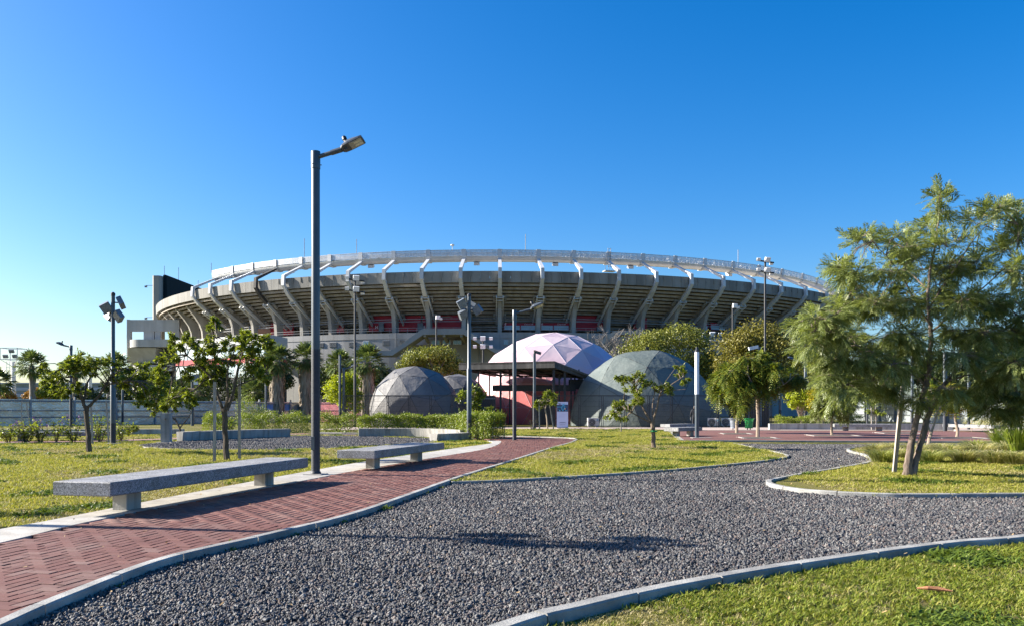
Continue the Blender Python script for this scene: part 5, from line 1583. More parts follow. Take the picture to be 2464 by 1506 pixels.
bin_(1767, 61.0, "grey slatted litter bin behind the far feathery tree trunk", "bin_grey")
bin_(1802, 61.0, "bright green slatted litter bin between the feathery trees", "bin_green")

# ------------------------------------------------------------------ banner
pmat("banner_pale", (0.42, 0.47, 0.66), (0.52, 0.57, 0.74), 1.5, 0.6)
pmat("banner_navy", (0.02, 0.035, 0.09), (0.03, 0.05, 0.13), 2, 0.6)
pmat("banner_cyan", (0.05, 0.42, 0.65), (0.1, 0.55, 0.75), 4, 0.6)
pmat("banner_glow", (0.75, 0.42, 0.22), (0.85, 0.55, 0.32), 4, 0.6)
d = 66.8
bn = empty("banner_stand", (px(1353.5, d), d, 0), "upright blue and white banner showing a glowing helix by the entrance", "banner")
BWd, BHt = 0.88, hz(966, d)
pan = MB().box((0, 0, BHt / 2 + 0.02), (BWd, 0.03, BHt - 0.04)).build("panel", "banner_pale", bn)
MB().box((0, 0.1, 0.03), (BWd, 0.35, 0.06)).build("foot", "rail_metal", bn)
MB().box((0, -0.018, BHt * 0.76), (BWd * 0.98, 0.006, BHt * 0.26)).build("picture", "banner_navy", pan)
for s_ in (0, PI):
    pts = [(0.11 * math.sin(3.6 * t + s_) + 0.02 + 0.06 * t, -0.026, BHt * (0.66 + 0.27 * t)) for t in [k / 14 for k in range(15)]]
    MB().tube(pts, 0.02, 5).build("helix_strand", "banner_cyan", pan)
for k in range(1, 14, 2):
    t = k / 14; x = 0.11 * math.sin(3.6 * t); MB().bar((x + 0.02 + 0.06 * t, -0.026, BHt * (0.66 + 0.27 * t)), (-x + 0.02 + 0.06 * t, -0.026, BHt * (0.66 + 0.27 * t)), 0.015).build("helix_rung", "banner_cyan", pan)
for x, z, r_ in ((-0.22, 0.67, 0.05), (0.27, 0.67, 0.035), (0.27, 0.81, 0.03), (-0.28, 0.72, 0.02)):
    MB().lathe([(r_, -0.003), (r_, 0.003)], 14).build("print_dot", "banner_cyan", pan, loc=(x, -0.026, BHt * z), rot=(PI / 2, 0, 0))
MB().bar((-0.4, -0.024, BHt * 0.81), (-0.06, -0.024, BHt * 0.805), 0.03).build("print_streak", "banner_cyan", pan)
MB().lathe([(0.045, -0.003), (0.045, 0.003)], 14).build("print_glow", "banner_glow", pan, loc=(0.2, -0.03, BHt * 0.735), rot=(PI / 2, 0, 0))
MB().box((-0.2, -0.02, BHt * 0.925), (0.1, 0.006, 0.1)).build("print_mark", "banner_navy", pan)
for k in range(7): MB().box((-0.08 + k * 0.055, -0.02, BHt * 0.922), (0.035, 0.006, 0.05)).build("print_mark", "banner_cyan", pan)
for z, w_ in ((0.225, 0.44), (0.2, 0.6), (0.13, 0.44)):
    MB().box((0, -0.02, BHt * z), (w_, 0.006, 0.022)).build("print_line", "banner_navy", pan)

# ------------------------------------------------------------------ person walking behind the light column
pmat("cloth_black", (0.012, 0.013, 0.018), (0.022, 0.023, 0.03), 6, 0.9)
pmat("cloth_trousers", (0.012, 0.014, 0.02), (0.025, 0.028, 0.035), 6, 0.9)
pmat("skin", (0.42, 0.25, 0.18), (0.5, 0.31, 0.23), 6, 0.6)
pmat("hair", (0.015, 0.01, 0.008), (0.03, 0.02, 0.015), 20, 0.6)
def person(loc, rz, label):
    V = {"pel": (0, 0, 0.95), "wai": (0, 0, 1.08), "che": (0, 0.01, 1.30), "nec": (0, 0.0, 1.47), "hea": (0, -0.02, 1.57), "top": (0, -0.02, 1.70),
         "shl": (-0.19, 0.0, 1.42), "ell": (-0.26, 0.06, 1.15), "wrl": (-0.25, -0.06, 0.93), "hal": (-0.25, -0.09, 0.83),
         "shr": (0.19, 0.0, 1.42), "elr": (0.27, 0.03, 1.15), "wrr": (0.28, -0.16, 0.97), "har": (0.28, -0.23, 0.90),
         "hil": (-0.1, 0, 0.90), "knl": (-0.11, -0.12, 0.50), "anl": (-0.1, -0.16, 0.09), "tol": (-0.1, -0.30, 0.04),
         "hir": (0.1, 0, 0.90), "knr": (0.11, 0.05, 0.49), "anr": (0.1, 0.22, 0.12), "tor": (0.1, 0.10, 0.03)}
    E = [("pel", "wai"), ("wai", "che"), ("che", "nec"), ("nec", "hea"), ("hea", "top"), ("che", "shl"), ("shl", "ell"), ("ell", "wrl"), ("wrl", "hal"), ("che", "shr"), ("shr", "elr"), ("elr", "wrr"), ("wrr", "har"),
         ("pel", "hil"), ("hil", "knl"), ("knl", "anl"), ("anl", "tol"), ("pel", "hir"), ("hir", "knr"), ("knr", "anr"), ("anr", "tor")]
    Rr = {"pel": (0.17, 0.13), "wai": (0.16, 0.12), "che": (0.18, 0.13), "nec": (0.06, 0.06), "hea": (0.085, 0.1), "top": (0.06, 0.07), "shl": (0.08, 0.08), "shr": (0.08, 0.08), "ell": (0.058, 0.058), "elr": (0.058, 0.058),
          "wrl": (0.04, 0.04), "wrr": (0.04, 0.04), "hal": (0.045, 0.03), "har": (0.045, 0.03), "hil": (0.11, 0.11), "hir": (0.11, 0.11), "knl": (0.07, 0.07), "knr": (0.07, 0.07), "anl": (0.05, 0.05), "anr": (0.05, 0.05), "tol": (0.045, 0.035), "tor": (0.045, 0.035)}
    names = list(V); me = bpy.data.meshes.new("body")
    me.from_pydata([V[n] for n in names], [(names.index(a), names.index(b_)) for a, b_ in E], [])
    o = link("person", me, None, loc, (0, 0, rz))
    sk = o.modifiers.new("skin", 'SKIN'); o.modifiers.new("sub", 'SUBSURF').levels = 2; o.modifiers["sub"].render_levels = 2
    for i, n in enumerate(names):
        sv = me.skin_vertices[0].data[i]; sv.radius = Rr[n]; sv.use_root = (n == "pel")
    me.materials.append(MATS["cloth_black"])
    tag(o, label, "person")
    # face, hair, hands, paper
    MB().lathe([(0.0, -0.12), (0.055, -0.10), (0.083, -0.04), (0.092, 0.03), (0.08, 0.09), (0.04, 0.125), (0, 0.13)], 14, cap=False).build("face", "skin", o, True, loc=(0, -0.03, 1.60))
    MB().lathe([(0.101, -0.02), (0.106, 0.04), (0.09, 0.1), (0.045, 0.14), (0, 0.145)], 14, cap=False).build("hair", "hair", o, True, loc=(0, 0.0, 1.60))
    MB().box((0, -0.125, 1.59), (0.03, 0.03, 0.045), taper=0.6).build("nose", "skin", o)
    for hx, hy, hzz in ((-0.25, -0.09, 0.83), (0.28, -0.23, 0.90)):
        m = MB().box((hx, hy, hzz), (0.035, 0.08, 0.09))
        for k in range(4): m.tube([(hx, hy - 0.03 + k * 0.02, hzz - 0.04), (hx + 0.005, hy - 0.032 + k * 0.02, hzz - 0.085 - 0.01 * (k in (1, 2))), (hx + 0.02, hy - 0.032 + k * 0.02, hzz - 0.11)], [0.010, 0.009, 0.007], 6)
        m.tube([(hx, hy - 0.04, hzz + 0.01), (hx + 0.015, hy - 0.065, hzz - 0.03)], [0.011, 0.008], 6)
        m.build("hand", "skin", o)
    MB().box((0.31, -0.27, 0.86), (0.012, 0.21, 0.28), rx=0.3).build("paper", "print_white", o)
    return o
person((px(1672, 59.2), 59.2, 0), R(165), "person in dark clothes walking behind the light column with a paper in hand")

# ================================================================== METAL FENCE ON THE LEFT
def m_sheet(name, c1, c2, rough, metal):
    m, nt, b = nodes(name)
    n1 = noise(nt, 0.8, 5); n2 = noise(nt, 2.2, 3)
    r = ramp(nt, n1.outputs[0], [(0.35, c1), (0.7, c2)])
    nt.links.new(r.outputs[0], b.inputs['Base Color']); b.inputs['Roughness'].default_value = rough; b.inputs['Metallic'].default_value = metal
    bump(nt, b, n2.outputs[0], 0.5, 0.06)
m_sheet("zinc_sheet", (0.34, 0.355, 0.375), (0.52, 0.53, 0.55), 0.24, 0.55)
m_sheet("hoarding_sheet", (0.30, 0.34, 0.35), (0.40, 0.44, 0.45), 0.4, 0.5)
pmat("fence_rail", (0.13, 0.14, 0.165), (0.19, 0.2, 0.225), 2, 0.5, 0.3)  # darker than the sheets, painting in the shading the rails lack
pmat("fence_post", (0.20, 0.215, 0.24), (0.28, 0.29, 0.32), 2, 0.5, 0.4)
pmat("sheet_blue", (0.06, 0.17, 0.42), (0.10, 0.24, 0.52), 2, 0.5)
def metal_fence(name, P, Q, h0, h1, nb, label, mat, prof_kind):
    root = empty(name, (P[0], P[1], 0), label, "fence")
    P, Q = Vector((P[0], P[1], 0)), Vector((Q[0], Q[1], 0)); D = (Q - P) / nb; n = Vector((D.y, -D.x, 0)).normalized()
    if n.y > 0: n = -n
    for k in range(nb):
        a = D * k; b_ = D * (k + 1); h = h0 + (h1 - h0) * k / nb; z = -0.05; tilt = random.gauss(0, 0.02)
        rows = [(0.30, 0), (0.06, 1), (0.06, 2), (0.13, 0), (0.05, 1), (0.30, 0), (0.06, 1), (0.04, 2)] if prof_kind == 0 else [(0.33, 0), (0.015, 1), (0.30, 0), (0.015, 1), (0.33, 0), (0.01, 1)]
        tot = sum(r_[0] for r_ in rows)
        for f, ty in rows:
            z2 = z + f / tot * h
            off = n * (0.0 if ty == 0 else (0.13 if ty == 1 else 0.05))
            m = MB(); m.extrude([a + off + Vector((0, 0, z + 0.006)), b_ + off + Vector((0, 0, z + 0.006)), b_ + off * (1 + tilt) + Vector((0, 0, z2)), a + off + Vector((0, 0, z2))], -n * (0.02 + off.length))
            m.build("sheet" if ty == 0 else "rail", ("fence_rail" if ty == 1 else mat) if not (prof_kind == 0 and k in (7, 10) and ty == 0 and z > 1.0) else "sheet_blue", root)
            z = z2
        MB().box(a + n * 0.1 + Vector((0, 0, (h + 0.2) / 2)), (0.14, 0.14, h + 0.2), rz=math.atan2(D.y, D.x)).build("post", "fence_post", root)
    return root
metal_fence("sheet_metal_fence", (px(-40, 73), 73), (px(900, 100), 100), 2.42, 2.2, 11, "long zinc sheet metal fence behind the left lawn", "zinc_sheet", 0)
metal_fence("sheet_metal_hoarding", (px(1990, 112), 112), (px(2330, 84), 84), 2.55, 2.55, 9, "grey sheet hoarding running behind the pepper tree", "hoarding_sheet", 1)
metal_fence("sheet_metal_hoarding", (px(2330, 84) + 0.05, 83.9), (px(2560, 66), 66), 2.6, 2.75, 4, "nearest grey hoarding sheets by the tall grass at the picture edge", "hoarding_sheet", 1)
# red slatted gate far behind
rg = empty("red_gate", (px(2300, 118), 118, 0), "rust red slatted gate seen over the grey hoarding", "gate")
for k in range(22): MB().box((-2.2 + k * 0.28, 0, 1.65), (0.2, 0.1, 3.3)).build("slat", "bark_piece", rg)

# ================================================================== FAR LEFT: flood towers and a far building
def lattice(x, d, yt, label):
    H = hz(yt, d); root = empty("stadium_flood_tower", (px(x, d), d, 0), label, "flood tower", "white flood light towers")
    MB().lathe([(0.55, 0), (0.42, H - 3)], 12).build("shaft", "white_paint", root, True)
    m = MB(); w, z0, z1 = 2.0, H - 2.6, H
    c = [(-w, -w), (w, -w), (w, w), (-w, w)]
    for i in range(4):
        a, b_ = c[i], c[(i + 1) % 4]
        for z in (z0, z1): m.bar((*a, z), (*b_, z), 0.14)
        m.bar((*a, z0), (*a, z1), 0.14); m.bar((*a, z0), (0, 0, z0 - 1.8), 0.12)
    m.build("head_frame", "white_paint", root)
    for dx, dz in ((-1.1, 0.7), (0.3, 1.9), (1.1, 0.7)):
        MB().box((dx, -1.4, z0 + dz), (1.1, 0.4, 0.8), rx=0.5).build("flood_head", "flood_box", root)
    m = MB()
    for s_ in (-0.35, 0.35): m.bar((-1.3 + s_, 0, 0), (-1.3 + s_, 0, H - 3), 0.09)
    k = 0.6
    while k < H - 3: m.bar((-1.65, 0, k), (-0.95, 0, k), 0.07); k += 0.75
    m.build("ladder", "white_paint", root)
lattice(33, 200, 838, "white flood light tower with caged head at the far edge of the park")
lattice(217, 235, 858, "white flood light tower partly hidden by the leftmost young tree")
fb = empty("office_block", (px(40, 330), 330, 0), "long low pale office block far behind the left palms", "building")
pmat("far_wall", (0.34, 0.37, 0.42), (0.40, 0.43, 0.48), 0.3, 0.8)
for k in range(4):
    z0 = 1.0 + k * 2.4
    MB().box((25, 0, z0 + 0.55), (130, 8, 1.1)).build("floor_band", "far_wall", fb)
    MB().box((25, 0.5, z0 + 1.75), (129, 7, 1.3)).build("window_band", "glass_blue", fb)
MB().box((25, 0, 10.9), (131, 9, 0.5)).build("roof", "far_wall", fb)
# ================================================================== VEGETATION
leafmat("leaf_young", [(0.085, 0.12, 0.014), (0.15, 0.19, 0.02), (0.23, 0.27, 0.03), (0.13, 0.175, 0.02), (0.30, 0.32, 0.045)], 0.45, 0.36, 0.4)
leafmat("leaf_pepper", [(0.11, 0.15, 0.038), (0.18, 0.22, 0.06), (0.27, 0.31, 0.11), (0.15, 0.19, 0.045), (0.38, 0.41, 0.2)], 0.42, 0.38, 0.5)
leafmat("leaf_feather", [(0.055, 0.095, 0.016), (0.09, 0.135, 0.02), (0.14, 0.185, 0.026), (0.27, 0.26, 0.035), (0.10, 0.145, 0.022)], 0.36, 0.45)
leafmat("leaf_tipa", [(0.105, 0.119, 0.022), (0.175, 0.189, 0.034), (0.252, 0.259, 0.046), (0.140, 0.161, 0.028), (0.210, 0.217, 0.042)], 0.3, 0.5)
leafmat("leaf_olive", [(0.111, 0.104, 0.021), (0.182, 0.169, 0.029), (0.247, 0.215, 0.043), (0.156, 0.150, 0.026)], 0.3, 0.5)
leafmat("leaf_dark", [(0.023, 0.039, 0.011), (0.041, 0.063, 0.016), (0.067, 0.090, 0.023), (0.034, 0.055, 0.014)], 0.22, 0.45)
leafmat("leaf_lime", [(0.209, 0.264, 0.013), (0.319, 0.363, 0.020), (0.407, 0.440, 0.033), (0.264, 0.319, 0.017)], 0.42, 0.45)
leafmat("leaf_golden", [(0.120, 0.150, 0.016), (0.300, 0.270, 0.020), (0.420, 0.330, 0.020), (0.170, 0.200, 0.020)], 0.42, 0.45)
leafmat("leaf_hedge", [(0.111, 0.163, 0.016), (0.202, 0.267, 0.023), (0.305, 0.370, 0.035), (0.156, 0.208, 0.019), (0.221, 0.195, 0.065)], 0.35, 0.4)
leafmat("leaf_palm", [(0.054, 0.088, 0.027), (0.101, 0.142, 0.041), (0.162, 0.203, 0.068), (0.121, 0.155, 0.049)], 0.3, 0.35, 0.6)
leafmat("palm_dead", [(0.192, 0.150, 0.108), (0.288, 0.234, 0.174), (0.384, 0.318, 0.240), (0.240, 0.192, 0.144)], 0.1, 0.8)
leafmat("leaf_straw", [(0.28, 0.30, 0.08), (0.46, 0.41, 0.19), (0.6, 0.52, 0.30), (0.22, 0.28, 0.05), (0.52, 0.45, 0.24)], 0.4, 0.55)
leafmat("leaf_straw2", [(0.2, 0.25, 0.045), (0.3, 0.32, 0.08), (0.42, 0.4, 0.16), (0.16, 0.22, 0.035)], 0.4, 0.55)
leafmat("leaf_blade", [(0.090, 0.140, 0.015), (0.160, 0.220, 0.025), (0.240, 0.280, 0.040), (0.130, 0.180, 0.020)], 0.35, 0.4)
leafmat("petal_violet", [(0.160, 0.060, 0.300), (0.280, 0.120, 0.440), (0.220, 0.090, 0.360)], 0.3, 0.6)
leafmat("leaf_autumn", [(0.300, 0.150, 0.030), (0.380, 0.200, 0.050), (0.220, 0.130, 0.030)], 0.3, 0.5)
def m_bark(name, c1, c2, sc=9):
    m, nt, b = nodes(name)
    t = nt.nodes.new("ShaderNodeTexCoord"); mp = nt.nodes.new("ShaderNodeMapping"); mp.inputs['Scale'].default_value = (1, 1, 0.22)
    nt.links.new(t.outputs['Object'], mp.inputs[0])
    n1 = noise(nt, sc, 6, 0.65, vec=mp.outputs[0])
    r = ramp(nt, n1.outputs[0], [(0.32, c1), (0.68, c2)])
    nt.links.new(r.outputs[0], b.inputs['Base Color']); b.inputs['Roughness'].default_value = 0.9; b.inputs['Specular IOR Level'].default_value = 0.2
    bump(nt, b, n1.outputs[0], 1.0, 0.03)
m_bark("bark_dark", (0.045, 0.036, 0.028), (0.14, 0.115, 0.09), 14)
m_bark("bark_pepper", (0.085, 0.062, 0.05), (0.25, 0.20, 0.165), 9)
m_bark("bark_pale", (0.22, 0.17, 0.125), (0.40, 0.32, 0.25), 8)
m_bark("bark_mid", (0.10, 0.075, 0.055), (0.24, 0.185, 0.14), 9)
m_bark("bark_grey", (0.16, 0.145, 0.13), (0.3, 0.275, 0.25), 6)

def unit(v):
    return v / np.maximum(np.linalg.norm(v, axis=1, keepdims=True), 1e-9)
def frames(dirs, nrm):
    """side, axis, normal for each leaf"""
    a = unit(dirs); s = unit(np.cross(a, nrm)); n = np.cross(s, a)
    return s, a, n
LEAF_T = np.array([(0, 0, 0), (-0.5, 0.5, 0.12), (0, 1, 0), (0.5, 0.5, 0.12)])
LEAF_F = np.array([(0, 2, 1), (0, 3, 2)])
def leaf_mesh(name, pos, dirs, length, width, mat, nrm=None):
    n = len(pos)
    if nrm is None: nrm = RNG.normal(0, 0.6, (n, 3)) + np.array([0, 0, 1.0])
    s, a, nn = frames(dirs, nrm)
    L = np.broadcast_to(np.asarray(length, float), (n,))[:, None]; W = np.broadcast_to(np.asarray(width, float), (n,))[:, None]
    V = np.empty((n, 4, 3))
    for i, (x, y, z) in enumerate(LEAF_T): V[:, i] = pos + s * (x * W) + a * (y * L) + nn * (z * W)
    Fx = LEAF_F[None] + (np.arange(n) * 4)[:, None, None]
    return np_mesh(name, V.reshape(-1, 3), Fx.reshape(-1, 3), mat)
def frond_arrays(pos, dirs, length, pairs, lf_len, lf_wid, droop=0.35, spread=0.9):
    """pinnate leaves: leaflets in pairs along a drooping stalk"""
    n = len(pos); nrm = RNG.normal(0, 0.35, (n, 3)) + np.array([0, 0, 1.0])
    s, a, nn = frames(dirs, nrm); out = []
    for k in range(pairs):
        t = (k + 0.7) / pairs
        c = pos + a * (length * t)[:, None]; c[:, 2] -= droop * length * t * t
        ax = a.copy(); ax[:, 2] -= 2 * droop * t; ax = unit(ax)
        for sd in (-1, 1):
            d = unit(ax * (1.0 - 0.35 * spread) + s * sd * spread + RNG.normal(0, 0.12, (n, 3)) + np.array([0, 0, -0.15]))
            l = lf_len * (1 - 0.45 * abs(2 * t - 0.9)) * RNG.uniform(0.8, 1.15, n)
            w = unit(np.cross(d, nn)) * (lf_wid / 2)
            m_ = c + d * (l * 0.5)[:, None]
            out.append(np.stack([c, m_ - w, c + d * l[:, None], m_ + w], axis=1))
    V = np.concatenate(out, axis=0)
    return V
def quads_mesh(name, V, mat):
    n = len(V)
    return np_mesh(name, V.reshape(-1, 3), np.arange(n * 4).reshape(-1, 4), mat)
def rand_dir(n):
    return unit(RNG.normal(0, 1, (n, 3)))

def limb3(pts, d, base, dz=0.0):
    """picture polyline (x, y, radius) at distance d -> local points; depth drifts by dz towards the end"""
    P, Rr = [], []
    for i, (x, y, r) in enumerate(pts):
        f = i / max(1, len(pts) - 1); dd = d + dz * f
        q = at(x, y, dd)
        P.append(q - base); Rr.append(r)
    return P, Rr
def smooth3(P, Rr, per=4):
    out, ro = [], []
    n = len(P)
    for i in range(n - 1):
        p0 = P[i - 1] if i else P[i] * 2 - P[i + 1]; p1, p2 = P[i], P[i + 1]; p3 = P[i + 2] if i + 2 < n else p2 * 2 - p1
        for s in range(per):
            t = s / per
            out.append(0.5 * ((2 * p1) + (p2 - p0) * t + (2 * p0 - 5 * p1 + 4 * p2 - p3) * t * t + (3 * p1 - p0 - 3 * p2 + p3) * t ** 3))
            ro.append(Rr[i] + (Rr[i + 1] - Rr[i]) * t)
    out.append(P[-1]); ro.append(Rr[-1])
    return out, ro
def tree_px(label, d, limbs, clumps, leaf, bark, mat, density=1.0, depth=0.8, style="leaf", group=None, name="young_tree", cat="tree", twig=0.012, z_off=0.0):
    """tree laid out from the picture: limbs as polylines, foliage clumps as (x, y, rx, ry)"""
    x0, y0 = limbs[0][0][0], limbs[0][0][1]
    base = Vector((px(x0, d), d, z_off))
    root = empty(name, base, label, cat, group)
    wood = MB(); nodes_ = []
    for i, lm in enumerate(limbs):
        dz = 0 if i == 0 else random.uniform(-1, 1) * depth
        st = 0.0
        P, Rr = limb3([(x, y, r * 0.62) for x, y, r in lm], d, base, dz)
        if i == 0:
            P[0].z = -0.1
        P, Rr = smooth3(P, Rr)
        P = [p + Vector((random.gauss(0, 0.12 * r), random.gauss(0, 0.12 * r), 0)) for p, r in zip(P, Rr)]
        wood.tube(P, Rr, 8)
        nodes_ += [(p, r) for p, r in zip(P, Rr)][2 if i == 0 else 0:]
    pos, dirs = [], []
    k = d / F
    sub = []
    if style == "leaf":
        for (x, y, rx, ry) in clumps:
            sub.append((x, y, rx * 0.95, ry * 0.95))
            for _ in range(2):
                a_ = random.uniform(0, 6.28); sub.append((x + rx * 1.05 * math.cos(a_), y + ry * 0.95 * math.sin(a_), rx * random.uniform(0.45, 0.75), ry * random.uniform(0.45, 0.75)))
        clumps = sub
    for c in clumps:
        x, y, rx, ry = c[:4]
        off = random.uniform(-1, 1) * depth
        cc = at(x, y, d + off) - base
        R3 = np.array([rx * k, min(rx, ry) * k * 1.0, ry * k])
        near = min(nodes_, key=lambda q: (q[0] - cc).length)
        mid = near[0].lerp(cc, 0.5) + Vector((0, 0, 0.12 * (near[0] - cc).length))
        wood.tube([near[0], mid, cc], [min(near[1], 0.03 + twig), twig * 1.3, twig * 0.7], 5)
        nt_ = max(4, int(5 + rx * ry * k * k * 30))
        for _ in range(nt_):
            e = rand_dir(1)[0] * R3 * random.uniform(0.5, 1.0)
            e = Vector(e); tip = cc + e
            wood.tube([cc + e * 0.1, cc + e * 0.6 + Vector((0, 0, 0.03)), tip], [twig * 0.6, twig * 0.45, twig * 0.2], 4, cap=False)
            m_ = max(3, int(density * random.uniform(8, 14)))
            for q in range(m_):
                t = random.uniform(0.25, 1.05)
                pos.append(cc + e * t + Vector((random.gauss(0, 0.02), random.gauss(0, 0.02), random.gauss(0, 0.02))))
                dd = e.normalized() * 0.7 + Vector((random.gauss(0, 0.6), random.gauss(0, 0.6), random.gauss(-0.45, 0.4)))
                dirs.append(dd)
    wood.build("trunk", bark, root, True)
    pos, dirs = np.array([tuple(p) for p in pos]), np.array([tuple(v) for v in dirs])
    n = len(pos)
    if style == "leaf":
        me = leaf_mesh("crown", pos, dirs, RNG.uniform(0.75, 1.25, n) * leaf[0], leaf[1], mat)
    else:
        me = quads_mesh("crown", frond_arrays(pos, dirs, RNG.uniform(0.7, 1.25, n) * leaf[0], leaf[1], leaf[2], leaf[3], leaf[4], leaf[5]), mat)
    link("crown", me, root)
    return root, n

# ---- left young trees
YG = "young broadleaf park trees"
tree_px("leftmost young broadleaf tree with a forked trunk on the lawn", 30.3,
        [[(214, 1088, 0.175), (213, 1060, 0.15), (208, 1010, 0.14), (207, 975, 0.15)], [(205, 980, 0.10), (196, 955, 0.08), (187, 925, 0.065), (176, 900, 0.05), (160, 885, 0.03)], [(200, 975, 0.07), (205, 945, 0.06), (210, 920, 0.05), (230, 890, 0.035)],
         [(213, 978, 0.09), (235, 955, 0.075), (252, 930, 0.06), (268, 905, 0.05), (300, 885, 0.03)], [(256, 925, 0.05), (290, 918, 0.04), (330, 915, 0.03)], [(187, 925, 0.04), (150, 910, 0.03), (120, 900, 0.02)]],
        [(142, 888, 24, 18), (120, 905, 18, 14), (165, 866, 24, 18), (190, 858, 24, 18), (215, 868, 22, 18), (180, 890, 26, 18), (205, 888, 22, 16), (150, 912, 20, 14), (128, 925, 20, 16), (165, 935, 22, 16), (190, 935, 18, 12), (108, 885, 14, 12),
         (262, 868, 16, 14), (285, 885, 26, 18), (312, 890, 28, 20), (338, 900, 28, 20), (300, 912, 26, 16), (330, 925, 30, 20), (358, 935, 28, 22), (375, 960, 22, 20), (345, 955, 24, 18), (390, 940, 18, 16), (236, 878, 18, 14)],
        (0.125, 0.05), "bark_dark", "leaf_young", 2.6, 0.9, group=YG)
tree_px("young broadleaf tree between two weathered stakes behind the near bench", 25.6,
        [[(545, 1108, 0.165), (543, 1060, 0.135), (541, 1010, 0.13), (540, 982, 0.14)], [(536, 988, 0.085), (522, 945, 0.07), (505, 905, 0.06), (480, 880, 0.05), (450, 855, 0.03)], [(541, 985, 0.08), (548, 950, 0.07), (546, 915, 0.05), (550, 870, 0.03)],
         [(545, 985, 0.095), (560, 950, 0.08), (570, 900, 0.065), (580, 860, 0.05), (600, 815, 0.03)], [(565, 930, 0.04), (600, 915, 0.03), (640, 900, 0.02)], [(500, 905, 0.04), (470, 935, 0.03), (440, 950, 0.02)], [(480, 880, 0.03), (440, 880, 0.025), (400, 880, 0.02)], [(520, 880, 0.03), (515, 830, 0.02), (520, 795, 0.015)]],
        [(521, 782, 15, 14), (440, 808, 22, 18), (428, 832, 22, 16), (405, 862, 20, 16), (388, 888, 16, 14), (462, 835, 24, 18), (485, 850, 24, 16), (510, 825, 22, 16), (535, 835, 24, 18), (560, 815, 22, 18), (585, 822, 24, 18), (612, 815, 22, 18), (635, 828, 20, 16),
         (500, 875, 26, 18), (475, 878, 24, 16), (540, 862, 26, 18), (575, 848, 24, 18), (605, 850, 24, 16), (632, 858, 18, 14), (450, 895, 22, 14), (425, 950, 22, 16), (402, 965, 16, 14), (455, 955, 18, 12), (620, 895, 18, 16), (645, 900, 14, 14), (385, 905, 12, 12), (520, 900, 20, 12), (485, 910, 18, 12)],
        (0.12, 0.048), "bark_dark", "leaf_young", 2.7, 0.8, group=YG)
tree_px("sparse young tree with a green tie standing in the middle lawn", 32.7,
        [[(1573, 1080, 0.15), (1572, 1045, 0.125), (1570, 1012, 0.14)], [(1568, 1015, 0.085), (1550, 985, 0.07), (1538, 960, 0.055), (1530, 930, 0.04), (1512, 915, 0.02)], [(1572, 1012, 0.075), (1582, 975, 0.06), (1590, 945, 0.045), (1615, 925, 0.035), (1645, 905, 0.02)],
         [(1565, 1014, 0.06), (1535, 1000, 0.045), (1505, 985, 0.035), (1478, 990, 0.02)], [(1572, 1010, 0.05), (1570, 975, 0.035), (1575, 945, 0.02)], [(1590, 950, 0.03), (1612, 940, 0.02), (1650, 935, 0.012)], [(1590, 945, 0.03), (1600, 920, 0.02), (1625, 885, 0.012)]],
        [(1472, 1000, 14, 9), (1488, 978, 15, 10), (1510, 972, 14, 9), (1528, 958, 14, 9), (1502, 918, 13, 9), (1490, 910, 8, 7), (1528, 912, 10, 12), (1545, 905, 11, 11), (1552, 918, 11, 8), (1518, 935, 13, 8), (1540, 940, 10, 7), (1575, 930, 11, 8), (1600, 925, 12, 8), (1628, 880, 12, 10), (1632, 898, 11, 9), (1612, 942, 11, 7), (1648, 915, 9, 7), (1495, 1005, 11, 7), (1480, 968, 8, 7), (1545, 962, 10, 7)],
        (0.12, 0.048), "bark_mid", "leaf_young", 1.3, 0.7, group=YG, twig=0.014, z_off=0.05)
tree_px("little staked sapling before the black lobby doors", 60.3,
        [[(1318, 1035, 0.11), (1316, 1005, 0.09), (1312, 985, 0.08)], [(1312, 985, 0.06), (1316, 965, 0.045), (1320, 948, 0.03)], [(1312, 985, 0.05), (1306, 970, 0.04), (1300, 958, 0.02)]],
        [(1300, 966, 10, 9), (1322, 945, 11, 8), (1335, 952, 9, 10), (1330, 965, 7, 9), (1292, 975, 7, 6), (1316, 940, 7, 7)], (0.24, 0.09), "bark_pale", "leaf_young", 0.8, 0.4, group=YG)
tree_px("small leafy tree growing out of the hedge beside the flood pole", 46.0,
        [[(1146, 1050, 0.1), (1145, 1020, 0.08), (1143, 1005, 0.07)], [(1143, 1005, 0.05), (1140, 985, 0.035), (1140, 950, 0.02)], [(1143, 1006, 0.04), (1160, 998, 0.03), (1175, 990, 0.02)]],
        [(1138, 935, 13, 12), (1118, 940, 11, 9), (1140, 960, 13, 11), (1150, 975, 13, 10), (1165, 985, 12, 9), (1178, 988, 9, 7), (1135, 985, 12, 9), (1112, 952, 8, 8), (1155, 945, 8, 9)], (0.23, 0.085), "bark_pale", "leaf_young", 0.9, 0.5, group=YG)
tree_px("small tree spreading behind the grey pedestal", 41.0,
        [[(440, 1060, 0.09), (432, 1030, 0.08), (420, 1005, 0.06)], [(432, 1030, 0.05), (450, 1008, 0.04), (465, 985, 0.02)], [(420, 1010, 0.05), (400, 985, 0.03), (380, 965, 0.02)]],
        [(385, 965, 18, 14), (410, 955, 20, 14), (440, 958, 20, 14), (365, 980, 14, 12), (462, 965, 16, 12), (425, 975, 16, 10), (395, 945, 14, 10)], (0.14, 0.06), "bark_dark", "leaf_young", 1.8, 0.6, group=YG)
tree_px("thin sapling with a round crown before the planter wall", 40.5,
        [[(525 / 1.6623 + 6, 1063, 0.02), (320, 1045, 0.018), (319, 1030, 0.012)]], [(316, 1026, 12, 9), (324, 1032, 9, 8), (312, 1036, 8, 7)], (0.12, 0.05), "bark_dark", "leaf_young", 0.9, 0.2, group=YG)
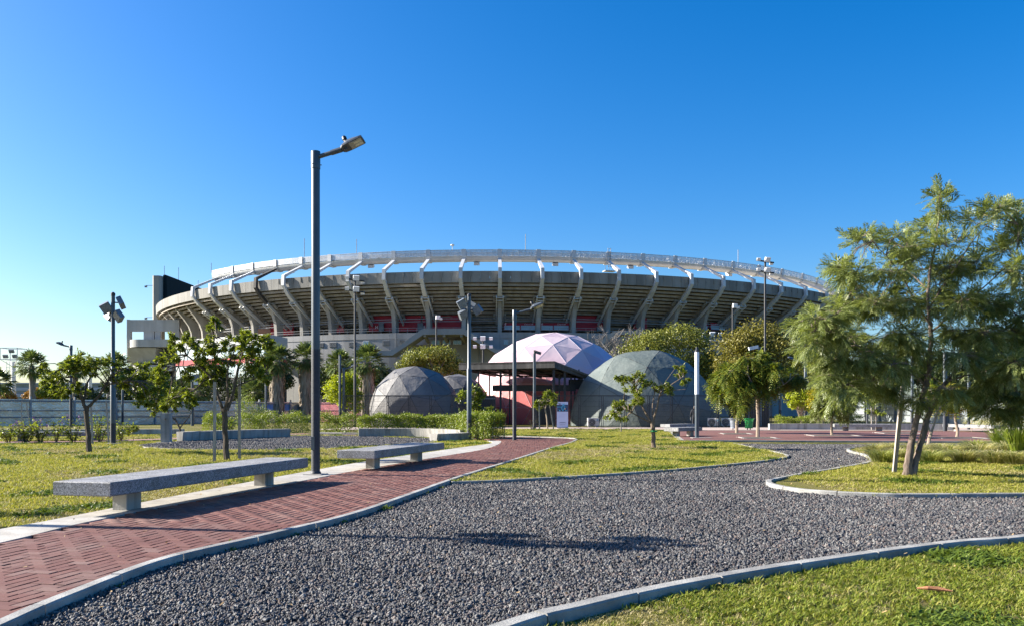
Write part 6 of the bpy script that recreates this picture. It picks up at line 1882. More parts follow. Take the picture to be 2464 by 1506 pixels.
# off to the side, beyond the near bench: shades the lawn corner
tree_px("young broadleaf tree standing on the lawn left of the near bench", 13.6,
        [[(-830, 1222, 0.13), (-830, 1100, 0.11), (-828, 1010, 0.11)], [(-828, 1010, 0.07), (-850, 900, 0.05), (-880, 800, 0.02)], [(-828, 1010, 0.07), (-790, 900, 0.05), (-760, 820, 0.02)]],
        [(-880, 800, 60, 50), (-830, 760, 60, 50), (-770, 800, 60, 50), (-900, 880, 50, 40), (-750, 880, 50, 40), (-820, 860, 60, 40)], (0.18, 0.07), "bark_dark", "leaf_young", 1.0, 0.4, group=YG)

# ---- feathery trees on the square (jacaranda kind) and young pepper trees
FT = "feathery trees of the red square"
FR = (0.62, 9, 0.17, 0.055, 0.45, 0.9)
tree_px("far feathery tree with drooping fronds, left trunk of the pair", 51.5,
        [[(1772, 1043, 0.16), (1774, 1010, 0.13), (1772, 985, 0.13)], [(1770, 990, 0.08), (1758, 965, 0.06), (1745, 945, 0.03)], [(1774, 985, 0.08), (1785, 960, 0.05), (1790, 935, 0.03)]],
        [(1735, 905, 18, 14), (1722, 925, 14, 14), (1752, 890, 18, 14), (1772, 900, 18, 16), (1745, 930, 18, 14), (1768, 925, 18, 14), (1788, 920, 16, 16), (1735, 950, 14, 10), (1775, 955, 16, 12), (1795, 945, 14, 14), (1752, 915, 16, 12), (1782, 975, 10, 10)], FR, "bark_pale", "leaf_feather", 1.3, 0.9, "frond", FT, z_off=0.07)
tree_px("near feathery tree with drooping fronds, right trunk of the pair", 44.5,
        [[(1823, 1053, 0.17), (1824, 1010, 0.14), (1823, 972, 0.15), (1823, 955, 0.14)], [(1822, 958, 0.09), (1812, 930, 0.07), (1800, 900, 0.04)], [(1824, 955, 0.08), (1828, 920, 0.06), (1830, 880, 0.03)], [(1826, 958, 0.07), (1850, 940, 0.05), (1885, 925, 0.03), (1915, 900, 0.015)]],
        [(1800, 862, 20, 14), (1825, 855, 20, 14), (1780, 875, 18, 14), (1760, 892, 18, 14), (1805, 885, 22, 16), (1840, 872, 20, 16), (1860, 890, 16, 14), (1830, 900, 22, 16), (1785, 905, 18, 14), (1855, 912, 16, 12), (1808, 915, 18, 12), (1880, 910, 16, 10), (1905, 900, 16, 10), (1925, 908, 14, 10), (1845, 930, 14, 10), (1775, 930, 12, 12)], FR, "bark_pale", "leaf_feather", 1.35, 0.9, "frond", FT, z_off=0.07)
tree_px("young pepper tree with weeping leaves in the middle tree pit", 47.5,
        [[(2002, 1047, 0.13), (2001, 1025, 0.12), (2003, 1005, 0.11)], [(2003, 1008, 0.06), (1990, 985, 0.05), (1975, 960, 0.03)], [(2003, 1005, 0.06), (2015, 975, 0.05), (2030, 950, 0.03)]],
        [(1972, 955, 20, 18), (1995, 940, 20, 18), (2020, 950, 20, 18), (2045, 955, 18, 18), (1980, 985, 18, 18), (2005, 980, 18, 18), (2030, 985, 18, 18), (1965, 985, 12, 10), (2050, 975, 12, 12)], (0.45, 9, 0.15, 0.04, 0.35, 0.8), "bark_pale", "leaf_pepper", 1.2, 0.7, "frond", FT, z_off=0.07)
tree_px("young tree with yellow flushes in the right tree pit", 44.8,
        [[(2302, 1053, 0.13), (2303, 1030, 0.12), (2299, 1005, 0.11), (2301, 985, 0.11)], [(2301, 985, 0.07), (2312, 965, 0.05), (2330, 945, 0.03)], [(2300, 985, 0.07), (2290, 960, 0.05), (2275, 940, 0.03)]],
        [(2270, 935, 20, 14), (2295, 940, 20, 14), (2325, 945, 20, 14), (2250, 950, 14, 12), (2345, 958, 14, 12), (2310, 962, 14, 10), (2280, 960, 14, 12)], FR, "bark_pale", "leaf_golden", 1.2, 0.7, "frond", FT, z_off=0.07)
tree_px("bare limbed young tree with a low fork behind the grass clumps", 34.6,
        [[(2232, 1078, 0.13), (2236, 1055, 0.115), (2241, 1037, 0.11)], [(2239, 1040, 0.08), (2228, 1015, 0.065), (2205, 995, 0.055), (2165, 978, 0.045), (2120, 965, 0.035), (2078, 930, 0.02)], [(2242, 1038, 0.08), (2252, 1005, 0.065), (2258, 985, 0.06), (2285, 965, 0.05), (2335, 950, 0.03)], [(2258, 988, 0.05), (2250, 965, 0.04), (2240, 945, 0.02)], [(2130, 968, 0.03), (2118, 950, 0.025), (2110, 932, 0.015)]],
        [(2075, 925, 14, 10), (2108, 925, 14, 10), (2240, 938, 16, 10), (2345, 945, 16, 10), (2290, 945, 14, 8)], FR, "bark_pale", "leaf_feather", 0.9, 0.5, "frond", "feathery trees of the red square", z_off=0.05)
tree_px("thin staked sapling before the dark planter wall", 60.0,
        [[(2103, 1036, 0.05), (2103, 1000, 0.045), (2102, 960, 0.03), (2106, 935, 0.02)]], [(2100, 985, 12, 6), (2112, 988, 12, 6), (2105, 965, 8, 8)], (0.24, 0.1), "bark_pale", "leaf_young", 0.7, 0.4, group=YG)
tree_px("slim sapling before the hoarding right of the lamp posts", 58.0,
        [[(2338, 1032, 0.04), (2338, 1005, 0.035), (2338, 985, 0.02)]], [(2336, 975, 8, 9), (2342, 990, 8, 8), (2333, 992, 7, 7), (2340, 965, 6, 6)], (0.2, 0.08), "bark_pale", "leaf_young", 0.7, 0.3, group=YG)

# ---- the big pepper tree
def pepper():
    d = 19.2; base = Vector((px(2183, d), d, 0.05))
    root = empty("pepper_tree", base, "big pepper tree with feathery weeping leaves and twin leaning trunks", "tree")
    wood = MB()
    T = [[(2180, 1152, 0.15), (2186, 1110, 0.125), (2194, 1062, 0.105), (2206, 1010, 0.09), (2218, 965, 0.085), (2226, 930, 0.08), (2238, 880, 0.075), (2238, 830, 0.07), (2240, 780, 0.06), (2232, 720, 0.05), (2240, 640, 0.035), (2255, 550, 0.02), (2262, 470, 0.008)],
         [(2192, 1150, 0.12), (2206, 1100, 0.10), (2218, 1050, 0.09), (2232, 1000, 0.085), (2246, 965, 0.08), (2258, 940, 0.075), (2280, 915, 0.065), (2310, 880, 0.055), (2360, 840, 0.045), (2420, 790, 0.035), (2490, 740, 0.02)],
         [(2206, 1085, 0.06), (2222, 1060, 0.06), (2232, 1010, 0.055), (2240, 975, 0.05)]]
    rest = [[(2226, 930, 0.05), (2190, 890, 0.04), (2130, 860, 0.03), (2060, 830, 0.022), (1980, 800, 0.012), (1915, 790, 0.006)],
            [(2238, 860, 0.045), (2190, 800, 0.035), (2130, 740, 0.028), (2070, 690, 0.02), (2005, 650, 0.008)],
            [(2240, 790, 0.04), (2200, 720, 0.03), (2160, 650, 0.02), (2100, 580, 0.008)],
            [(2236, 740, 0.04), (2290, 660, 0.03), (2340, 580, 0.02), (2400, 515, 0.012), (2435, 495, 0.006)],
            [(2240, 800, 0.04), (2310, 740, 0.03), (2380, 680, 0.022), (2440, 620, 0.014), (2450, 540, 0.006)],
            [(2280, 915, 0.035), (2340, 900, 0.028), (2410, 890, 0.02), (2480, 900, 0.01)],
            [(2200, 900, 0.03), (2140, 910, 0.022), (2080, 920, 0.015), (2020, 960, 0.007)],
            [(2232, 700, 0.03), (2180, 640, 0.02), (2200, 580, 0.012)]]
    ND = []
    for i, lm in enumerate(T + rest):
        dz = (0, 0.5, 0.2, -1.0, 0.9, -0.7, 0.6, -0.9, -0.8, -1.2, 1.0)[i]
        P, Rr = limb3([(x, y, r * (0.72 if i < 3 else 0.62)) for x, y, r in lm], d, base, dz)
        if i < 2: P[0].z = -0.1
        P, Rr = smooth3(P, Rr)
        P = [p + Vector((random.gauss(0, 0.06 * r + 0.004), random.gauss(0, 0.02), random.gauss(0, 0.01))) for p, r in zip(P, Rr)]
        wood.tube(P, Rr, 9)
        ND += P[(24 if i < 2 else 2):]
    CL = [(2262, 478, 16, 26), (2250, 520, 22, 30), (2235, 560, 34, 30), (2200, 590, 46, 30), (2150, 575, 34, 20), (2100, 575, 38, 20), (2065, 585, 22, 16), (2180, 620, 50, 28), (2290, 590, 40, 26), (2335, 545, 36, 24), (2370, 515, 30, 18), (2410, 500, 28, 18), (2445, 520, 24, 34),
          (2455, 580, 26, 40), (2420, 600, 36, 30), (2290, 640, 50, 34), (2230, 660, 50, 34), (2130, 660, 50, 30), (2060, 665, 46, 24), (2010, 655, 26, 18), (1990, 640, 18, 14), (2350, 650, 50, 34), (2440, 660, 40, 40), (2030, 715, 46, 26), (2090, 730, 54, 32), (2160, 730, 54, 34), (2230, 740, 54, 36), (2300, 720, 54, 36), (2370, 720, 54, 36), (2440, 730, 46, 40),
          (1985, 755, 40, 24), (1925, 775, 36, 20), (1890, 772, 14, 12), (1960, 810, 48, 30), (2030, 800, 54, 34), (2100, 810, 54, 36), (2170, 810, 54, 36), (2300, 800, 54, 36), (2370, 800, 54, 36), (2440, 800, 50, 40), (1915, 830, 28, 24), (1965, 865, 40, 30), (2030, 870, 50, 34), (2100, 880, 50, 34), (2170, 880, 46, 30), (2330, 865, 50, 32), (2400, 870, 50, 34), (2450, 870, 40, 36),
          (1965, 900, 26, 20), (2015, 925, 34, 26), (2070, 925, 36, 24), (2125, 930, 30, 18), (2290, 930, 34, 24), (2350, 930, 38, 28), (2410, 940, 38, 28), (2455, 945, 30, 30), (2440, 985, 30, 26), (2380, 975, 26, 18), (2210, 960, 18, 14), (2500, 700, 40, 60), (2510, 850, 50, 70), (2520, 950, 40, 50)]
    pos, dirs, ln = [], [], []
    k = d / F
    for (x, y, rx, ry) in CL:
        x += 38 * max(0.0, min(1.0, (2080 - x) / 120)); thin = 0.6 if y < 600 else (0.85 if y < 700 else 1.0)
        for rep in range(2):
            off = random.uniform(-1.25, 1.25) * min(1.0, rx / 40 + 0.25)
            cc = at(x + random.gauss(0, rx * 0.3), y + random.gauss(0, ry * 0.3), d + off) - base
            near = min(ND, key=lambda q: (q - cc).length)
            wood.tube([near, near.lerp(cc, 0.5) + Vector((0, 0, 0.15)), cc], [0.016, 0.011, 0.006], 5, cap=False)
            up = 1.0 if y < 640 else (0.0 if y < 800 else -0.6)
            for tw in range(int((8 + rx * ry / 105) * thin)):
                e = Vector(rand_dir(1)[0]); e.z = e.z * 0.7 + 0.35 * up; e = Vector((e.x * rx, e.y * min(rx, 40), e.z * ry)) * k * random.uniform(0.5, 1.2)
                wood.tube([cc, cc + e * 0.6 + Vector((0, 0, 0.04)), cc + e], [0.005, 0.004, 0.002], 3, cap=False)
                for q in range(4):
                    t = random.uniform(0.2, 1.05)
                    pos.append(tuple(cc + e * t)); dv = e.normalized() * 0.8 + Vector((random.gauss(0, 0.5), random.gauss(0, 0.5), random.gauss(-0.12 + 0.3 * up, 0.4)))
                    dirs.append(tuple(dv)); ln.append(random.uniform(0.24, 0.42))
    wood.build("trunk", "bark_pepper", root, True)
    pos, dirs, ln = np.array(pos), np.array(dirs), np.array(ln)
    
    link("crown", quads_mesh("crown", frond_arrays(pos, dirs, ln, 11, 0.135, 0.019, 0.2, 0.6), "leaf_pepper"), root)
pepper()

# ---- round background trees
def blob_tree(label, x0, x1, y0, y1, d, mat, leaf=0.22, n=7000, bark="bark_grey", name="tree", group=None, trunk=True, blobs=16, zbase=0.0, fill=0.62, flat=0.8):
    cx, cy = (x0 + x1) / 2, (y0 + y1) / 2
    c = at(cx, cy, d); base = Vector((c.x, d, 0))
    root = empty(name, base, label, "tree", group)
    A_ = np.array([(x1 - x0) / 2 * d / F, (x1 - x0) / 2 * d / F * 0.85, (y1 - y0) / 2 * d / F]); cz = c.z
    wood = MB()
    B = []
    for k in range(blobs):
        for _ in range(20):
            v = rand_dir(1)[0]
            if v[2] > -0.55: break
        ctr = v * A_ * RNG.uniform(0.5, 0.86); ctr[2] += cz
        r_ = RNG.uniform(0.26, 0.44) * A_.min() ** 0.4 * A_.max() ** 0.6
        B.append((ctr, r_))
    per = n // blobs; P, N_ = [], []
    for ctr, r_ in B:
        m_ = int(per * RNG.uniform(0.75, 1.25))
        v = rand_dir(m_); rad = r_ * np.power(RNG.uniform(0.25, 1.12, m_), 0.5)
        p = ctr + v * rad[:, None] * np.array([1.12, 1.0, flat])
        P.append(p); N_.append(v)
    P, N_ = np.vstack(P), np.vstack(N_)
    e = (P - np.array([0, 0, cz])) / A_
    keep = (np.linalg.norm(e, axis=1) < RNG.uniform(0.96, 1.16, len(P))) & (P[:, 2] > 0.1)
    P, N_ = P[keep], N_[keep]
    dirs = rand_dir(len(P)) + np.array([0, 0, -0.3]); nrm = N_ * 0.9 + RNG.normal(0, 0.55, N_.shape) + np.array([0, 0, 0.25])
    link("crown", leaf_mesh("crown", P, dirs, RNG.uniform(0.7, 1.3, len(P)) * leaf, leaf * 0.62, mat, nrm), root)
    hub = Vector((0, 0, max(0.6, cz - A_[2] * 0.8)))
    rt = 0.035 * (cz + A_[2])
    wood.tube([(0, 0, -0.1), (0.1, 0, hub.z * 0.5), hub], [rt, rt * 0.8, rt * 0.7], 8)
    for ctr, r_ in B:
        q = Vector(ctr); wood.tube([hub, hub.lerp(q, 0.55) + Vector((0, 0, 0.3)), q], [rt * 0.5, rt * 0.25, rt * 0.08], 5, cap=False)
    wood.build("trunk", bark, root, True)
    return root
BG = "trees behind the fences"
blob_tree("olive green spreading tree behind the left grey dome", 952, 1132, 830, 940, 98, "leaf_tipa", 0.26, 12000, group=BG, blobs=24)
blob_tree("large round topped green tree behind the wide grey dome", 1480, 1732, 772, 990, 98, "leaf_tipa", 0.27, 26000, group=BG, blobs=34)
blob_tree("large olive brown tree right of the wide grey dome", 1702, 1935, 762, 1005, 90, "leaf_olive", 0.26, 24000, group=BG, blobs=30)
blob_tree("dark dense tree behind the first two palms", 555, 710, 852, 1000, 106, "leaf_dark", 0.3, 8000, group=BG, blobs=18)
blob_tree("dark dense tree right of the thick skirted palm", 880, 968, 862, 990, 106, "leaf_dark", 0.3, 6000, group=BG)
blob_tree("dark tree below the glass building's red band", 412, 575, 858, 1005, 108, "leaf_dark", 0.3, 8000, group=BG, blobs=18)
blob_tree("dark tree filling the gap between the second and third palms", 728, 885, 855, 1000, 110, "leaf_dark", 0.3, 8000, group=BG, blobs=18)
blob_tree("loose green tree below the concrete ramps", 318, 425, 885, 1000, 84, "leaf_young", 0.24, 6000, group=BG)
blob_tree("dark green bush tree left of the ramps, behind the metal fence", 180, 330, 905, 1000, 92, "leaf_dark", 0.26, 5000, group=BG)
blob_tree("low green tree under the leftmost full palm", 88, 160, 900, 985, 88, "leaf_young", 0.24, 4000, group=BG)
blob_tree("bright yellow green tree before the third palm", 772, 876, 890, 1012, 75, "leaf_lime", 0.2, 8000, group=BG, blobs=20)
blob_tree("tall green tree behind the left side of the pepper tree", 1880, 2065, 812, 1003, 100, "leaf_tipa", 0.28, 13000, group=BG, blobs=18)
blob_tree("dark tree behind the middle of the pepper tree", 2020, 2200, 838, 985, 122, "leaf_dark", 0.34, 9000, group=BG, blobs=18)
blob_tree("dark tree behind the pepper tree's upper trunk", 2180, 2340, 830, 975, 120, "leaf_dark", 0.34, 9000, group=BG, blobs=18)
blob_tree("dark tree at the picture's right edge, above the hoarding", 2320, 2520, 800, 975, 117, "leaf_dark", 0.34, 10000, group=BG, blobs=20)
blob_tree("yellow green sapling left of the street lamps on the square", 1888, 1962, 925, 1014, 66, "leaf_lime", 0.16, 4000, group=BG, bark="bark_pale")
blob_tree("golden green sapling under the second street lamp", 1940, 2012, 915, 1008, 63, "leaf_golden", 0.16, 4000, group=BG, bark="bark_pale")
blob_tree("small orange autumn tree far behind the left palms", 58, 108, 932, 970, 190, "leaf_autumn", 0.5, 1800, group=BG)
blob_tree("small rust coloured tree at the far left picture edge", 0, 40, 940, 972, 195, "leaf_autumn", 0.5, 1400, group=BG)

# bare winter tree
def bare_tree(x, d, ytop, label):
    base = Vector((px(x, d), d, 0)); root = empty("bare_tree", base, label, "tree")
    m = MB(); H = hz(ytop, d)
    def grow(p, dv, L, r, depth):
        q = p + dv * L
        m.tube([p, p.lerp(q, 0.5) + Vector((random.gauss(0, 0.04), random.gauss(0, 0.04), 0)) * L, q], [r, r * 0.85, r * 0.65], 5, cap=False)
        if depth == 0: return
        for _ in range(3 if depth > 1 else 4):
            nd = (dv + Vector((random.gauss(0, 0.5), random.gauss(0, 0.5), random.gauss(0.15, 0.3)))).normalized()
            grow(q, nd, L * random.uniform(0.6, 0.85), r * 0.62, depth - 1)
    grow(Vector((0, 0, 0)), Vector((0, 0, 1)), H * 0.36, 0.22, 5)
    m.build("trunk", "bark_grey", root)
bare_tree(1462, 104, 812, "leafless grey tree between the pink dome and the round topped tree")

# ---- fan palms
def palm_parts(seed):
    rs = np.random.default_rng(seed); V, Fq = [], []
    def fan(o, d, L, pet, droop):
        d = d / np.linalg.norm(d); up = np.array([0, 0, 1.0])
        s = np.cross(d, up); s /= max(np.linalg.norm(s), 1e-6); n = np.cross(s, d)
        b = o + d * pet; b[2] -= droop * pet * 0.15
        w = 0.035
        k0 = len(V); V.extend([o - s * w, o + s * w, b + s * w, b - s * w]); Fq.append((k0, k0 + 1, k0 + 2, k0 + 3))
        nb = 15
        for i in range(nb):
            a = R(-95 + 190 * i / (nb - 1)) + rs.normal(0, 0.03)
            dd = d * math.cos(a) + s * math.sin(a) + n * 0.12 * rs.normal()
            l = L * (0.75 + 0.25 * math.cos(a)) * rs.uniform(0.9, 1.08)
            m1 = b + dd * l * 0.55; t1 = b + dd * l; t1[2] -= droop * l * rs.uniform(0.25, 0.6); m1[2] -= droop * l * 0.06
            wv = np.cross(dd, n); wv /= max(np.linalg.norm(wv), 1e-6)
            k0 = len(V)
            V.extend([b, m1 - wv * l * 0.085, t1, m1 + wv * l * 0.085]); Fq.append((k0, k0 + 1, k0 + 2, k0 + 3))
    for i in range(42):
        el = R(85 - 125 * (i / 41) ** 0.85); az = i * 2.39996 + rs.normal(0, 0.15)
        d = np.array([math.cos(az) * math.cos(el), math.sin(az) * math.cos(el), math.sin(el)])
        fan(np.array([0, 0, 0.0]), d, rs.uniform(0.85, 1.1), rs.uniform(0.75, 1.15), 0.35 + 0.5 * (i / 41))
    crown = np_mesh("palm_crown", np.array(V), np.array(Fq), "leaf_palm")
    # skirt of dead fronds hanging round the trunk, as long strips
    V2, F2 = [], []
    for i in range(900):
        t = rs.uniform(0, 1) ** 0.8; z = -0.3 - t * 4.6; az = rs.uniform(0, 6.28)
        r_ = (0.62 - 0.10 * t) * rs.uniform(0.8, 1.15); l = rs.uniform(0.5, 1.1); w = rs.uniform(0.03, 0.08)
        c, s_ = math.cos(az), math.sin(az); k0 = len(V2)
        for (zz, rr, ww) in ((z, r_ * 0.92, 1), (z - l * 0.6, r_ * 1.06, 0.8), (z - l, r_ * 1.0, 0.2)):
            V2.extend([(c * rr + s_ * w * ww, s_ * rr - c * w * ww, zz), (c * rr - s_ * w * ww, s_ * rr + c * w * ww, zz)])
        F2 += [(k0, k0 + 1, k0 + 3, k0 + 2), (k0 + 2, k0 + 3, k0 + 5, k0 + 4)]
    skirt = np_mesh("palm_skirt", np.array(V2), np.array(F2), "palm_dead")
    return crown, skirt
PALMS = [palm_parts(s) for s in (3, 5, 8)]
def palm(x, ytop, d, label, skirt=True, s=1.0, trunk_r=0.32):
    top = hz(ytop, d); zc = top - 1.75 * s
    root = empty("fan_palm", (px(x, d), d, 0), label, "palm", "fan palms behind the metal fence", rz=random.uniform(0, 6.28))
    cr, sk = random.choice(PALMS)
    o = link("crown", cr, root, (0, 0, zc)); o.scale = (s, s, s)
    MB().tube([(0, 0, -0.1), (0.1, 0.05, zc * 0.5), (0, 0, zc)], [trunk_r * 1.3, trunk_r, trunk_r * 0.85], 10).build("trunk", "bark_grey", root, True)
    if skirt:
        o = link("skirt", sk, root, (0, 0, zc)); o.scale = (s * 1.1, s * 1.1, (zc - 0.8) / 5.6)
    return root
palm(667, 822, 92, "thick skirted fan palm, first of the four left of the domes", True, 1.15, 0.45)
palm(737, 817, 93, "thick skirted fan palm just left of the near lamp", True, 1.15, 0.45)
palm(818, 836, 99, "fan palm behind the yellow green tree", True, 1.05, 0.4)
palm(884, 823, 88, "thick skirted fan palm beside the black mast and left dome", True, 1.15, 0.45)
palm(76, 838, 92, "shaggy fan palm beside the far flood light tower", False, 1.05)
palm(278, 842, 92, "fan palm behind the four headed flood pole", False, 1.0)
palm(182, 848, 100, "fan palm behind the leftmost street lamp", False, 1.0)
palm(-6, 878, 88, "fan palm cut by the left picture edge", False, 1.0)
palm(478, 902, 96, "low fan palm below the glass building", True, 1.0, 0.4)
palm(612, 905, 98, "low fan palm hidden among the dark trees", True, 1.0, 0.4)

# ---- hedges and shrubs
def hedge(line, h, w, label, n, mat="leaf_hedge", leaf=0.075, name="hedge", cat="hedge", group="clipped hedges", ragged=0.12, stems=True, z0=0.0):
    P = [Vector((p[0], p[1], 0)) for p in line]; base = P[0].copy()
    root = empty(name, base, label, cat, group)
    seg = [(P[i], P[i + 1]) for i in range(len(P) - 1)]; Ls = [(b_ - a).length for a, b_ in seg]; tot = sum(Ls)
    pts, nr = [], []
    for (a, b_), L in zip(seg, Ls):
        m_ = int(n * L / tot); d_ = (b_ - a).normalized(); s_ = Vector((d_.y, -d_.x, 0))
        t = RNG.uniform(0, 1, m_); u = RNG.uniform(-1, 1, m_); v = RNG.uniform(0.0, 1, m_)
        # push towards the skin of the hedge
        face = RNG.integers(0, 3, m_)
        u = np.where(face == 0, np.sign(u) * RNG.uniform(0.75, 1.05, m_), u); v = np.where(face == 1, RNG.uniform(0.82, 1.0, m_), v)
        bump_ = 1 + ragged * (np.sin(t * L * 3.1 + a.x) * 0.6 + np.sin(t * L * 7.7 + 2 * a.y) * 0.4) + RNG.normal(0, ragged * 0.35, m_)
        q = np.array([a.x, a.y, 0]) + np.outer(t * L, np.array(d_)) + np.outer(u * w / 2 * bump_, np.array(s_)); q[:, 2] = z0 + v ** 0.85 * h * bump_
        q += RNG.normal(0, 0.02, q.shape)
        pts.append(q - np.array(base)); nr.append(np.outer(u, np.array(s_)) + np.array([0, 0, 0.5]))
    pts, nr = np.vstack(pts), np.vstack(nr)
    k = len(pts)
    link("foliage", leaf_mesh("foliage", pts, rand_dir(k) + np.array([0, 0, 0.5]), RNG.uniform(0.7, 1.4, k) * leaf, leaf * 0.55, mat, nr + RNG.normal(0, 0.5, (k, 3))), root)
    if stems:
        m = MB()
        for (a, b_), L in zip(seg, Ls):
            for q in range(int(L * 5)):
                t = random.random(); c = a.lerp(b_, t) - base + Vector((random.gauss(0, w * 0.2), random.gauss(0, w * 0.2), 0))
                m.tube([c, c + Vector((random.gauss(0, 0.08), random.gauss(0, 0.08), h * 0.8))], [0.012, 0.005], 4, cap=False)
        m.build("stems", "bark_grey", root)
    return root
hedge([(px(862, 49.5), 49.5), (px(960, 49.5), 49.5), (px(1060, 48.8), 48.8), (px(1120, 47.5), 47.5)], 1.12, 0.9, "long clipped bright green hedge behind the stained low wall", 22000)
hedge([(px(1125, 44.5), 44.5), (px(1160, 43.0), 43.0), (px(1198, 42.5), 42.5)], 1.2, 1.5, "ragged hedge end reaching the ground beside the flood pole", 14000, ragged=0.2)
hedge([(px(772, 53), 53), (px(852, 52), 52)], 1.05, 0.9, "loose green hedge right of the near lamp", 6000, ragged=0.25)
hedge([(px(578, 55), 55), (px(660, 54.5), 54.5), (px(748, 54), 54)], 1.1, 1.0, "loose green hedge left of the near lamp", 9000, ragged=0.25)
hedge([(px(490, 53), 53), (px(560, 54), 54)], 1.0, 1.0, "low bushy hedge behind the shaded wall", 5000, ragged=0.3)
hedge([(px(570, 60), 60), (px(640, 60), 60)], 1.75, 0.8, "taller loose shrub row before the blue fence sheets", 3500, ragged=0.45)
hedge([(px(1868, 63), 63), (px(1962, 63), 63)], 0.85, 0.9, "low green hedge behind the planter wall and benches", 5000, ragged=0.2)
hedge([(px(1985, 64), 64), (px(2075, 64), 64)], 1.0, 0.9, "dark clipped hedge behind the long planter wall", 5000, "leaf_dark", ragged=0.15)
hedge([(px(2342, 66), 66), (px(2470, 60), 60)], 0.6, 2.0, "weedy strip of low plants before the near hoarding", 5000, "leaf_straw", ragged=0.5, group=None)

def shrub(x, d, w, h, n, label, flowers=0, mat="leaf_young", leaf=0.13):
    base = Vector((px(x, d), d, 0)); root = empty("flowering_shrub", base, label, "shrub", "loose shrubs by the far path")
    m = MB(); P, Dv = [], []
    tips = []
    for k in range(9):
        az = random.uniform(0, 6.28); r_ = w / 2 * math.sqrt(random.random()); tip = Vector((r_ * math.cos(az), r_ * math.sin(az) * 0.6, h * random.uniform(0.55, 1.0)))
        m.tube([(tip.x * 0.12, tip.y * 0.12, 0), tip * 0.5 + Vector((0, 0, 0.05)), tip], [0.02, 0.013, 0.005], 5, cap=False); tips.append(tip)
        for q in range(n // 9):
            t = random.uniform(0.3, 1.05); P.append(tuple(tip * t + Vector((random.gauss(0, 0.1), random.gauss(0, 0.1), random.gauss(0, 0.09))))); Dv.append((random.gauss(0, 1), random.gauss(0, 1), random.gauss(-0.1, 0.5)))
    m.build("stems", "bark_dark", root)
    P, Dv = np.array(P), np.array(Dv)
    link("foliage", leaf_mesh("foliage", P, Dv, RNG.uniform(0.7, 1.3, len(P)) * leaf, leaf * 0.5, mat), root)
    if flowers:
        Q = []
        for tip in tips[:flowers]:
            for q in range(26): Q.append(tuple(tip + Vector((random.gauss(0, 0.035), random.gauss(0, 0.035), random.uniform(0, 0.24)))))
        Q = np.array(Q); link("flowers", leaf_mesh("flowers", Q, rand_dir(len(Q)), 0.045, 0.03, "petal_violet"), root)
shrub(22, 38.2, 1.31, 0.99, 363, "violet flowering shrub at the left picture edge", 3)
shrub(62, 38.0, 1.66, 1.10, 550, "bushy violet flowering shrub before the long bench's first leg", 5)
shrub(96, 38.3, 1.06, 0.94, 286, "violet flowering shrub right of the bushy one", 3)
shrub(135, 38.6, 0.95, 1.15, 165, "thin leggy shrub in front of the long bench", 1)
shrub(178, 38.4, 1.19, 1.10, 286, "open shrub left of the leftmost tree trunk", 2)
shrub(240, 38.6, 1.19, 1.25, 330, "yellowish shrub just right of the leftmost tree trunk", 0, "leaf_hedge")
shrub(290, 40.0, 0.95, 1.04, 242, "loose shrub right of the four headed flood pole", 0)
shrub(1150, 41.4, 1.19, 0.89, 352, "weedy shrub at the foot of the flood pole by the hedge", 0, "leaf_hedge", 0.08)
shrub(1280, 58.5, 0.84, 1.04, 44, "dry twiggy bush near the lobby steps", 0, "leaf_straw", 0.06)
shrub(548, 50.5, 1.90, 1.04, 286, "bush with long bare twigs behind the shaded wall", 0, "leaf_hedge")

# ---- ornamental grass clumps of the island bed
def clump_mesh(seed, n, h, w, mat, width=0.012, arch=0.5):
    rs = np.random.default_rng(seed); V, Fq = [], []
    for i in range(n):
        az = rs.uniform(0, 6.28); r0 = w * 0.25 * math.sqrt(rs.uniform()); l = h * rs.uniform(0.55, 1.15); out = arch * l * rs.uniform(0.2, 1.3)
        c, s = math.cos(az), math.sin(az); ww = width * rs.uniform(0.6, 1.2); k0 = len(V)
        for t, wk in ((0, 1), (0.5, 0.85), (0.85, 0.5), (1.0, 0.08)):
            z = l * (t - 0.32 * arch * t ** 2.2 * 2); rr = r0 + out * t ** 1.7
            V.extend([(c * rr - s * ww * wk, s * rr + c * ww * wk, z), (c * rr + s * ww * wk, s * rr - c * ww * wk, z)])
        for q in range(3): Fq.append((k0 + 2 * q, k0 + 2 * q + 1, k0 + 2 * q + 3, k0 + 2 * q + 2))
    return np_mesh("blades", np.array(V), np.array(Fq), mat)
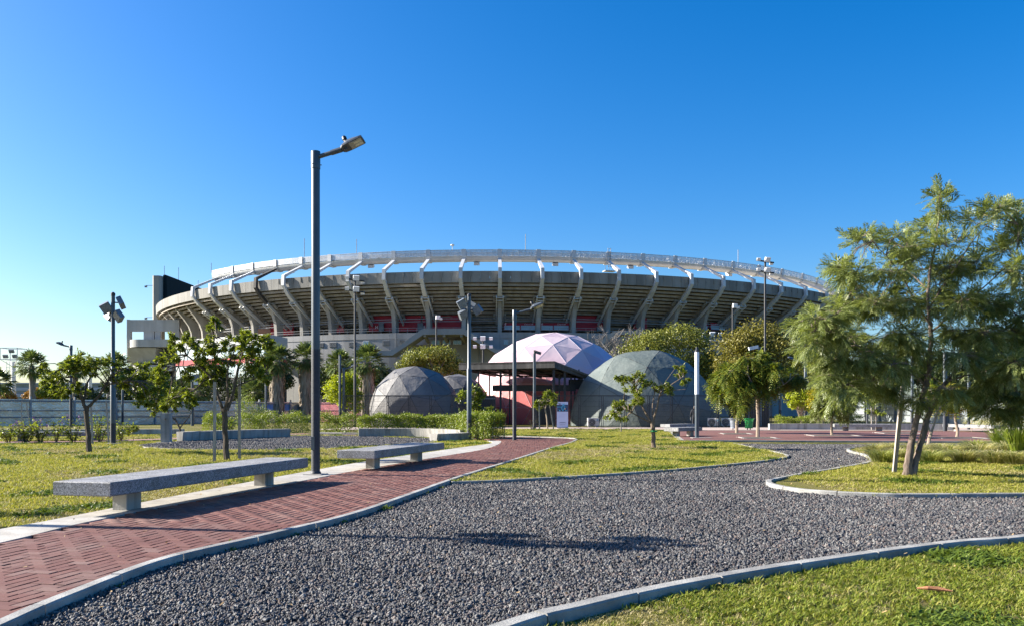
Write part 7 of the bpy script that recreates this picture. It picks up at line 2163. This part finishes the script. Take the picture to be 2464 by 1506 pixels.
CLM = [clump_mesh(s, 420, 0.72, 0.9, "leaf_straw", 0.009, 0.85) for s in (1, 2, 4)] + [clump_mesh(9, 420, 0.66, 0.9, "leaf_straw2", 0.009, 0.85)]
spots = [(2122, 1112, 1.0, 3, "round green grass clump at the island's gravel edge"), (2160, 1100, 0.9, 0, "pale grass clump just left of the pepper tree trunk"), (2238, 1113, 1.0, 3, "green based grass clump right of the pepper tree trunk"),
         (2280, 1100, 1.0, 0, "straw coloured grass clump, second right of the trunk"), (2318, 1112, 1.05, 1, "pale feathery grass clump below the right tree pit"), (2355, 1100, 1.2, 2, "taller straw clump beside the tall green reed"), (2345, 1082, 1.05, 3, "olive grass clump at the back of the bed"),
         (2392, 1116, 1.0, 0, "dry low grass clump before the tall green reed"), (2440, 1118, 1.0, 1, "dry straw clump at the picture edge"), (2200, 1092, 0.85, 2, "small pale clump behind the pepper tree trunk"), (2108, 1090, 0.9, 1, "small pale clump at the island's back corner"),
         (2260, 1085, 0.8, 1, "low pale clump by the forked young tree"), (2420, 1095, 1.1, 2, "straw clump behind the reed"), (2140, 1080, 0.7, 0, "small dry clump near the square's border")]
for (x, y, s, ty, lab) in spots:
    p = g(x, y, 0.055); root = empty("grass_clump", (p.x, p.y, 0.05), lab, "grass clump", "ornamental grass clumps of the island bed", rz=random.uniform(0, 6.28))
    o = link("blades", CLM[ty], root); o.scale = (s * 1.15, s * 1.15, s * random.uniform(0.9, 1.15))
reed = clump_mesh(21, 300, 1.35, 0.8, "leaf_blade", 0.016, 0.42)
for (x, y, s, lab) in ((2452, 1100, 1.1, "tall green reed clump at the right picture edge"), (2405, 1085, 0.8, "smaller green reed clump left of the tall one")):
    p = g(x, y, 0.055); root = empty("reed_clump", (p.x, p.y, 0.05), lab, "reed", "green reeds"); o = link("blades", reed, root); o.scale = (s, s, s)
# green tie on the middle lawn's tree and dry leaves on the lawns
MB().lathe([(0.135, 0), (0.14, 0.03), (0.135, 0.06)], 12, cap=False).build("tie", "bin_green", bpy.data.objects["young_tree.002"], loc=(0, 0, 0.62))
